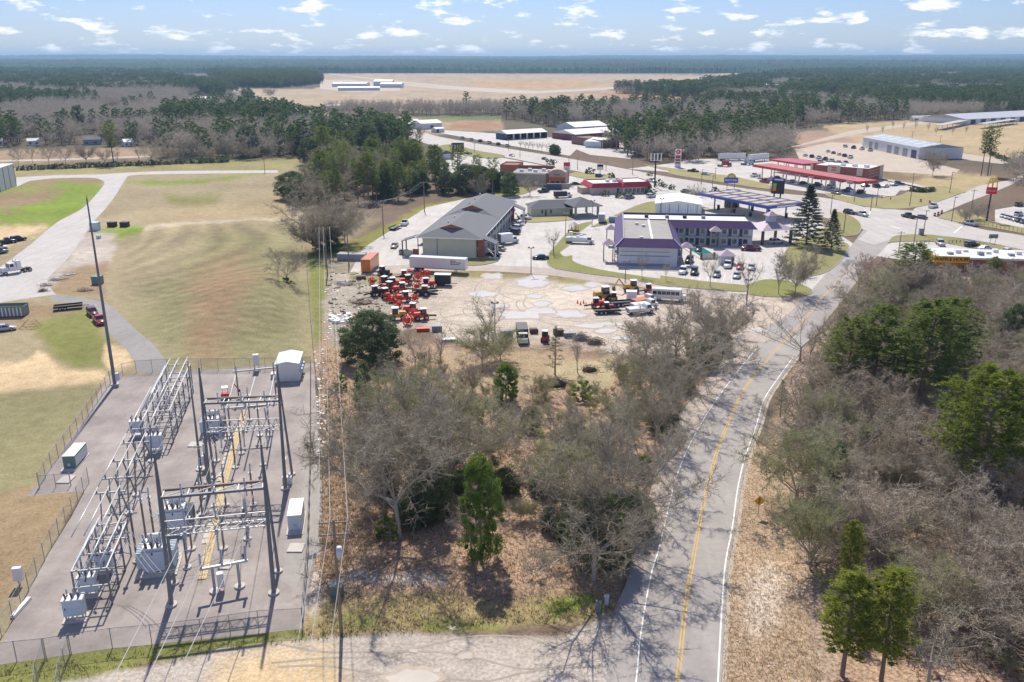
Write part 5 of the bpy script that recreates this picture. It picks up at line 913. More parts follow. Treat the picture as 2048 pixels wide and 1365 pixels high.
b.box('flat_roof', 1.1, W - 1.1, 1.1, yw + 3, 6.7, 6.95, ROOFG); b.box('flat_roof', 1.1, xw1 - 1.1, yw + 3.2, D_ - .4, 6.72, 6.97, ROOFW); b.box('parapet', 1.1, xw1 - 1.1, D_ - .3, D_, 5.6, 7.6, NAVY); b.box('parapet', 1.1, 1.4, 1.1, D_ - .4, 6.7, 7.55, GREYW); b.box('roof_divider', W * .55, W * .55 + .6, 1.2, yw + 2.9, 6.951, 7.1, TRIM); b.box('parapet', 1.4, W - 1.4, yw + 3.02, yw + 3.18, 6.7, 7.3, GREYW)
for x, y in ((W * .35, 3.), (W * .42, yw * .7), (W * .3, yw * .8)): b.box('roof_unit', x, x + 1., y, y + .9, 6.952, 7.6, CABW)
for i, x in enumerate((.25, .45, .62, .8)): b.box('roof_unit', W * 2 * x, W * 2 * x + 1.2, D_ - 6, D_ - 4.8, 6.975, 7.8, GREYW if i % 2 else DARK)
b.front('belt_course', .3, W - 2.0, 2.7, 3.0, GREYW); b.front('belt_course', .3, W - 2.0, 3.9, 4.1, GREYW); b.front('skirting', 0, W - 2, .0, .7, GREYW)
for k in range(5): b.front('wall_panel', .6 + (W - 3) * k / 5, .6 + (W - 3) * (k + .94) / 5, .75, 2.65, PALEW, t=.03)
b.box('gallery', W, W + 1.0, .5, yw - 1, 2.75, 2.95, CONCF); b.box('gallery', W + .2, xw1 - .3, yw - 1.1, yw, 2.75, 2.95, CONCF); b.box('gallery', -1.0, 0, .5, D_ - 3, 2.75, 2.95, CONCF)
n = 5
for i in range(n):
    y = 1 + (yw - 3) * i / n
    for z in (.05, 3.): b.right('door', W, y, y + 1, z, z + 2.1, DOORC); b.winr(W, y + 1.5, y + 3.0, z + .6, z + 2.)
    b.box('post', W + .95, W + 1.15, y, y + .2, 0, 5.3, GREYW); b.box('post', -1.15, -.95, y, y + .2, 0, 5.3, GREYW)
n = 7
for i in range(n):
    x = W + 1.2 + (xw1 - W - 2) * i / n
    for z in (.05, 3.): b.front('door', x, x + .95, z, z + 2.15, NAVY, yw); b.win(x + 1.25, x + 2.6, z + .65, z + 2.0, yw)
    b.box('post', x - .3, x - .12, yw - 1.15, yw - .97, 0, 5.3, GREYW); b.box('railing', x - .1, x + (xw1 - W - 2) / n - .35, yw - 1.12, yw - 1.06, 3.75, 3.85, GREYW)
def porch(parent, x, y, w_, z, nm='porch'):
    for px_, py_ in ((0, 0), (w_, 0), (0, w_), (w_, w_)): MB().box(x + px_ - .15, x + px_ + .15, y + py_ - .15, y + py_ + .15, 0, z).build('porch_post', GREYW, parent)
    MB().add([(x - .5, y - .5, z), (x + w_ + .5, y - .5, z), (x + w_ + .5, y + w_ + .5, z), (x - .5, y + w_ + .5, z), (x + w_ / 2, y + w_ / 2, z + 1.5)], [(0, 1, 4), (1, 2, 4), (2, 3, 4), (3, 0, 4), (3, 2, 1, 0)]).build('porch_roof', PURL, parent)
porch(b.o, (W + xw1) / 2 - .5, yw - 3.6, 2.6, 5.0); porch(b.o, W + 1.3, 2.4, 2.6, 4.9); porch(b.o, -4.2, 4.5, 2.6, 4.9); porch(b.o, -3.6, D_ * .62, 2.4, 4.9)
def pav(label, u1, v1, u2, v2, d, z, rise, cup, cat='pavilion', name='pavilion'):
    b = Bld(name, label, cat, u1, v1, u2, v2); W = b.W
    for x in (0, W):
        for y in (0, d): b.box('pillar', x - .35, x + .35, y - .35, y + .35, 0, z, WOODB)
    MB().add([(-1, -1, z), (W + 1, -1, z), (W + 1, d + 1, z), (-1, d + 1, z), (W / 2, d / 2, z + rise)], [(0, 1, 4), (1, 2, 4), (2, 3, 4), (3, 0, 4), (3, 2, 1, 0)]).build('roof', PURL if cup else PURP, b.o)
    if cup: c = W / 2; b.box('cupola', c - 1.2, c + 1.2, d / 2 - 1.2, d / 2 + 1.2, z + rise - 1.6, z + rise + 1.4, PALEW); MB().add([(c - 1.8, d / 2 - 1.8, z + rise + 1.4), (c + 1.8, d / 2 - 1.8, z + rise + 1.4), (c + 1.8, d / 2 + 1.8, z + rise + 1.4), (c - 1.8, d / 2 + 1.8, z + rise + 1.4), (c, d / 2, z + rise + 2.8)], [(0, 1, 4), (1, 2, 4), (2, 3, 4), (3, 0, 4), (3, 2, 1, 0)]).build('cupola_roof', PURL, b.o)
    return b
pav('purple roofed entrance canopy with a white cupola beside the purple motel', 1524, 490, 1580, 487, 9, 4.4, 2.4, True, 'canopy', 'entrance_canopy')
b = Bld('pool_house', 'small white pool house with faded purple hipped roof', 'pool house', 1441, 530, 1468, 530); W = b.W; b.box('wall', 0, W, 0, 3.6, 0, 2.5, PALEW); MB().add([(-.5, -.5, 2.5), (W + .5, -.5, 2.5), (W + .5, 4.1, 2.5), (-.5, 4.1, 2.5), (W * .5, 1.8, 4.0)], [(0, 1, 4), (1, 2, 4), (2, 3, 4), (3, 0, 4), (3, 2, 1, 0)]).build('roof', PURL, b.o); b.front('door', W * .8, W * .95, 0, 2., NAVY)
b = Bld('swimming_pool', 'small green swimming pool with pale fence in front of the purple motel', 'pool', 1402, 515, 1434, 514); W = b.W; D_ = b.loc(1405, 497)[1]; b.box('pool_deck', -1.2, W + 1.2, -2.5, D_ + 1, .02, .2, CONCF); b.box('water', 0, W, 0, D_, .12, .23, M('pool_water', (.03, .22, .20), .15, 0, .1, 1.))
for i in range(6): b.box('fence_panel', -1.2 + (W + 2.4) * i / 6, -1.2 + (W + 2.4) * (i + .93) / 6, -2.56, -2.5, .2, 1.6, M('pale_fence', (.66, .62, .50), .8, 0, .1, 1.))
for x in (-1.2, W * .55): b.box('pillar', x, x + .5, -2.9, -2.57, 0, 2., WOODB)
o = thing('gazebo', 'small timber gazebo on the grass strip between the motels', 'gazebo', G(1147, 466)); 
for k in range(6): a_ = k * math.pi / 3; MB().bar((1.5 * math.cos(a_), 1.5 * math.sin(a_), 0), (1.5 * math.cos(a_), 1.5 * math.sin(a_), 2.6), .14).build('post', WOODB, o); a2 = a_ + math.pi / 3; MB().bar((1.5 * math.cos(a_), 1.5 * math.sin(a_), .55), (1.5 * math.cos(a2), 1.5 * math.sin(a2), .55), .1, .9).build('rail', TERR, o)
MB().tube((0, 0, 2.6), (0, 0, 3.7), 2.0, .05, 6).build('roof', PURL, o)
# generic sheds, shops and houses
def shed(name, label, cat, u1, v1, u2, v2, dep, h, rise, wall, roof, ridge='x', doors=(), over=.3, group=None, rside=(), open_front=0):
    b = Bld(name, label, cat, u1, v1, u2, v2, group); W = b.W
    if open_front:
        b.box('wall', 0, W, dep - .3, dep, 0, h, wall); b.box('wall', 0, .3, 0, dep - .3, 0, h, wall); b.box('wall', W - .3, W, 0, dep - .3, 0, h, wall)
        for i in range(1, open_front): b.box('pillar', W * i / open_front - .5, W * i / open_front + .5, 0, .6, 0, h, TRIM)
    else: b.box('wall', 0, W, 0, dep, 0, h, wall)
    if ridge == 'x':
        MB().add([(-over, -over, h), (W + over, -over, h), (W + over, dep + over, h), (-over, dep + over, h), (-over, dep / 2, h + rise), (W + over, dep / 2, h + rise)], [(0, 1, 5, 4), (2, 3, 4, 5), (1, 2, 5), (3, 0, 4), (3, 2, 1, 0)]).build('roof', roof, b.o)
    elif ridge == 'y':
        MB().add([(-over, -over, h), (W + over, -over, h), (W + over, dep + over, h), (-over, dep + over, h), (W / 2, -over, h + rise), (W / 2, dep + over, h + rise)], [(0, 1, 4), (1, 2, 5, 4), (2, 3, 5), (3, 0, 4, 5), (3, 2, 1, 0)]).build('roof', roof, b.o)
    else:
        b.box('roof', .25, W - .25, .25, dep - .25, h - .3, h - .1, roof)
        for q in ((0, W, 0, .25), (0, W, dep - .25, dep), (0, .25, .252, dep - .252), (W - .25, W, .252, dep - .252)): b.box('parapet', *q, h + .002, h + rise, wall)
    for (f0, f1, z0, z1, m_, nm) in doors:
        if nm == 'window': b.win(W * f0, W * f1, z0, z1, n=2)
        else: b.front(nm, W * f0, W * f1, z0, z1, m_)
    for (f0, f1, z0, z1, m_, nm) in rside: b.right(nm, W, dep * f0, dep * f1, z0, z1, m_)
    return b
b = shed('metal_building', 'white metal building with wide white roof behind the purple motel', 'shed', 1310, 430, 1402, 433, 20, 4.2, 1.2, WMET, ROOFW, 'y', [(.1 + .2 * i, .105 + .2 * i + .005, 0, 4.1, NAVY, 'pilaster') for i in range(5)])
b = shed('warehouse', 'long white warehouse with blue grey doors and grey metal roof', 'warehouse', 1724, 295, 1836, 319, 26, 6.4, 2.0, WMET, GMET, 'x', [(.13, .19, .8, 4.6, GREYW, 'loading_door'), (.24, .30, .8, 4.6, GREYW, 'loading_door'), (.47, .545, 0, 4.6, GREYW, 'loading_door'), (.60, .675, 0, 4.6, GREYW, 'loading_door'), (.74, .82, 0, 4.6, GREYW, 'loading_door'), (.88, .965, 0, 4.6, NAVY, 'loading_door')], rside=[(.3, .4, 0, 3.4, GREYW, 'loading_door'), (.6, .66, 0, 2.3, GREYW, 'door')])
for k in range(7): x = b.W * (k + .5) / 7; MB().add([(x, 1, 6.4 + 2 * (1 / 13) + .03), (x + 1.3, 1, 6.4 + 2 / 13 + .03), (x + 1.3, 11.5, 6.4 + 2 * 11.5 / 13 + .03), (x, 11.5, 6.4 + 2 * 11.5 / 13 + .03)], [(0, 1, 2, 3)]).build('skylight', ROOFW, b.o)
b = shed('depot', 'very long low depot with pale ridged roof at the right edge', 'depot', 1930, 250, 2120, 239, 42, 4.5, 3.2, WMET, M('depot_roof', (.52, .53, .55), .5, .1, .1, .3, stripes=2.), 'x', [(.05 + .1 * i, .1 + .1 * i, 0, 4, NAVY, 'loading_door') for i in range(9)])
for (ul, vl, ur, vr, lb) in [(1885,261,1960,245,'left covered walkway in front of the long depot'), (1970,258,2035,248,'right covered walkway in front of the long depot')]:
    b = Bld('covered_walkway', lb, 'canopy', ul, vl, ur, vr); b.box('roof', 0, b.W, 0, 7, 3.6, 3.9, M('walkway_roof', (.45, .44, .44), .7)); 
    for i in range(9): b.box('pillar', b.W * i / 8.2, b.W * i / 8.2 + .4, .2, .6, 0, 3.6, TRIM)
shed('open_shed', 'white roofed open shed with navy bays beside the highway', 'shed', 1014, 281, 1094, 276, 14, 4.2, 2.2, NAVY, ROOFW, 'x', open_front=6)
b = shed('church', 'low brown brick hall with flat front facing the highway', 'hall', 1143, 288, 1203, 297, 14, 4.6, .4, M('brown_brick', (.21, .13, .11), .85, 0, .2, 2.), ROOFG, 'flat', [(.42, .58, .2, 2.8, TRIM, 'door')]); shed('church_wing', 'wide white roofed hall behind the brown brick hall', 'hall', 1150, 282, 1240, 275, 24, 4.2, 2.6, M('maroon_wall', (.22, .07, .08), .8), ROOFW, 'x'); shed('church_wing', 'white gabled hall at the back with navy window band', 'hall', 1150, 270, 1215, 266, 22, 5.5, 3., PALEW, ROOFW, 'x', [(.25, .6, 3., 5., NAVY, 'window_band')]); shed('canopy_shed', 'flat open shelter behind the white roofed hall', 'shelter', 1220, 262, 1262, 260, 12, 4.5, .3, GREYW, ROOFG, 'flat', open_front=3); shed('church_wing', 'white end wing right of the brown brick hall', 'hall', 1205, 297, 1236, 290, 12, 4., 1.5, PALEW, ROOFW, 'y')
shed('farm_shed', 'white roofed shed group left of the highway curve, left part', 'shed', 812, 259, 846, 257, 18, 4.5, 2.4, CREAM, ROOFW, 'x', [(.7, .95, 0, 3, NAVY, 'door')]); shed('farm_shed', 'white roofed shed group left of the highway curve, right part', 'shed', 842, 260, 884, 258, 16, 4.8, 2.2, PALEW, ROOFW, 'x', [(.45, .6, 0, 3, NAVY, 'door')]); shed('small_shed', 'small white shed in front of the white roofed sheds', 'shed', 872, 266, 889, 265, 7, 3, .8, PALEW, ROOFW, 'x', [(.1, .35, 0, 2.4, NAVY, 'door')])
shed('garage', 'dark roofed garage near the billboard', 'garage', 880, 320, 906, 318, 10, 3, 2., PALEW, SHIND, 'y'); shed('house', 'dark roofed house hidden behind pines by the highway', 'house', 790, 323, 850, 321, 12, 3, 2., CREAM, SHIND, 'x')
# tan fast-food restaurant with orange awning
b = Bld('restaurant', 'tan stucco restaurant with orange awning and rounded gable', 'restaurant', 1022, 372, 1098, 374); W = b.W; D_ = 18; xr = W + 7.5
b.box('wall', 0, W, 0, D_, 0, 5.6, TANB); b.box('wall', W, xr, -.6, 12, 0, 6.2, TANB); b.box('roof', .3, W - .1, .3, D_ - .3, 5.601, 5.7, ROOFG)
MB().xprism([(W, 6.2), (xr, 6.2), (xr, 6.6), (W + 5.6, 7.6), (W + 3.8, 7.9), (W + 1.9, 7.6), (W, 6.6)], -.6, 11.9).build('gable', TANB, b.o)
for x0_, x1_ in ((0, W * .31), (W * .33, W * .64), (W * .66, W * .97)): b.front('parapet_cap', x0_, x1_, 5.3, 5.9, TRIM); b.front('wall_panel', x0_ + .4, x1_ - .4, .6, 5.0, TANB, t=.04)
b.front('pier', W - 1.4, W - .02, 0, 6.0, BRICK, t=.3); b.front('base_course', 0, W - 1.5, 0, .55, BRICK)
MB().add([(W + .1, -.62, 4.3), (xr, -.62, 4.3), (xr, -2.4, 3.1), (W + .1, -2.4, 3.1)], [(3, 2, 1, 0)]).build('awning', M('orange_awning', (.75, .13, .02), .6), b.o); [b.front('sign_stroke', W + 2.2 + .5 * k, W + 2.6 + .5 * k, 5.2, 5.9 - .25 * (k % 2), BRICK, -.6) for k in range(6)]
for i in range(3): b.win(W + .7 + i * 2.3, W + 2.5 + i * 2.3, .6, 2.6, -.6)
for i in range(5): b.box('roof_unit', 3 + i * 3.2, 4.6 + i * 3.2, 5 + (i % 2) * 4, 6.6 + (i % 2) * 4, 5.72, 6.8, CABW)
b.box('back_parapet', 0, W, D_ - .3, D_, 5.6, 7.2, BRICK); shed('shop', 'small brick shop behind the tan restaurant', 'shop', 1000, 350, 1035, 351, 14, 4.5, .5, BRICK, ROOFW, 'flat')
# red-roofed restaurant
b = Bld('restaurant', 'low restaurant with bright red mansard roof', 'restaurant', 1183, 390, 1297, 386); W = b.W; D_ = 14; b.box('wall', 0, W, 0, D_, 0, 3.0, M('pink_stucco', (.58, .50, .45), .8, 0, .06, 1.)); rm = M('x') if 0 else REDR
for k, (x0_, x1_, y0_, y1_, zt) in enumerate(((-.6, W * .56, -1.0, D_, 4.7), (W * .5, W + .8, -2.2, D_ - 1, 5.0))):
    i_ = 1.3; a_ = [(x0_, y0_, 2.9), (x1_, y0_, 2.9), (x1_, y1_, 2.9), (x0_, y1_, 2.9)]; c_ = [(x0_ + i_, y0_ + i_, zt), (x1_ - i_, y0_ + i_, zt), (x1_ - i_, y1_ - i_, zt), (x0_ + i_, y1_ - i_, zt)]
    MB().add(a_ + c_, [(0, 1, 5, 4), (1, 2, 6, 5), (2, 3, 7, 6), (3, 0, 4, 7)]).build('mansard_roof', REDR, b.o); b.box('flat_roof', x0_ + i_, x1_ - i_, y0_ + i_, y1_ - i_, zt - .5, zt - .35, ROOFW)
b.box('dining_wing', W * .52, W, -1.6, 0, 0, 2.9, M('pink_stucco')); n = 6
for i in range(n): b.win(W * .55 + (W * .42) * i / n, W * .55 + W * .42 * (i + .85) / n, .6, 2.4, -1.6)
b.front('door', W * .44, W * .48, 0, 2.3, NAVY); b.box('side_room', -3.5, 0, 3, 9, 0, 2.6, TANB)
for i in range(3): b.box('roof_unit', 8 + i * 3, 9.6 + i * 3, 5, 6.6, 4.36, 5.5, CABW)
# fuel stations
def canopy_st(label, p1, p2, dep, z, th, mat, topm, ncol, group=None):
    a = G(*p1, z); b_ = G(*p2, z); o = thing('fuel_canopy', label, 'canopy', (a.x, a.y, 0), ang(a, b_), group); W = (b_ - a).length
    MB().box(.1, W - .1, .1, dep - .1, z + .1, z + th - .15).build('ceiling', TRIM, o); MB().box(.12, W - .12, .12, dep - .12, z + th - .14, z + th - .05).build('deck', topm, o)
    for q in ((0, W, 0, .1), (0, W, dep - .1, dep), (0, .1, .102, dep - .102), (W - .1, W, .102, dep - .102)): MB().box(*q, z, z + th).build('fascia', mat, o)
    for i in range(ncol):
        x = W * (i + .5) / ncol
        for y in (dep * .25, dep * .75): MB().box(x - .2, x + .2, y - .2, y + .2, 0, z + .1).build('column', GREYW if mat is BLUEM else TRIM, o)
    return o, W
DKROOF = M('dark_canopy_roof', (.06, .05, .055), .8, 0, .3, .5)
o, W = canopy_st('blue fuel canopy with dark open roof deck', (1396, 391), (1536, 419), 18, 5.0, 1.0, BLUEM, DKROOF, 4)
for i in range(7):
    for k in range(2): MB().box(1.5 + W * i / 7.3, 1.5 + W * (i + .62) / 7.3, 1.2 + 8.6 * k, 7.8 + 8.6 * k, 5.96, 6.0).build('skylight', M('dusty_panel', (.42, .37, .36), .6), o)
MB().add([(W + .02, 4, 5.25), (W + .02, 13, 5.25), (W + .02, 13.4, 5.75), (W + .02, 4.4, 5.75)], [(0, 1, 2, 3)]).build('sign_stroke', SGNW, o)
for i in range(4):
    for y in (4.5, 13.5): pu = thing('fuel_pump', 'fuel pump under the blue canopy', 'fuel pump', o.matrix_basis @ Vector((W * (i + .8) / 4.3, y, 0)), o.rotation_euler[2], 'pumps under the blue canopy'); MB().box(-.45, .45, -.3, .3, 0, 1.7).build('cabinet', DARK, pu); MB().box(-.47, .47, -.32, .32, 1.7, 2.0).build('top_sign', GREYW, pu); MB().box(-.7, .7, -.6, .6, 0, .15).build('island', CONCF, pu)
b = shed('kiosk', 'dark kiosk under the blue fuel canopy', 'kiosk', 1448, 415, 1470, 417, 5, 2.8, .3, WOODB, SHIND, 'flat', [(.2, .4, .5, 2, GLASS, 'window')])
o, W = canopy_st('long red fuel canopy in front of the brick convenience store', (1505, 334), (1716, 369), 11, 5.0, 1.1, REDC, M('red_deck', (.40, .10, .10), .7, 0, .3, .3), 8)
letters(o, 'CIRCLE K', 1.0, (W * .93, -.05, 5.55), 0, SGNW, .03, bold=.03)
for i in range(8): pu = thing('fuel_pump', 'white fuel pump under the long red canopy', 'fuel pump', o.matrix_basis @ Vector((W * (i + .5) / 8, 1.2, 0)), o.rotation_euler[2], 'pumps under the red canopy'); MB().box(-.5, .5, -.35, .35, .15, 1.9).build('cabinet', SGNW, pu); MB().box(-.45, .45, -.37, -.352, .9, 1.5).build('screen', SGNR, pu); MB().box(-1., 1., -.7, .7, 0, .15).build('island', CONCF, pu)
canopy_st('second red fuel canopy for trucks behind the long one', (1538, 322), (1606, 332), 14, 5.2, .9, REDC, REDC, 4)
zt = 6.4; p = G(1735, 366); q = G(1622, 329, zt); b = Bld.__new__(Bld); b.a = Vector((q.x, q.y, 0)); b.W = (p - b.a).length; b.rz = ang(b.a, p); b.o = thing('convenience_store', 'brick convenience store with cream sign panels and flat white roof', 'store', b.a, b.rz); W = b.W; D_ = 20
b.box('wall', 0, W, 0, D_, 0, 5.6, BRICK); b.box('roof', .3, W - .3, .3, D_ - .3, 5.601, 5.75, ROOFW)
for q in ((0, W, 0, .3), (W - .3, W, .302, D_)): b.box('parapet', *q, 5.6, 6.4, BRICK)
for f0, f1, z0, z1 in ((.0, .04, 0, 6.6), (.30, .52, 3.2, 6.9), (.80, .9, 2.8, 6.5)): b.front('sign_panel', W * f0, W * f1, z0, z1, M('cream_panel', (.66, .54, .40), .7, 0, .05, 1.), t=.2)
b.front('logo_frame', W * .37, W * .45, 4.3, 5.9, SGNR, -.2, t=.06); letters(b.o, 'CIRCLE K', .8, (W * .41, -.29, 5.1), 0, SGNW, .03, bold=.02)
for z in (2.2, 3.6, 5.0): b.right('stone_band', W, .3, D_ - 5, z, z + .18, M('cream_panel'), t=.08)
b.right('corner_panel', W, D_ - 4.8, D_, 0, 6.6, M('cream_panel'), t=.2)
for i in range(6): b.win(W * (.08 + .12 * i), W * (.08 + .12 * i + .1), .5, 2.6)
for i in range(3): b.box('roof_unit', W * (.4 + .2 * i), W * (.4 + .2 * i) + 2, 9, 11, 5.76, 7, CABW)
o, W = None, None
b = Bld('black_sign', 'black sign wall with bright price panel beside the blue canopy', 'sign', 1541, 398, 1566, 400); b.box('post', b.W * .2, b.W * .3, 0, .4, 0, 3, BLACK); b.box('post', b.W * .7, b.W * .8, 0, .4, 0, 3, BLACK); b.box('panel', 0, b.W, -.1, .5, 2.2, 8.5, BLACK); b.front('blue_strip', .1, b.W - .1, 7.4, 8.4, BLUEM, -.1); b.front('green_panel', b.W * .1, b.W * .38, 5.0, 6.4, M('price_green', (.15, .5, .05), .5), -.1); b.front('orange_panel', b.W * .1, b.W * .38, 3.4, 4.9, M('price_orange', (.75, .16, .02), .5), -.1); b.front('sign_stroke', b.W * .2, b.W * .9, 7.7, 8.1, SGNW, -.17)
# low diner with yellow sign
b = Bld('diner', 'low diner with yellow sign band and cluttered white roof', 'diner', 1868, 545, 2010, 549); W = b.W; b.box('wall', 0, W + 20, 0, 11, 0, 3.8, BRICK); b.box('roof', -.3, W + 20, -.3, 11.3, 3.8, 4.3, ROOFW); zt = 4.3
b.box('sign_band', -.3, W * .46, -.55, -.302, 2.9, 4.6, YELS); b.box('sign_band', -.55, -.3, -.3, 9, 2.9, 4.6, YELS); b.front('orange_band', -.3, W * .46, 2.2, 2.88, M('diner_orange', (.55, .14, .03), .6), -.3); letters(b.o, 'WAFFLE HOUSE', 1.25, (W * .21, -.58, 3.75), 0, BLACK, .03, bold=.03)
for i in range(9): b.box('roof_unit', 4 + i * 2.6, 5.4 + i * 2.6, 3 + (i % 3) * 2, 4.4 + (i % 3) * 2, 4.31, 4.9 + .3 * (i % 2), CABW if i % 3 else GREYW)
for i in range(5): b.win(1 + i * 2.4, 2.8 + i * 2.4, .8, 2.1)
# far buildings
shed('hangar', 'white airfield hangar, tallest of the row', 'hangar', 747, 172.5, 784, 172.5, 40, 9, 3, PALEW, ROOFW, 'x', group='airfield hangars'); shed('hangar', 'white airfield hangar at the right end of the row', 'hangar', 760, 176, 803, 176, 40, 7, 2.5, PALEW, ROOFW, 'x', group='airfield hangars'); shed('hangar', 'long low airfield hangar in front', 'hangar', 676, 182, 760, 181.5, 20, 5, 2, PALEW, ROOFW, 'x', group='airfield hangars'); shed('hangar', 'flat airfield hangar left of the tallest', 'hangar', 664, 174, 732, 174, 50, 6, 2, PALEW, ROOFW, 'x', group='airfield hangars')
for u1, v1, u2, v2, d_, h_, lb in [(389,208,440,206,26,6,'white flat roofed factory in the left woods'), (257,149,293,149,60,8,'far white warehouse in the left woods'), (333,152,352,152,40,8,'far pale building by the vanishing highway'), (415,209,470,213,20,4,'low white store beside the highway in the left woods'), (477,227,505,229,22,5,'white roofed shop among trees near the highway'), (400,224,430,223,14,4,'low roof among bare trees below the white factory'), (218,236,246,237,14,3.5,'dark roofed house in the left woods clearing'), (190,229,204,229,10,3,'white trailer beside the dark roofed house'), (167,291,202,290,12,3.5,'grey barn behind the tree row'), (56,292,82,291,5,3,'parked white camper at the edge of the left woods'), (-12,292,8,291,8,3.2,'white shed at the left edge of the picture'), (1500,178,1558,180,50,7,'low tan complex among trees right of the airfield'), (1555,166,1600,166,40,7,'far tan building right of the airfield'), (1648,160,1678,160,40,7,'far pale building in the pines'), (2018,151,2060,151,60,9,'far white building at the right edge'), (1894,163,1930,163,40,7,'far grey building in the right pines'), (1900,198,1938,199,30,6,'white roofs in the right pines'), (585,152,612,152,60,8,'far white factory behind the left pines'), (1825,243,1862,242,4,3.2,'white coach body parked in the dry meadow'), (545,303,575,302,10,3.5,'roof hidden among the bare trees beyond the field'), (250,294,268,293,8,3,'white van body among trees beyond the field'), (655,222,690,222,20,5,'long low building at the edge of the airfield')]:
    shed('distant_building', lb, 'building', u1, v1, u2, v2, d_, h_, 1.6, M('camper_white', (.74, .73, .70), .6) if 'white' in lb or 'pale' in lb else TANB if 'tan' in lb else GREYW, SHIND if 'dark' in lb or 'grey' in lb else ROOFW, 'x', [(.1, .3, .8, 2.2, GLASS, 'window'), (.6, .8, .8, 2.2, GLASS, 'window')])
# metal building at the left edge
b = Bld('metal_building', 'tall white metal building cut off by the left edge', 'warehouse', -60, 408, 33, 372); W = b.W; b.box('wall', 0, W, 0, 45, 0, 9.5, WMET); b.box('roof', -.3, W + .3, -.3, 45, 9.5, 9.9, ROOFW)
for i in range(9): b.front('pilaster', W * i / 8 - .15, W * i / 8 + .15, 0, 9.4, NAVY, t=.1)
# ---------------------------------------------------------------- vehicles
PAINT = {'white': (.80, .80, .79), 'black': (.018, .018, .02), 'silver': (.50, .51, .52), 'grey': (.20, .21, .22), 'navy': (.02, .03, .09), 'red': (.42, .02, .02), 'maroon': (.15, .012, .02), 'gold': (.46, .40, .28), 'blue': (.03, .09, .30), 'orange': (.70, .20, .02), 'tan': (.45, .38, .28), 'skyblue': (.42, .52, .62), 'yellow': (.70, .42, .04), 'green': (.05, .10, .07)}
def paint(c): return M('paint_' + c, PAINT[c], .35, 0, .05, 1., coat=.6)
CGL = M('car_glass', (.025, .03, .036), .08, 0, .1, 1., spec=.9); RIM = M('wheel_rim', (.45, .45, .46), .4, .5, .1, 5.); HL = M('headlight_lens', (.75, .77, .78), .15); TL = M('taillight_lens', (.40, .02, .02), .25)
VC = {}
def body_loft(st): return MB().loft([[(x, -hw * .92, zb), (x, hw * .92, zb), (x, hw, (zb + zt) * .52), (x, hw * .93, zt), (x, -hw * .93, zt), (x, -hw, (zb + zt) * .52)] for x, zb, zt, hw in st])
def house(x0, x1, hw, z0, z1, f, r, s): return MB().add([(x0, -hw, z0), (x1, -hw, z0), (x1, hw, z0), (x0, hw, z0), (x0 + r, -hw + s, z1), (x1 - f, -hw + s, z1), (x1 - f, hw - s, z1), (x0 + r, hw - s, z1)], [(3, 2, 1, 0), (4, 5, 6, 7), (0, 1, 5, 4), (1, 2, 6, 5), (2, 3, 7, 6), (3, 0, 4, 7)])
#          length half-width belt roof cabin x0 x1 slopes
KIND = {'sedan': (4.8, .90, .92, 1.44, -1.65, 1.15, .85, .75), 'suv': (4.8, .96, 1.08, 1.78, -2.25, 1.0, .75, .35), 'hatch': (4.3, .88, .95, 1.52, -2.0, 1.05, .8, .45), 'pickup': (5.8, .99, 1.12, 1.88, -.7, 1.35, .6, .25), 'van': (5.6, 1.0, 1.15, 2.3, -2.75, 2.0, .9, .1)}
def car_meshes(kind, c):
    k = (kind, c)
    if k in VC: return VC[k]
    Ln, hw, bz, rz_, c0, c1, fs, rs = KIND[kind]; h = Ln / 2; hd = bz - (.04 if kind in ('pickup', 'suv') else .10); tk = bz - .02 if kind != 'pickup' else bz - .12; P_ = []
    b_ = body_loft([(-h, .38, tk - .2, hw * .86), (-h + .15, .28, tk, hw * .95), (-h + .8, .26, tk, hw), (c0 + .2, .25, bz, hw), (c1, .25, bz, hw), (h - .7, .26, hd - .04, hw * .98), (h - .15, .3, hd - .16, hw * .92), (h, .4, hd - .32, hw * .8)]); P_.append(('body', b_.mesh('body', paint(c), True), None))
    P_.append(('windows', house(c0, c1, hw * .93, bz - .02, rz_ - .05, fs, rs, .16).mesh('windows', CGL), None)); P_.append(('roof', house(c0 + rs * .86, c1 - fs * .86, hw * .93 - .13, rz_ - .12, rz_, .12, .12, .05).mesh('roof', paint(c)), None))
    pl = MB()
    for x in (c0 + rs * .5, (c0 + c1) / 2 - .1):
        for s_ in (-1, 1): pl.bar((x, s_ * hw * .92, bz), (x + .12, s_ * (hw * .93 - .14), rz_ - .08), .10)
    P_.append(('pillars', pl.mesh('pillars', paint(c)), None))
    if kind == 'van': P_.append(('side_panel', MB().box(c0 + .1, c1 - 1.3, -hw * .94, hw * .94, bz, rz_ - .1, .05, .14).mesh('side_panel', paint(c)), None))
    if kind == 'pickup': P_.append(('bed', MB().box(-h + .18, c0 - .1, -hw * .82, hw * .82, tk - .02, tk + .012).mesh('bed', DARK), None)); P_.append(('bed_rail', MB().box(-h + .1, c0, -hw * .95, -hw * .83, tk - .05, tk + .16).box(-h + .1, c0, hw * .83, hw * .95, tk - .05, tk + .16).box(-h + .05, -h + .17, -hw * .94, hw * .94, tk - .3, tk + .15).mesh('bed_rail', paint(c)), None))
    P_ += wheel_parts(((h * .62, hw), (-h * .60, hw)), .36 if kind not in ('pickup', 'van') else .40); 
    for s_ in (-1, 1): P_.append(('headlight', MB().box(h - .2, h - .04, s_ * hw * .62 - .16, s_ * hw * .62 + .16, hd - .36, hd - .2).mesh('headlight', HL), None)); P_.append(('taillight', MB().box(-h - .01, -h + .1, s_ * hw * .74 - .12, s_ * hw * .74 + .12, tk - .4, tk - .2).mesh('taillight', TL), None))
    VC[k] = P_; return P_
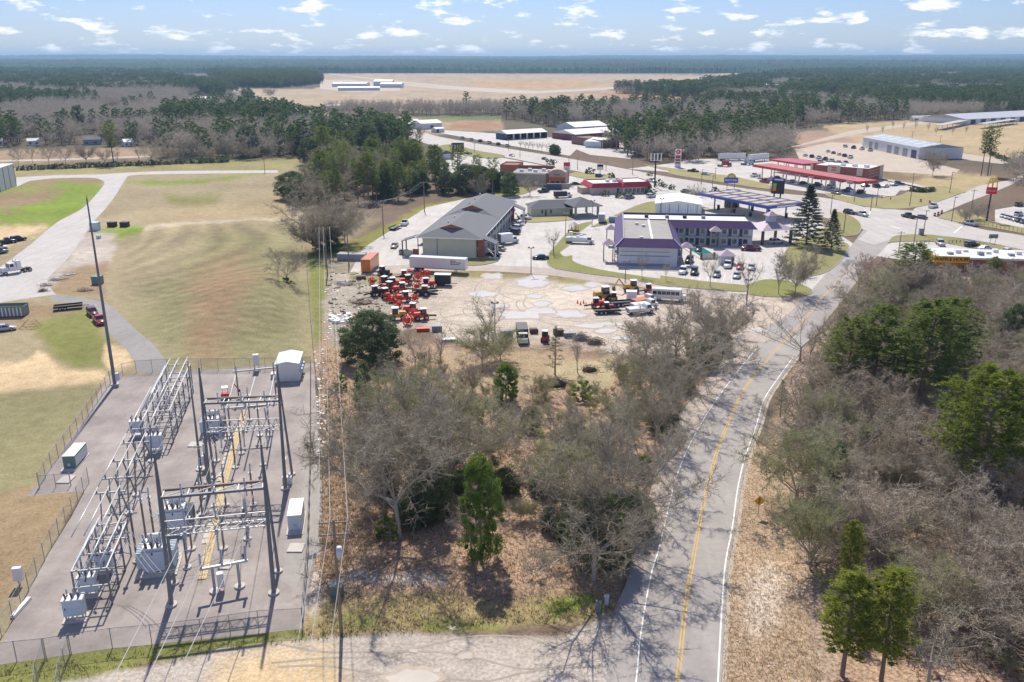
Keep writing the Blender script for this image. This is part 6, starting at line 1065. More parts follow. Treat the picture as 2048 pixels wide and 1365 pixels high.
def wheel_parts(ax, r, w_=.24):
    P_ = []
    for x, hw in ax:
        for s_ in (-1, 1): y = s_ * (hw - w_ * .45); P_.append(('wheel', MB().tube((x, y - w_ / 2, r), (x, y + w_ / 2, r), r, None, 12).mesh('wheel', DARK, False), ('rim', MB().tube((x, y + s_ * w_ * .42, r), (x, y + s_ * w_ * .54, r), r * .6, None, 8).mesh('rim', RIM))))
    return P_
def place(name, label, cat, parts, u1, v1, u2, v2, group=None, z=0.):
    a = G(u1, v1); b_ = G(u2, v2); o = thing(name, label, cat, (a + b_) / 2 + Vector((0, 0, z)), ang(a, b_), group)
    for nm, me_, sub in parts:
        q = link(nm, me_, o)
        if sub: link(sub[0], sub[1], q)
    return o
CAT = {'sedan': 'car', 'suv': 'car', 'hatch': 'car', 'pickup': 'pickup', 'van': 'van'}; CN = {'sedan': 'sedan_car', 'suv': 'sport_utility_car', 'hatch': 'hatchback_car', 'pickup': 'pickup_truck', 'van': 'cargo_van'}
def car(kind, c, u1, v1, u2, v2, label, group=None): return place(CN[kind], label, CAT[kind], car_meshes(kind, c), u1, v1, u2, v2, group, .02)
for r_ in [  # kind, colour, tail pixel, nose pixel, label
 ('pickup','white',1061,441,1036,437,'white pickup nearest the far stairs of the grey roofed motel'), ('sedan','white',1047,452,1026,449,'white sedan parked beside the grey roofed motel'), ('suv','white',1040,461,1020,458,'white car with roof rack beside the grey roofed motel'), ('suv','black',1039,470,1015,467,'black sport utility car beside the grey roofed motel'), ('sedan','gold',1008,503,988,499,'gold sedan near the front corner of the grey roofed motel'), ('sedan','black',999,514,974,511,'black sedan at the front corner of the grey roofed motel'), ('sedan','black',1096,519,1066,519,'black sedan crossing the open lot between the motels'), ('sedan','gold',795,489,783,502,'pale gold sedan in the left lot of the grey roofed motel'), ('pickup','white',804,456,815,445,'white pickup towing an equipment trailer left of the motel'), ('hatch','skyblue',800,509,824,508,'pale blue car behind the end of the white trailer'),
 ('pickup','black',1075,387,1100,384,'black pickup in the works lot behind the motel office'), ('sedan','black',1142,371,1160,370,'black car beside the tan restaurant'), ('suv','grey',1250,399,1267,397,'dark grey car in front of the red roofed restaurant'), ('suv','white',1292,397,1312,394,'white car right of the red roofed restaurant'), ('sedan','black',1360,386,1382,384,'black sedan right of the red roofed restaurant'), ('suv','blue',1188,357,1208,353,'car under bright blue cover near the red roofed restaurant'), ('sedan','black',1165,376,1178,373,'black sedan behind the red roofed restaurant'), ('sedan','white',1018,312,1030,314,'white car on the highway behind the tan restaurant'), ('sedan','black',1083,319,1096,321,'black car on the highway left of the tall sign'), ('sedan','silver',1102,324,1114,326,'silver car following on the highway'), ('pickup','white',1294,363,1312,366,'white pickup on the highway by the tall pole sign'),
 ('suv','white',1371,538,1360,556,'white sport utility car in front of the purple motel'), ('suv','black',1391,540,1386,557,'black sport utility car in front of the purple motel'), ('suv','black',1384,518,1372,533,'black car at the corner of the purple motel'), ('pickup','white',1458,523,1452,546,'white pickup with lifted nose by the pool house'), ('sedan','red',1482,530,1478,545,'red sedan in front of the purple motel'), ('sedan','silver',1505,532,1500,546,'silver sedan right of the red sedan'), ('sedan','grey',1436,546,1430,560,'grey sedan under the bare trees by the verge'), ('sedan','silver',1476,548,1470,563,'silver sedan under the bare tree by the verge'), ('pickup','maroon',1520,502,1482,501,'long maroon pickup parked by the entrance canopy'), ('suv','white',1545,488,1560,487,'white car under the purple entrance canopy'), ('sedan','black',1398,497,1396,507,'black car beside the pool fence'),
 ('pickup','silver',1710,429,1738,436,'white pickup waiting at the junction'), ('suv','black',1690,427,1708,430,'black car behind the white pickup at the junction'), ('pickup','black',1830,439,1803,433,'black pickup crossing the junction'), ('sedan','navy',1852,440,1832,436,'navy sedan following the black pickup'), ('pickup','white',1856,419,1876,413,'white pickup turning into the side street'), ('pickup','silver',1958,455,1922,447,'silver pickup on the highway right of the junction'), ('suv','silver',1875,487,1886,495,'silver car beside the diner verge'), ('suv','black',1930,495,1955,492,'black car behind the diner'), ('sedan','white',1952,502,1988,499,'long white sedan behind the diner'), ('sedan','white',2004,507,2024,504,'white sedan at the right end behind the diner'), ('suv','black',2024,416,2052,410,'black car at the right edge of the fast food lot'), ('suv','silver',2030,434,2044,430,'silver car in the fast food lot'), ('suv','grey',1660,387,1684,392,'dark grey car leaving the fuel station'),
 ('pickup','white',1496,357,1520,351,'white pickup at the left end of the fuel station'), ('pickup','red',1540,368,1518,364,'red pickup left of the long red canopy'), ('suv','navy',1545,361,1564,358,'navy car at the left end of the red canopy'), ('sedan','silver',1575,367,1596,364,'silver sedan at the first pump under the red canopy'), ('sedan','navy',1595,370,1618,368,'navy sedan at the second pump under the red canopy'), ('pickup','navy',1620,374,1646,372,'navy pickup at the third pump under the red canopy'), ('suv','white',1650,378,1675,375,'white car at the fourth pump under the red canopy'), ('pickup','blue',1684,385,1708,382,'blue pickup at the last pump under the red canopy'), ('suv','black',1712,389,1732,386,'black car at the corner of the red canopy'), ('sedan','black',1722,375,1740,373,'black sedan right of the red canopy'), ('suv','black',1745,376,1762,374,'black car parked by the brick store corner'), ('sedan','white',1762,376,1778,374,'white sedan parked by the brick store corner'), ('sedan','silver',1780,373,1796,371,'silver sedan right of the brick store'), ('suv','navy',1790,370,1806,371,'navy car at the right end of the fuel station'),
 ('pickup','black',0,489,26,486,'black pickup at the left edge of the paved yard'), ('suv','black',28,484,46,481,'black car right of the black pickup at the left edge'), ('suv','grey',-14,510,12,506,'dark grey car below the black pickup at the left edge'), ('sedan','white',-16,500,14,497,'white car behind the dark grey car at the left edge'), ('suv','maroon',178,622,194,640,'maroon car parked beside the substation drive'), ('pickup','red',190,636,210,657,'red pickup parked behind the maroon car by the drive'), ('sedan','silver',-10,664,26,660,'silver car with raised hood at the left edge'), ('pickup','black',1375,344,1398,346,'black pickup at the entrance of the fuel station'), ('sedan','silver',1402,350,1420,352,'silver sedan at the entrance of the fuel station')]: car(*r_)
cl = ['white', 'white', 'silver', 'white', 'black', 'grey', 'navy', 'white']; rr = random.Random(4); n = 0
for row, (u0, v0, u1, v1, k) in enumerate([(1612,352,1700,366,6), (1655,304,1700,316,5), (1610,312,1690,328,7), (1640,325,1700,333,5), (1690,294,1740,302,4)]):
    for i in range(k): u = u0 + (u1 - u0) * i / (k - 1); v = v0 + (v1 - v0) * i / (k - 1); car(rr.choice(['sedan', 'suv', 'pickup', 'suv']), cl[(n * 3 + row) % 8], u - 6, v + 2.5, u + 7, v - 1, ('car parked in front of the brick store behind the red canopy' if row == 0 else 'car parked in the crowded gravel lot left of the warehouse'), 'cars by the brick store' if row == 0 else 'cars in the gravel lot'); n += 1
for i in range(7): car('sedan', cl[i], 2003 + i * 8, 437 + i * 2.4, 2009 + i * 8, 432 + i * 2.3, 'car nose to nose in the row at the fast food fence', 'cars at the fast food fence')
for i in range(6): car('suv', cl[(i * 3) % 8], 920 + i * 18, 279 + i * 3.2, 930 + i * 18, 277 + i * 3, 'car parked on the gravel strip left of the open shed', 'cars by the open shed')
for i in range(7): car('sedan', cl[(i * 5) % 8], 1108 + i * 8, 268 + i * 1.2, 1116 + i * 8, 267 + i * 1.2, 'car parked right of the open shed', 'cars right of the open shed')
for i in range(6): car('suv', cl[(i * 3 + 1) % 8], 450 + i * 9, 206 + i * 1.6, 456 + i * 9, 205 + i * 1.6, 'car parked by the white store in the left woods', 'cars in the left woods')
# trucks, trailers, bus
def trailer(label, c, u1, v1, u2, v2, Ln, zb=1.15, zt=4.0, txt=False, wheels=True, name='semi_trailer'):
    m_ = paint(c); h = Ln / 2; P_ = [('box', MB().box(-h, h, -1.28, 1.28, zb, zt).mesh('box', m_), None), ('roof', MB().box(-h - .02, h + .02, -1.3, 1.3, zt, zt + .06).mesh('roof', m_), None), ('bottom_rail', MB().box(-h, h, -1.30, -1.281, zb - .12, zb + .1).box(-h, h, 1.281, 1.30, zb - .12, zb + .1).mesh('bottom_rail', GREYW), None), ('rear_door', MB().box(-h - .04, -h, -1.2, -.03, zb + .1, zt - .1).mesh('rear_door', m_), None), ('rear_door', MB().box(-h - .04, -h, .03, 1.2, zb + .1, zt - .1).mesh('rear_door', m_), None)]
    for k in range(int(Ln / 1.2)): P_.append(('side_post', MB().box(-h + .5 + k * 1.2, -h + .56 + k * 1.2, -1.305, -1.281, zb + .12, zt - .1).box(-h + .5 + k * 1.2, -h + .56 + k * 1.2, 1.281, 1.305, zb + .12, zt - .1).mesh('side_post', m_), None))
    if wheels: P_ += wheel_parts(((-h + 1.6, 1.25), (-h + 2.9, 1.25)), .5, .5); P_.append(('landing_gear', MB().bar((h - 3, -.8, 0), (h - 3, -.8, zb), .15).bar((h - 3, .8, 0), (h - 3, .8, zb), .15).mesh('landing_gear', DARK), None))
    return place(name, label, 'trailer', P_, u1, v1, u2, v2)
o = trailer('long white box trailer with small lettering behind the red machines', 'white', 822, 541, 934, 547, 15.6)
for i, (x1_, z) in enumerate(((5.2, 3.45), (6.6, 3.0), (6.2, 2.55))): MB().box(4.0, x1_, -1.31, -1.283, z - .09, z + .09).box(3.75, 3.97, -1.31, -1.283, z - .16, z + .2).build('lettering', NAVY, o)
trailer('orange box trailer standing left of the red machines', 'orange', 729, 549, 752, 528, 9.5, .25, 3.6, wheels=False, name='box_trailer')
trailer('white semi trailer parked at the edge of the trees behind the fuel station', 'white', 1430, 322, 1496, 321, 15); trailer('white semi trailer with blue nose beside the truck canopy', 'white', 1496, 325, 1536, 321, 15)
def tractor_unit(label, c, u1, v1, u2, v2, chrome=True):
    P_ = [('cab', MB().box(-.6, 1.3, -1.15, 1.15, 1.0, 2.9, .12, .1).mesh('cab', paint(c)), None), ('hood', MB().box(1.3, 3.1, -.95, .95, .9, 1.95, .1, .12).mesh('hood', paint(c)), None), ('sleeper', MB().box(-1.9, -.6, -1.15, 1.15, 1.0, 3.3, .1, .12).mesh('sleeper', paint(c)), None), ('windshield', MB().box(1.05, 1.34, -1.0, 1.0, 2.0, 2.75, .02, .08).mesh('windshield', CGL), None), ('side_window', MB().box(.1, 1.0, -1.17, 1.17, 2.0, 2.7, .05, .06).mesh('side_window', CGL), None), ('chassis', MB().box(-4.4, 1., -.5, .5, .75, 1.0).mesh('chassis', DARK), None), ('grille', MB().box(3.1, 3.16, -.6, .6, .9, 1.8).mesh('grille', RIM), None), ('bumper', MB().box(3.0, 3.3, -1.15, 1.15, .4, .85).mesh('bumper', RIM), None), ('fender', MB().box(1.7, 3.0, -1.2, -.9, .85, 1.25, .2, .02).box(1.7, 3.0, .9, 1.2, .85, 1.25, .2, .02).mesh('fender', paint(c)), None)] + [('exhaust_stack', MB().tube((-.7, s_ * 1.05, 1.), (-.7, s_ * 1.05, 3.9), .08, None, 6).mesh('exhaust_stack', RIM), None) for s_ in (-1, 1)] + wheel_parts(((2.3, 1.2), (-2.6, 1.2), (-3.9, 1.2)), .5, .35)
    return place('semi_tractor', label, 'truck', P_, u1, v1, u2, v2)
tractor_unit('white semi tractor without trailer at the left edge', 'white', 50, 543, 4, 551); tractor_unit('red semi tractor behind the fuel station', 'red', 1440, 334, 1462, 333); tractor_unit('blue and white semi tractor behind the fuel station', 'skyblue', 1484, 331, 1508, 329)
def boxtruck(label, c, u1, v1, u2, v2, Ln=6.0, boxm=None, low=False, cat='truck', name='box_truck', bz=3.3):
    h = Ln / 2; P_ = [('cab', MB().box(h - 1.9, h - .5, -1., 1., .5, 2.2, .15, .1).mesh('cab', paint(c)), None), ('hood', MB().box(h - .5, h + .4, -.95, .95, .5, 1.35, .08, .08).mesh('hood', paint(c)), None), ('windows', MB().box(h - 1.6, h - .48, -1.02, 1.02, 1.4, 2.05, .12, .06).mesh('windows', CGL), None), ('cargo_box', MB().box(-h, h - 2.0, -1.15, 1.15, .8, bz).mesh('cargo_box', boxm or paint(c)), None), ('rear_door', MB().box(-h - .03, -h, -1.05, 1.05, .9, bz - .1).mesh('rear_door', GREYW if boxm is None else boxm), None), ('chassis', MB().box(-h, h, -.5, .5, .5, .8).mesh('chassis', DARK), None)] + wheel_parts(((h - .5, 1.), (-h + 1.2, 1.)), .45, .3)
    return place(name, label, cat, P_, u1, v1, u2, v2)
boxtruck('white box truck parked beside the grey roofed motel', 'white', 1003, 489, 1029, 486, 6.2); boxtruck('white box truck seen from behind between the motels', 'white', 1202, 450, 1206, 440, 6.4); boxtruck('white truck with dark dump box in the works lot', 'white', 1112, 396, 1138, 395, 7.2, DARK, cat='dump truck', name='dump_truck', bz=2.6); boxtruck('cream truck with black open box at the front edge of the equipment lot', 'white', 1042, 668, 1047, 692, 7.0, M('black_box_paint', (.02, .02, .022), .5), cat='dump truck', name='dump_truck', bz=2.7)
o = boxtruck('white bucket truck in the lot left of the purple motel', 'white', 1137, 486, 1180, 488, 8.5, bz=1.9, cat='truck', name='bucket_truck'); MB().bar((-1, 0, 2.0), (2.2, 0, 3.0), .35).build('boom', SGNW, o); MB().bar((2.2, 0, 3.0), (-2.2, 0, 3.3), .28).build('boom', SGNW, o); MB().box(-3.2, -2.2, -.5, .5, 2.6, 3.6).build('bucket', SGNW, o)
for i, (u1, v1, u2, v2, lb) in enumerate([(1272,612,1300,606,'white service truck, upper of the three in the equipment lot'), (1270,620,1304,616,'white service truck in the middle of the three in the equipment lot'), (1262,629,1296,626,'white service truck, lowest of the three in the equipment lot')]): boxtruck(lb, 'white', u1, v1, u2, v2, 6.0, [TERR, None, None][i], bz=1.5, name='service_truck')
P_ = [('body', MB().box(-4.4, 2.6, -1.15, 1.15, .7, 3.0, .06, .1).mesh('body', paint('white')), None), ('hood', MB().box(2.6, 3.8, -1., 1., .6, 1.6, .15, .1).mesh('hood', paint('white')), None), ('windshield', MB().box(2.4, 2.64, -1., 1., 1.7, 2.6).mesh('windshield', CGL), None)] + [('side_window', MB().box(-4.0 + k * 1.05, -3.1 + k * 1.05, -1.16, 1.16, 1.7, 2.5).mesh('side_window', CGL), None) for k in range(6)] + [('rear_window', MB().box(-4.43, -4.36, -.8, .8, 1.5, 2.5).mesh('rear_window', CGL), None)] + wheel_parts(((2.6, 1.1), (-2.6, 1.1)), .48, .3)
place('shuttle_bus', 'white shuttle bus at the right side of the equipment lot', 'bus', P_, 1308, 600, 1372, 604)
# yard machines
MO = M('machine_orange_red', (.72, .06, .025), .45, 0, .15, 2., coat=.2, dirt=.12); MY = M('machine_yellow', (.62, .34, .04), .45, 0, .15, 2., coat=.2, dirt=.15); MK = M('machine_black', (.03, .03, .033), .5, 0, .2, 3.)
def reel(u, v, r, rz, label, c=MO):
    o = thing('cable_reel', label, 'cable reel', G(u, v), R(rz), 'red cable reels'); w_ = r * .42
    for s_ in (-1, 1):
        MB().ring((0, s_ * w_, r), (0, 1, 0), r * .9, r * .1, 18, 6).build('flange', c, o); sp_ = MB(); [sp_.bar((0, s_ * w_, r), (r * .88 * math.cos(a_), s_ * w_, r + r * .88 * math.sin(a_)), .09) for a_ in np.arange(6) * math.pi / 3]; sp_.build('spokes', c, o)
    MB().tube((0, -w_, r), (0, w_, r), r * .55, None, 14).build('drum', c, o, True); MB().tube((0, -w_ * 1.3, r), (0, w_ * 1.3, r), .08, None, 6).build('axle', MK, o)
for u, v, r, rz, lb in [(815,651,1.15,65,'nearest red cable reel at the tip of the row'), (828,636,1.1,50,'red cable reel second from the front'), (798,616,.95,30,'low red cable reel lying left of the yellow loader'), (794,602,.95,55,'red cable reel in the middle of the cluster'), (784,606,.9,70,'red cable reel half hidden left of the middle'), (829,604,.95,40,'red cable reel standing alone on the open dirt side'), (834,582,1.1,40,'red cable reel on its own trailer frame'), (836,562,1.1,60,'red cable reel at the upper right of the cluster'), (853,568,.85,30,'red cable reel in front of the black generator'), (744,569,.9,20,'red cable reel at the upper left of the cluster'), (765,566,.9,60,'red cable reel right of the upper left one'), (785,566,.85,80,'red cable reel at the top middle of the cluster'), (819,550,.8,30,'small red cable reel behind the cluster'), (845,552,.85,75,'red cable reel below the white trailer'), (855,553,.85,20,'rightmost red cable reel below the white trailer')]: reel(u, v, r, rz, lb)
def machine(u, v, rz, c, label, s=1., blade=True, boom=False, cat='tractor', name='trencher'):
    o = thing(name, label, cat, G(u, v), R(rz)); o.scale = (s,) * 3
    MB().box(-1.6, 1.4, -.6, .6, .6, 1.35, .15, .08).build('chassis', c, o); MB().box(.2, 1.7, -.55, .55, 1.0, 1.75, .12, .08).build('engine_hood', c, o); MB().box(-1.1, .1, -.6, .6, 1.3, 2.5, .08, .08).build('cab_frame', MK, o); MB().box(-1.0, 0, -.62, .62, 1.6, 2.35, .06, .03).build('cab_glass', CGL, o); MB().box(-1.2, .2, -.68, .68, 2.5, 2.62).build('cab_roof', SGNW, o)
    for nm, me_, sub in wheel_parts(((1.0, .8), (-1.0, .8)), .55, .4): q = link(nm, me_, o); link(sub[0], sub[1], q)
    if blade: MB().box(1.9, 2.1, -1., 1., .2, .9).build('blade', c, o); MB().bar((1.4, .4, .7), (1.95, .4, .6), .12).build('blade_arm', c, o); MB().bar((-1.6, 0, .9), (-3.4, 0, .7), .35).build('digging_boom', MK, o)
    if boom: MB().bar((1.4, 0, 1.2), (2.8, 0, 3.0), .28).build('boom', c, o); MB().bar((2.8, 0, 3.0), (3.9, 0, 1.2), .2).build('boom', c, o); MB().box(3.5, 4.2, -.4, .4, .5, 1.3, .15, 0).build('bucket', MK, o)
    return o
for a in [(843,640,200,MO,'red trencher with black cab right of the nearest reels'), (822,628,170,MO,'red trencher behind the nearest reels'), (754,592,30,MK,'black and red trencher at the left of the cluster'), (801,586,200,MO,'red trencher with white roof in the middle of the cluster'), (776,583,150,MO,'red trencher left of the middle of the cluster'), (730+38,552,330,MK,'dark long machine right of the orange trailer'), (812,560,0,MK,'black machine behind the red reels')]: machine(*a)
for a in [(772,572,60,MK,'black trencher between the upper left reels'), (790,575,20,MO,'red plough machine under the top middle reel'), (812,570,200,MO,'red trencher in the upper row of the cluster'), (846,592,170,MK,'black trencher right of the reel trailer'), (772,598,300,MO,'red trencher at the lower left of the cluster'), (808,604,190,MO,'red trencher right of the middle reels'), (856,576,10,MO,'orange red trencher below the generator')]: machine(*a)
machine(796, 640, 10, MY, 'yellow loader partly behind the dark evergreen', 1.1, name='loader', cat='loader'); machine(1090, 682, 80, RED, 'dark red tractor at the front edge of the equipment lot', .9, blade=False, name='farm_tractor')
machine(1262, 584, 190, MY, 'yellow backhoe with raised boom by the lot road', 1.15, False, True, 'excavator', 'backhoe'); machine(1300, 586, 15, M('machine_pink', (.62, .12, .09), .5), 'red loader between the yellow backhoe and the white bus', .9, name='loader', cat='loader'); machine(1205, 602, 200, MY, 'large yellow drill machine with black pipe rack', 1.35, False, False, 'drill', 'drill_rig'); machine(1228, 603, 80, MY, 'yellow mini excavator beside the drill', .9, False, True, 'excavator', 'excavator'); machine(1195, 616, 10, MO, 'orange red trencher below the yellow drill', .95); machine(1216, 622, 10, RED, 'red trencher on the black trailer', .8)
P_ = [('deck', MB().box(-3, 3, -1.1, 1.1, .6, .8).mesh('deck', MK), None), ('side_rail', MB().box(-3, 3, -1.15, -1.05, .8, 1.1).box(-3, 3, 1.05, 1.15, .8, 1.1).mesh('side_rail', MK), None), ('tow_bar', MB().bar((3, 0, .6), (4.4, 0, .5), .15).mesh('tow_bar', MK), None)] + wheel_parts(((-.6, 1.2), (-1.6, 1.2)), .4, .25)
for a in [(1192,628,1236,626,'black flatbed trailer in front of the red trencher'), (1232,612,1262,610,'black flatbed trailer beside the white tank'), (783,462,798,456,'equipment trailer behind the white pickup left of the motel'), (122,620,152,617,'dark empty trailer near the substation drive'), (832,590,868,587,'low trailer carrying the red reel'), (930,308,942,310,'trailer on the gravel strip by the highway')]: place('flatbed_trailer', a[4], 'trailer', P_, *a[:4])
o = thing('generator', 'black generator with white roof at the right of the red machines', 'generator', G(886, 571), R(-4)); MB().box(-2, 2, -1, 1, .5, 2.9).build('housing', MK, o); MB().box(-2.1, 2.1, -1.1, 1.1, 2.9, 3.0).build('roof', SGNW, o); [MB().box(-1.9 + k * .8, -1.3 + k * .8, -1.04, -1.0, .7, 2.7).build('louvre_panel', DARK, o) for k in range(5)]; [q for nm, me_, sub in wheel_parts(((0, 1.1), (-1, 1.1)), .4, .25) for q in [link(nm, me_, o)]]; MB().bar((2, 0, .6), (3.6, 0, .5), .15).build('tow_bar', MK, o)
for u, v, sx, sy, sz, m_, lb in [(1263,601,2.4,1.8,2.0,SGNW,'white water tank crate in the equipment lot'), (1228,446,3.6,2.2,1.9,M('dumpster_blue', (.17, .24, .30), .6, 0, .12, 1.),'blue grey dumpster between the motels'), (1108,380,6.5,2.4,2.4,NAVY,'long navy roll-off box in the works lot'), (1128,378,4,2.4,2.2,TANB,'tan roll-off box in the works lot'), (187,462,2.6,2.4,2.6,CAB,'grey utility box at the end of the service road'), (222,455,2.6,2.,1.6,DARK,'left black box at the road end'), (247,455,2.6,2.,1.6,DARK,'right black box at the road end'), (192,570,2.2,2.0,2.0,CABG,'green utility box in the field edge'), (672,1195,1.2,1.1,1.2,CABG,'green transformer box at the foot of the near power pole'), (1197,1228,.5,.5,1.2,CABG,'pale green pedestal beside the road'), (1213,1212,.4,.4,1.0,CAB,'smaller pale pedestal beside the road'), (196,478,1.2,1.,1.,CAB,'small grey box on the dirt beside the service road'), (1843,472,1.4,1.,2.2,GREYW,'grey signal cabinet at the junction'), (702,522,8,3,1.8,GREYW,'grey board enclosure at the corner of the motel lot'), (1665,370,2,2,2.2,GREYW,'grey box at the pumps')]:
    o = thing('utility_box' if 'box' in lb or 'pedestal' in lb else 'container', lb, 'box', G(u, v), R(-4)); MB().box(-sx / 2, sx / 2, 0, sy, 0, sz).build('body', m_, o); MB().box(-sx / 2 - .06, sx / 2 + .06, -.06, sy + .06, sz, sz + .1).build('lid', m_ if m_ is not NAVY else DARK, o)
for u, v, sx, sy, sz, m_, lb in [(1014,676,2.2,1.6,1.4,GREYW,'grey crate left of the cream truck at the lot edge'), (897,684,2.6,1.2,.5,SGNW,'white pallet stack at the front edge of the lot'), (874,664,2.0,1.5,1.2,GREYW,'grey crate right of the nearest reels'), (846,664,2.6,1.4,.7,MO,'red machine deck lying at the front of the reels'), (1118,672,2.0,1.4,1.2,WOODB,'dark crate right of the dark red tractor'), (1140,676,2.4,1.3,1.0,GREYW,'grey crate behind the slim tree by the brush piles'), (1068,668,1.6,1.2,1.0,WOODB,'dark crate between the cream truck and the tractor'), (722,560,2.4,1.6,.9,WOODB,'dark timber crate in front of the orange trailer')]:
    o = thing('crate', lb, 'crate', G(u, v), R(8)); MB().box(-sx / 2, sx / 2, 0, sy, 0, sz).build('body', m_, o); [MB().box(-sx / 2 + sx * k / 4, -sx / 2 + sx * k / 4 + .1, -.04, 0, .05, sz - .05).build('slat', WOODB, o) for k in range(5)]
b = Bld('scrap_bin', 'long dark green open scrap bin at the left edge', 'scrap bin', -40, 637, 50, 634); b.box('front_wall', 0, b.W, 0, .15, .2, 2.2, M('bin_grey', (.25, .27, .27), .6, 0, .4, 1.5, dirt=.4)); b.box('back_wall', 0, b.W, 2.6, 2.75, .2, 2.6, CABG); b.box('end_wall', b.W - .15, b.W, .15, 2.6, .2, 2.4, CABG); b.box('floor', 0, b.W - .15, .15, 2.6, .2, .5, WOODB); b.box('top_rail', 0, b.W, -.08, .08, 2.2, 2.5, CABG); [b.box('rib', b.W * k / 12, b.W * k / 12 + .25, -.1, 0, .2, 2.2, SGNW) for k in range(12)]
o = thing('timber_frame', 'yellow timber frame beside the scrap bin', 'frame', G(62, 655), R(10)); [MB().bar((x, y, 0), (x * .3, y, 1.6), .12).build('beam', PLANK, o) for x in (-2, 2) for y in (-1, 1)]; [MB().bar((-1.2 * (1 - z), y, z * 1.5), (1.2 * (1 - z) + .6, y, z * 1.5), .1).build('beam', PLANK, o) for y in (-1, 1) for z in (.3, .7)]
# ---------------------------------------------------------------- poles, wires, signs
WPOLE = M('pole_timber', (.26, .20, .155), .85, 0, .2, 2.); GPOLE = M('pole_steel', (.20, .19, .18), .6, .2, .15, 2.)
def upole(u, v, vt, label, arms=1, rz=0., can=False):
    h = ht(u, v, vt); p = G(u, v); o = thing('utility_pole', label, 'utility pole', p, R(rz), 'utility poles'); MB().tube((0, 0, 0), (0, 0, h), .19, .12, 8).build('pole', WPOLE, o); tips = []
    for k in range(arms):
        z = h - .3 - 1.3 * k; MB().bar((-1.5, 0, z), (1.5, 0, z), .13).build('crossarm', WPOLE, o)
        for x in (-1.35, -.3, 1.35): insul(MB(), (x, 0, z + .06), (x, 0, z + .4), .07, 3).build('insulator', PORC, o, True)
    if can: MB().tube((.35, -.2, h - 4), (.35, -.2, h - 2.9), .3, None, 10).build('transformer_can', CAB, o, True)
    m_ = Matrix.Translation(p) @ Matrix.Rotation(R(rz), 4, 'Z'); return [m_ @ Vector((x, 0, h + .1)) for x in (-1.35, -.3, 1.35)]
def wire(a, b_, sag, label, r=.022, mat=None, group='overhead wires'):
    mb = MB(); n = 10; q = [a.lerp(b_, i / n) - Vector((0, 0, sag * 4 * (i / n) * (1 - i / n))) for i in range(n + 1)]
    for i in range(n): mb.tube(q[i], q[i + 1], r, None, 4, cap=False)
    tag(mb.build('overhead_wire', mat or WIREM), label, 'wire', group)
p1 = upole(683, 1268, 1040, 'near utility pole with two crossarms in front of the grove', 2, 8, True); p2 = upole(655, 552, 455, 'utility pole at the corner of the mown field', 1, 5); p3 = upole(767, 468, 402, 'utility pole left of the motel lot', 2, 40); p4 = upole(849, 424, 364, 'utility pole behind the grey roofed motel', 1, 40); p5 = upole(698, 533, 467, 'short utility pole by the board enclosure', 1, 40)
back = [Vector((-8 + .9 * i, -20, 12)) for i in range(3)]
for i in range(3):
    s_ = ['left', 'middle', 'right'][i]; wire(p1[i], p2[i], 2.2, s_ + ' wire of the line along the mown field', .03); wire(back[i], p1[i], 1.2, s_ + ' wire from the near utility pole towards the camera'); wire(p3[i], p4[i], 1.5, s_ + ' wire of the line beside the evergreen belt'); wire(p5[i], p3[i], 1., s_ + ' wire down to the board enclosure pole')
for i in range(3):  # line conductors dead-ended on the near gantry
    o, W, zt, ya = GA; a = o.matrix_basis @ Vector((W * (.2 + .3 * i), ya - .35, zt + .1)); q = [(214, 1365), (283, 1365), (340, 1365)][i]; d_ = Vector(ray(*q)); e_ = Vector((0, 0, H)) + d_ * (52. / d_.y); e_.z = e_.z; k = (a - Vector((0, 0, H))).dot(d_) ; t_ = (9.3 - H) / d_.z; e_ = Vector((0, 0, H)) + d_ * t_; far = a + (e_ - a) * 2.6; wire(a, far, .6, ['left', 'middle', 'right'][i] + ' line conductor from the near gantry to the bottom edge', .04)
o, W, zt, ya = GA; o2 = GB[0]
for i, x in enumerate((0, W)): wire(o.matrix_basis @ Vector((x, 1.8, 16.6)), o2.matrix_basis @ Vector((x * GB[1] / W, 1.8, 16.8)), .5, ['left', 'right'][i] + ' shield wire between the two gantries', .02)
for i in range(3): wire(o.matrix_basis @ Vector((W * (.2 + .3 * i), ya + 1.5, zt + 1.2)), o2.matrix_basis @ Vector((GB[1] * (.2 + .3 * i), GB[3], GB[2])), .9, ['left', 'middle', 'right'][i] + ' conductor between the two gantries', .03); wire(o.matrix_basis @ Vector((W * (.2 + .3 * i), 1.9, 12.)), G(*[(430,1120),(455,1112),(492,1106)][i], 4.8), .3, ['left', 'middle', 'right'][i] + ' drop lead from the near gantry beam', .025)
def jump(a, b_, lb): wire(G(*a[:2], a[2]), G(*b_[:2], b_[2]), .5, lb, .03, None, 'substation jumpers')
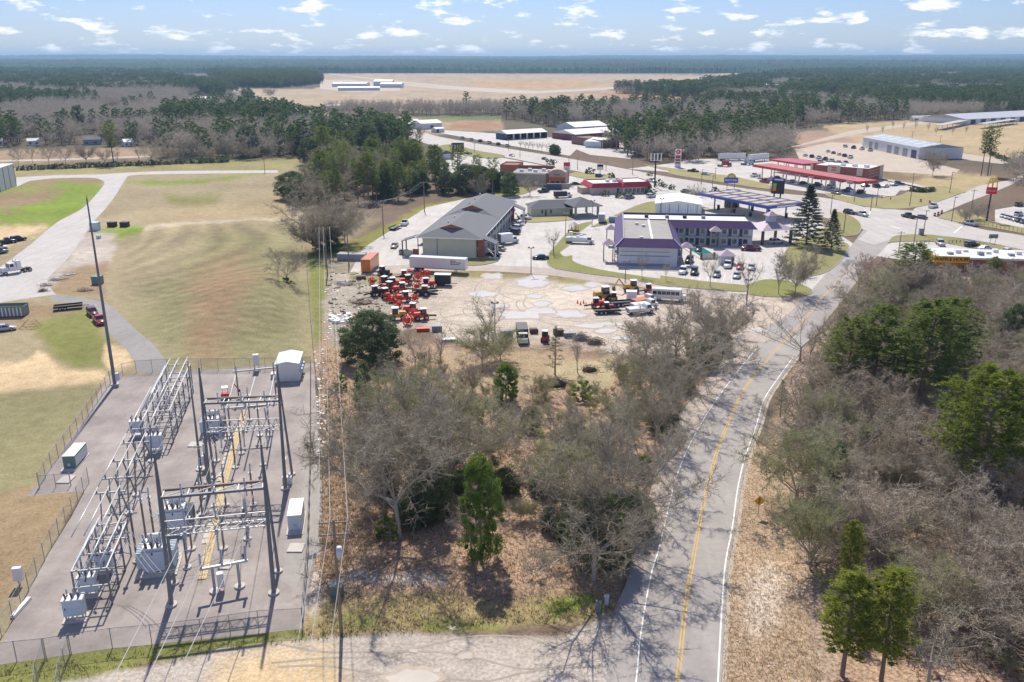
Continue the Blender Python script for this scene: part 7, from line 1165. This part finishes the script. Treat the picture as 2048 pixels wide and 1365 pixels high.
for k in range(3):
    n_ = ['left', 'middle', 'right'][k]
    for a_, b_, t_ in [((300 + 16 * k, 1146, 4.6), (372 + 52 * k, 1098, 6.0), 'jumper from the nearest transformer to the near truss'), ((342 + 14 * k, 1062, 4.5), (392 + 45 * k, 1000, 6.5), 'jumper from the middle transformer towards the trench posts'), ((418 + 11 * k, 872, 4.3), (450 + 38 * k, 905, 6.5), 'jumper from the far transformer to the far truss'), ((272 + 9 * k, 990, 6.0), (335 + 12 * k, 1062, 4.4), 'jumper from the low bus to the middle transformer'), ((244 + 9 * k, 1062, 6.0), (298 + 13 * k, 1146, 4.2), 'jumper from the low bus to the nearest transformer'), ((300 + 9 * k, 925, 6.0), (408 + 9 * k, 880, 4.2), 'jumper from the low bus to the far transformer'), ((152 + 7 * k, 1238, 3.3), (160 + 14 * k, 1215, 5.0), 'lead from the nearest breaker to the near rack'), ((405 + 38 * k, 1030, 5.8), (415 + 34 * k, 966, 5.8), 'bus wire along the trench between the gantries')]: jump(a_, b_, n_ + ' ' + t_)
for i, (u, v, vt, lb) in enumerate([(1752,414,377,'short pole on the dry verge below the fuel station'),(1819,413,346,'tall pole on the dry verge at the junction'),(1899,387,345,'tall pole at the far end of the dry verge'),(1903,444,395,'pole at the corner of the fast food verge'),(1939,441,379,'utility pole beside the arches sign'),(1846,473,422,'pole beside the grey signal cabinet'),(1827,492,430,'pole in front of the diner verge'),(1797,506,463,'street lamp pole left of the diner'),(1687,467,418,'pole on the small verge left of the junction'),(1661,428,391,'pole at the end of the small verge'),(1708,405,380,'dark pole by the last pump'),(1403,368,340,'pole beside the sun emblem sign'),(1423,398,352,'pole beside the blue canopy'),(1430,360,335,'short lamp pole on the highway verge'),(1540,386,368,'lamp pole by the black sign wall'),(1137,372,312,'tall lamp pole right of the tan restaurant'),(1155,340,314,'lamp pole beside the highway'),(1265,350,316,'pole with banner by the highway'),(1212,342,325,'low lamp pole at the highway entrance'),(949,305,286,'pole on the far side of the highway'),(1017,300,274,'pole below the open shed'),(1040,315,296,'pole beside the highway above the tan restaurant'),(1258,400,384,'low post in front of the red roofed restaurant'),(530,347,318,'pole at the end of the upper service road'),(1878,300,272,'pole behind the warehouse'),(1822,291,262,'thin pole in the dry meadow'),(1980,352,330,'pole right of the tall pines'),(1568,330,310,'lamp pole by the truck canopy')]):
    h = ht(u, v, vt); o = thing('lamp_post' if 'lamp' in lb else 'pole', lb, 'pole', G(u, v), 0, 'street poles'); MB().tube((0, 0, 0), (0, 0, h), .16, .10, 7).build('shaft', WPOLE if i % 2 else GPOLE, o)
    if i % 3 == 1: MB().bar((-1.2, 0, h - .5), (1.2, 0, h - .5), .12).build('crossarm', WPOLE, o)
    else: MB().box(-.2, .9, -.15, .15, h - .1, h + .1).build('lamp_head', GPOLE, o)
for u, v, vt, lb in [(1062,549,496,'lamp pole between the lot road and the puddles'),(990,668,606,'pole with two floodlights in front of the puddles'),(1131,478,428,'lamp pole on the grass strip between the motels'),(1184,452,402,'lamp pole beside the entrance canopy'),(1250,572,523,'lamp pole by the yellow backhoe'),(1107,512,480,'short pole on the island between the motels'),(1322,432,398,'pole behind the purple motel'),(1493,610,560,'slim lamp pole at the green island')]:
    h = ht(u, v, vt); o = thing('lamp_post', lb, 'lamp post', G(u, v), 0, 'lot lamp posts'); MB().tube((0, 0, 0), (0, 0, h), .13, .09, 7).build('shaft', GPOLE, o); MB().box(-.75, .75, -.15, .15, h - .15, h + .02).build('lamp_arm', GPOLE, o); [MB().box(x - .22, x + .22, -.35, .2, h + .02, h + .3).build('lamp_head', GPOLE, o) for x in (-.6, .6)]
# traffic signals on a mast arm
o = thing('traffic_signal', 'mast arm with two traffic signals over the junction', 'traffic signal', G(1741, 423), R(-20)); MB().tube((0, 0, 0), (0, 0, 6.4), .16, .12, 8).build('post', GPOLE, o); MB().tube((0, 0, 6.2), (6.5, -3, 6.3), .1, .06, 6).build('mast_arm', GPOLE, o)
for k in (.5, .95): h_ = MB().box(6.5 * k - .2, 6.5 * k + .2, -3 * k - .2, -3 * k + .2, 5.1, 6.2).build('signal_head', YELS, o); [MB().tube((6.5 * k, -3 * k - .2, 5.3 + j * .35), (6.5 * k, -3 * k - .26, 5.3 + j * .35), .13, None, 8).build('lens', [BLACK, BLACK, TL][j], h_) for j in range(3)]
# signs
o = thing('warning_sign', 'orange diamond signal ahead sign on a post beside the road', 'road sign', G(1516, 1032), R(4)); MB().bar((0, .05, 0), (0, .05, 2.0), .07).build('post', GAL, o); s_ = .72; MB().add([(0, -.01, 1.55 - s_ + .55), (s_, -.01, 2.1), (0, -.01, 2.1 + s_), (-s_, -.01, 2.1), (0, .02, 1.55 - s_ + .55), (s_, .02, 2.1), (0, .02, 2.1 + s_), (-s_, .02, 2.1)], [(0, 1, 2, 3), (7, 6, 5, 4), (0, 4, 5, 1), (1, 5, 6, 2), (2, 6, 7, 3), (3, 7, 4, 0)]).build('plate', M('sign_orange', (.92, .42, .015), .5, emit=0), o)
MB().box(-.12, .12, -.03, -.012, 1.75, 2.45).build('signal_symbol', BLACK, o); [MB().tube((0, -.03, z), (0, -.045, z), .085, None, 10).build('lens_symbol', m_, o) for z, m_ in ((2.32, SGNR), (2.1, YELS), (1.88, M('lens_green', (.02, .3, .05), .5)))]
o = thing('pylon_sign', 'tall white fuel price pylon with red circle emblem', 'sign', G(1355, 335), R(-8)); MB().box(-1.6, 1.6, -.3, .3, 0, 9.3).build('panel', SGNW, o); MB().tube((0, -.31, 8), (0, -.36, 8), 1.15, None, 20).build('emblem', SGNR, o); letters(o, 'K', 1.5, (0, -.4, 8), 0, SGNW, .02, bold=.04); MB().box(-1.3, 1.3, -.35, -.31, 4.6, 6.2).build('price_panel', SGNR, o); MB().box(-1.3, 1.3, -.35, -.31, 3.2, 4.3).build('price_panel', M('price_green_dark', (.02, .22, .12), .5), o); MB().box(-1.3, 1.3, -.35, -.31, 1.9, 2.8).build('price_panel', SGNR, o)
h = ht(1309, 375, 308); o = thing('frame_sign', 'tall dark pole with an empty square sign frame above the red roofed restaurant', 'sign', G(1309, 375)); MB().tube((0, 0, 0), (0, 0, h - 3), .35, None, 8).build('pole', BLACK, o); [MB().box(-2.4 + k * 1.5, -2.0 + k * 1.5, -.15, .15, h - 2.9, h - .1).build('frame_bar', SGNW, o) for k in range(4)]; MB().bar((-2.5, 0, h), (2.8, 0, h), .15).build('frame_bar', SGNW, o); MB().bar((-2.5, 0, h - 3), (2.8, 0, h - 3), .15).build('frame_bar', SGNW, o)
h = ht(916, 306, 285); o = thing('billboard', 'dark billboard on two posts beside the highway', 'billboard', G(916, 307), R(5)); MB().box(-3.6, 3.6, -.2, .2, h - 5.6, h).build('panel', M('billboard_dark', (.04, .035, .035), .6), o); [MB().bar((x, .3, 0), (x, .3, h - 1), .3).build('post', BLACK, o) for x in (-1.8, 1.8)]; [MB().box(x, x + .5, -.24, -.2, h - 4.5, h - 1.2).build('print_stripe', SGNW, o) for x in (-2, -.6, 1.)]
h = ht(1461, 378, 352); o = thing('lodging_sign', 'blue lodging sign with a yellow half sun emblem', 'sign', G(1461, 378), R(-5)); [MB().bar((x, 0, 0), (x, 0, 3), .2).build('post', BLUEM, o) for x in (-1.6, 1.6)]; MB().box(-3, 3, -.3, .3, 2.6, 4.9).build('panel', BLUEM, o); MB().xprism([(2.0 * math.cos(a_), 4.9 + 2.0 * math.sin(a_)) for a_ in np.linspace(0, math.pi, 12)], -.25, .25).build('emblem', M('emblem_yellow', (.75, .62, .12), .5), o); [MB().bar((1.1 * math.cos(a_), -.28, 4.9 + 1.1 * math.sin(a_)), (2.0 * math.cos(a_), -.28, 4.9 + 2.0 * math.sin(a_)), .14).build('sun_ray', BLUEM, o) for a_ in np.linspace(.25, math.pi - .25, 6)]; letters(o, 'DAYS INN', 1.15, (0, -.33, 3.75), 0, SGNW, .02, bold=.02)
h = ht(1973, 443, 356); o = thing('arches_sign', 'tall dark pole with golden arches over a red plate', 'sign', G(1973, 443), R(-12)); MB().tube((0, 0, 0), (0, 0, h - 4), .3, .25, 8).build('pole', BLACK, o); MB().box(-1.7, 1.7, -.3, .3, h - 5.6, h - 3.3).build('plate', SGNR, o); letters(o, "McDonald's", .62, (0, -.33, h - 4.5), 0, SGNW, .02)
ar = MB()
for sx in (-1, 1):
    pts = [(sx * (.75 + .72 * math.cos(t_)), h - 3.3 + 3.3 * math.sin(t_)) for t_ in np.linspace(0, math.pi, 14)]
    for i in range(13): ar.bar((pts[i][0], 0, pts[i][1]), (pts[i + 1][0], 0, pts[i + 1][1]), .34)
ar.build('arches', M('arch_yellow', (.90, .58, .02), .4), o)
h = 4; o = thing('fast_food_sign', 'white and red sign on a pole right of the tan restaurant', 'sign', G(1133, 370)); MB().tube((0, 0, 0), (0, 0, 9), .25, None, 8).build('pole', TERR, o); MB().box(-1.5, 1.5, -.2, .2, 6.5, 10.2).build('panel', SGNW, o); MB().box(-1.4, 1.4, -.24, -.2, 8.4, 10).build('panel_stripe', SGNR, o)
o = thing('menu_sign', 'low white menu sign beside the highway entrance', 'sign', G(1200, 350)); MB().bar((0, 0, 0), (0, 0, 3), .3).build('post', GREYW, o); MB().box(-1.6, 1.6, -.2, .2, 2.4, 5.2).build('panel', SGNW, o); MB().box(-1.4, 1.4, -.24, -.2, 3.9, 5.).build('panel_stripe', BLACK, o)
o = thing('guide_sign', 'green guide sign on two posts right of the diner verge', 'road sign', G(1984, 488)); [MB().bar((x, 0, 0), (x + .3, 0, 2.6), .1).build('post', GAL, o) for x in (-.8, .8)]; MB().box(-1.3, 1.5, -.05, .05, 1.7, 3.).build('plate', CABG, o)
# low fences, barrels and cones
def railf(label, px, h, n, m_, name='rail_fence'):
    o = thing(name, label, 'fence'); q = [G(u, v) for u, v in px]
    for i in range(len(q) - 1):
        a, b_ = q[i], q[i + 1]
        for k in range(n): p0 = a.lerp(b_, k / n); p1 = a.lerp(b_, (k + 1) / n); MB().bar(p0, p0 + Vector((0, 0, h + .1)), .12).build('post', m_, o); [MB().bar(p0 + Vector((0, 0, z)), p1 + Vector((0, 0, z)), .08).build('rail', m_, o) for z in (h * .5, h)]
railf('brown rail fence in front of the diner lot', [(1832,490),(1866,487)], 1.1, 4, WOODB); railf('brown rail fence behind the parked cars of the diner', [(1897,488),(1935,487),(1975,497)], 1.1, 5, WOODB); railf('tan board fence of the fast food lot', [(1928,446),(1960,452),(2060,470)], 1.5, 12, PLANK)
TC = M('cone_orange', (.80, .16, .02), .6); n = 0
for u, v, lb in [(1155,607,'orange cone at the left of the yellow drill'),(1161,610,'second orange cone left of the drill'),(1167,607,'third orange cone left of the drill'),(1172,612,'orange cone nearest the black trailer')]: o = thing('traffic_cone', lb, 'cone', G(u, v), 0, 'cones'); MB().tube((0, 0, .05), (0, 0, .9), .22, .04, 8).build('cone', TC, o); MB().box(-.28, .28, -.28, .28, 0, .05).build('base', TC, o)
for u, v, lb in [(1869,433,'left traffic barrel on the side street'),(1876,431,'middle traffic barrel on the side street'),(1883,428,'right traffic barrel on the side street'),(1841,405,'traffic barrel at the edge of the dry verge'),(1859,408,'traffic barrel at the tip of the dry verge')]: o = thing('traffic_barrel', lb, 'barrel', G(u, v), 0, 'traffic barrels'); MB().tube((0, 0, 0), (0, 0, 1.3), .45, .38, 10).build('drum', M('barrel_orange', (.35, .10, .05), .6), o); MB().tube((0, 0, .55), (0, 0, .75), .45, .44, 10).build('stripe', SGNW, o)
# ---------------------------------------------------------------- puddles, brush piles, tracks and litter
PUD = M('muddy_puddle', (.64, .595, .52), .18, 0, .14, .3, world=True, spec=.3)
for i, (u, v, a, b_) in enumerate([(1042,630,44,9),(1083,622,26,7),(1140,628,29,8),(1083,608,15,5),(1063,566,26,10),(1075,556,20,5),(985,553,20,6),(965,588,24,6),(1150,577,22,5),(1185,570,16,4),(1070,593,18,4),(1212,662,20,5),(1245,676,20,4),(1180,652,26,4),(1225,648,30,3),(1512,660,22,5),(822,1362,44,24),(932,1312,13,7),(828,1302,7,4),(874,1341,8,4),(905,1256,9,3),(1000,612,16,4)]):
    r_ = random.Random(i); ph = [r_.uniform(0, 6.28) for _ in range(4)]; q = [(u + a * (1 + .16 * math.sin(2 * t_ + ph[0]) + .10 * math.sin(3 * t_ + ph[1]) + .09 * math.sin(5 * t_ + ph[2]) + .06 * math.sin(9 * t_ + ph[0])) * math.cos(t_), v + b_ * (1 + .16 * math.sin(2 * t_ + ph[3]) + .12 * math.sin(4 * t_ + ph[1]) + .08 * math.sin(7 * t_ + ph[2])) * math.sin(t_)) for t_ in np.linspace(0, 2 * math.pi, 40)[:-1]]
    sheet('puddle_rim', [(u + (x - u) * 1.25, v + (y - v) * 1.35) for x, y in q], .016 + .0004 * i, M('wet_mud', (.34, .275, .21), .6, 0, .35, 1., world=True)); sheet('puddle', q, .026 + .0004 * i, PUD if v < 1200 else M('brown_puddle', (.46, .41, .35), .15, 0, .15, .5, world=True, spec=.5))
TRK = M('tyre_rut', (.39, .325, .255), .95, 0, .4, .7, world=True)
for i in range(26):
    r_ = random.Random(60 + i); u0, v0 = r_.uniform(820, 1200), r_.uniform(570, 690); a_ = r_.uniform(60, 190); px = [(u0 + a_ * math.cos(t_), v0 + a_ * .28 * math.sin(t_)) for t_ in np.linspace(r_.uniform(0, 3), r_.uniform(3.2, 5.5), 7)]
    o = line('tyre_track', px, .32, .012 + .0003 * i, TRK, None, 5); tag(o, kind='structure')
for i in range(3):
    r_ = random.Random(90 + i); y = 1292 + i * 26; px = [(560 + 80 * k + r_.uniform(-20, 20), y + r_.uniform(-7, 7) + 14 * math.sin(k * .9 + i * 2)) for k in range(9)]; tag(line('tyre_track', px, .25, .012 + .0003 * i, M('pale_rut', (.36, .31, .26), .95, 0, .4, .7, world=True), None, 5), kind='structure')
def pile(u, v, w_, h_, n, m_, label, name='brush_pile', cat='brush pile', seed=1):
    r_ = random.Random(seed); o = thing(name, label, cat, G(u, v)); mb = MB().blob((0, 0, 0), (w_ * .42, w_ * .3, h_ * .6), seed, 10, 6, .2)
    for i in range(n): p = Vector((r_.gauss(0, .3) * w_, r_.gauss(0, .22) * w_, abs(r_.gauss(0, .35)) * h_)); d = rv(r_); d.z *= .35; mb.tube(p - d * .9, p + d * .9, .045, .02, 3, cap=False)
    mb.build('branches', m_, o); return o
BRU = M('brush_brown', (.20, .15, .11), .9, 0, .4, 2.); pile(1190, 688, 3.6, 1.6, 160, BRU, 'brown brush pile at the front edge of the equipment lot', seed=2); pile(1160, 680, 3.2, 2.2, 140, M('brush_grey', (.30, .28, .25), .9), 'grey brush heap left of the brown brush pile', seed=3); pile(1110, 770, 4.6, 1.6, 200, M('brush_dark', (.10, .065, .05), .9), 'dark brown brush pile below the young pine', seed=4); pile(1178, 742, 3., 1.2, 90, M('brush_dark'), 'small dark stump heap beside the dirt track', seed=5); pile(92, 572, 3.4, 1.1, 60, TANB, 'broken concrete and timber heap beside the paved yard', 'rubble_pile', 'rubble pile', 6); pile(112, 560, 4.2, 1.1, 70, CONCF, 'pale rubble heap beside the paved yard', 'rubble_pile', 'rubble pile', 7); pile(85, 583, 2.2, 1., 40, BRU, 'small dark rubble heap at the drive corner', 'rubble_pile', 'rubble pile', 8); pile(140, 550, 3.6, .7, 40, CONCF, 'low pale timber stack at the field edge', 'rubble_pile', 'rubble pile', 9); pile(170, 582, 4., .7, 50, BRU, 'dark boards lying at the field edge', 'rubble_pile', 'rubble pile', 10); pile(690, 570, 5., 1., 160, M('brush_grey'), 'grey branch heap left of the red reels', seed=11); pile(725, 606, 6., .8, 150, BRU, 'brown branch heap left of the yellow loader', seed=12); pile(1222, 705, 2.4, .6, 60, CONCF, 'pale scrap heap at the right of the brush piles', 'rubble_pile', 'rubble pile', 13)
def litter(name, label, polys, n, m_, smin, smax, seed, flat=.25):
    r_ = random.Random(seed); mb = MB()
    for poly in polys:
        us = [p_[0] for p_ in poly]; vs_ = [p_[1] for p_ in poly]; k = 0
        while k < n:
            u = r_.uniform(min(us), max(us)); v = r_.uniform(min(vs_), max(vs_))
            if inpoly_sd(np.array([u]), np.array([v]), poly)[0] < 0: continue
            k += 1; p = G(u, v); s_ = r_.uniform(smin, smax); a_ = r_.uniform(0, 3.14); c_, q_ = math.cos(a_) * s_, math.sin(a_) * s_; z = s_ * flat * r_.uniform(.4, 1.2); e = r_.uniform(.3, .9)
            mb.prism([(p.x + c_, p.y + q_), (p.x - q_ * e, p.y + c_ * e), (p.x - c_, p.y - q_), (p.x + q_ * e, p.y - c_ * e)], 0, z + .03)
    tag(mb.build(name, m_), label, 'litter', kind='stuff')
litter('scrap_litter', 'white scraps of rubbish strewn along the power line strip', [[(645,540),(735,560),(720,640),(700,690),(650,690)], [(628,690),(650,690),(655,930),(640,930)]], 120, SGNW, .06, .45, 1); litter('scrap_timber', 'dark boards and tyres strewn left of the red machines', [[(655,545),(760,545),(790,600),(760,650),(660,640)]], 130, M('scrap_dark', (.09, .075, .065), .8), .15, .8, 2, .3); litter('stones', 'pale stones and litter scattered over the ground', [[(640,700),(1230,700),(1200,1180),(650,1180)], [(1450,900),(1560,900),(1600,1365),(1445,1365)], [(230,480),(600,480),(615,730),(330,730)]], 90, CONCF, .04, .16, 3); litter('white_scrap', 'white twisted sheet metal heap left of the dark evergreen', [[(662,632),(702,628),(700,646),(664,648)]], 40, SGNW, .3, .9, 4, .6)
# fallen leaves and dry grass tufts that break up the near ground
def tufts(name, label, poly, n, mats, smin, smax, seed):
    r_ = random.Random(seed); mb = MB(); us = [p_[0] for p_ in poly]; vs_ = [p_[1] for p_ in poly]; U_ = np.array([r_.uniform(min(us), max(us)) for _ in range(n)]); V_ = np.array([r_.uniform(min(vs_), max(vs_)) for _ in range(n)]); k = inpoly_sd(U_, V_, poly) > 0
    for u, v in zip(U_[k], V_[k]):
        p = G(u, v)
        for j in range(4): d = rv(r_); d.z = abs(d.z) + .5; s_ = r_.uniform(smin, smax); e = Vector((-d.y, d.x, 0)).normalized() * s_ * .16; q = p + Vector((r_.uniform(-.2, .2), r_.uniform(-.2, .2), 0)); mb.add([q - e, q + e, q + d * s_], [(0, 1, 2)])
    tag(mb.build(name, mats), label, 'grass', kind='stuff')
tufts('dry_grass', 'dry brown grass tufts beside the road and under the grove', [(640,940),(780,1050),(1230,1080),(1240,1230),(640,1270)], 5200, leafmat('dry_grass_blades', (.46, .35, .23), (.62, .50, .34), .4), .15, .4, 1); tufts('dry_grass', 'dry brown grass tufts on the verge right of the road', [(1446,1365),(1455,1110),(1480,960),(1500,900),(1590,900),(1600,1140),(1650,1365)], 5200, MATS['dry_grass_blades'], .08, .24, 2); tufts('dry_grass', 'dry grass and weeds along the power line strip', [(640,700),(690,700),(760,950),(780,1060),(640,1180)], 3800, MATS['dry_grass_blades'], .2, .5, 3); tufts('green_grass', 'green weeds along the front of the substation fence', [(0,1335),(600,1262),(1220,1210),(1225,1240),(640,1280),(280,1330),(0,1380)], 3000, leafmat('green_grass_blades', (.14, .20, .05), (.28, .27, .08), .3), .1, .3, 4)
# ---------------------------------------------------------------- rows of look-alikes: say which one, counted from the left
bpy.context.view_layer.update()
def nth(i): return '%d%s' % (i, 'th' if 10 < i % 100 < 14 else {1: 'st', 2: 'nd', 3: 'rd'}.get(i % 10, 'th'))
same = {}
for o in bpy.data.objects:
    if o.parent is None and 'label' in o.keys() and 'category' in o.keys() and 'kind' not in o.keys(): same.setdefault(o['label'], []).append(o)
for lb, os_ in same.items():
    if 1 < len(os_) <= 70:
        os_.sort(key=lambda q: P2(*q.location)[0])
        for i, q in enumerate(os_): q['label'] = lb + ', %s from the left' % nth(i + 1)
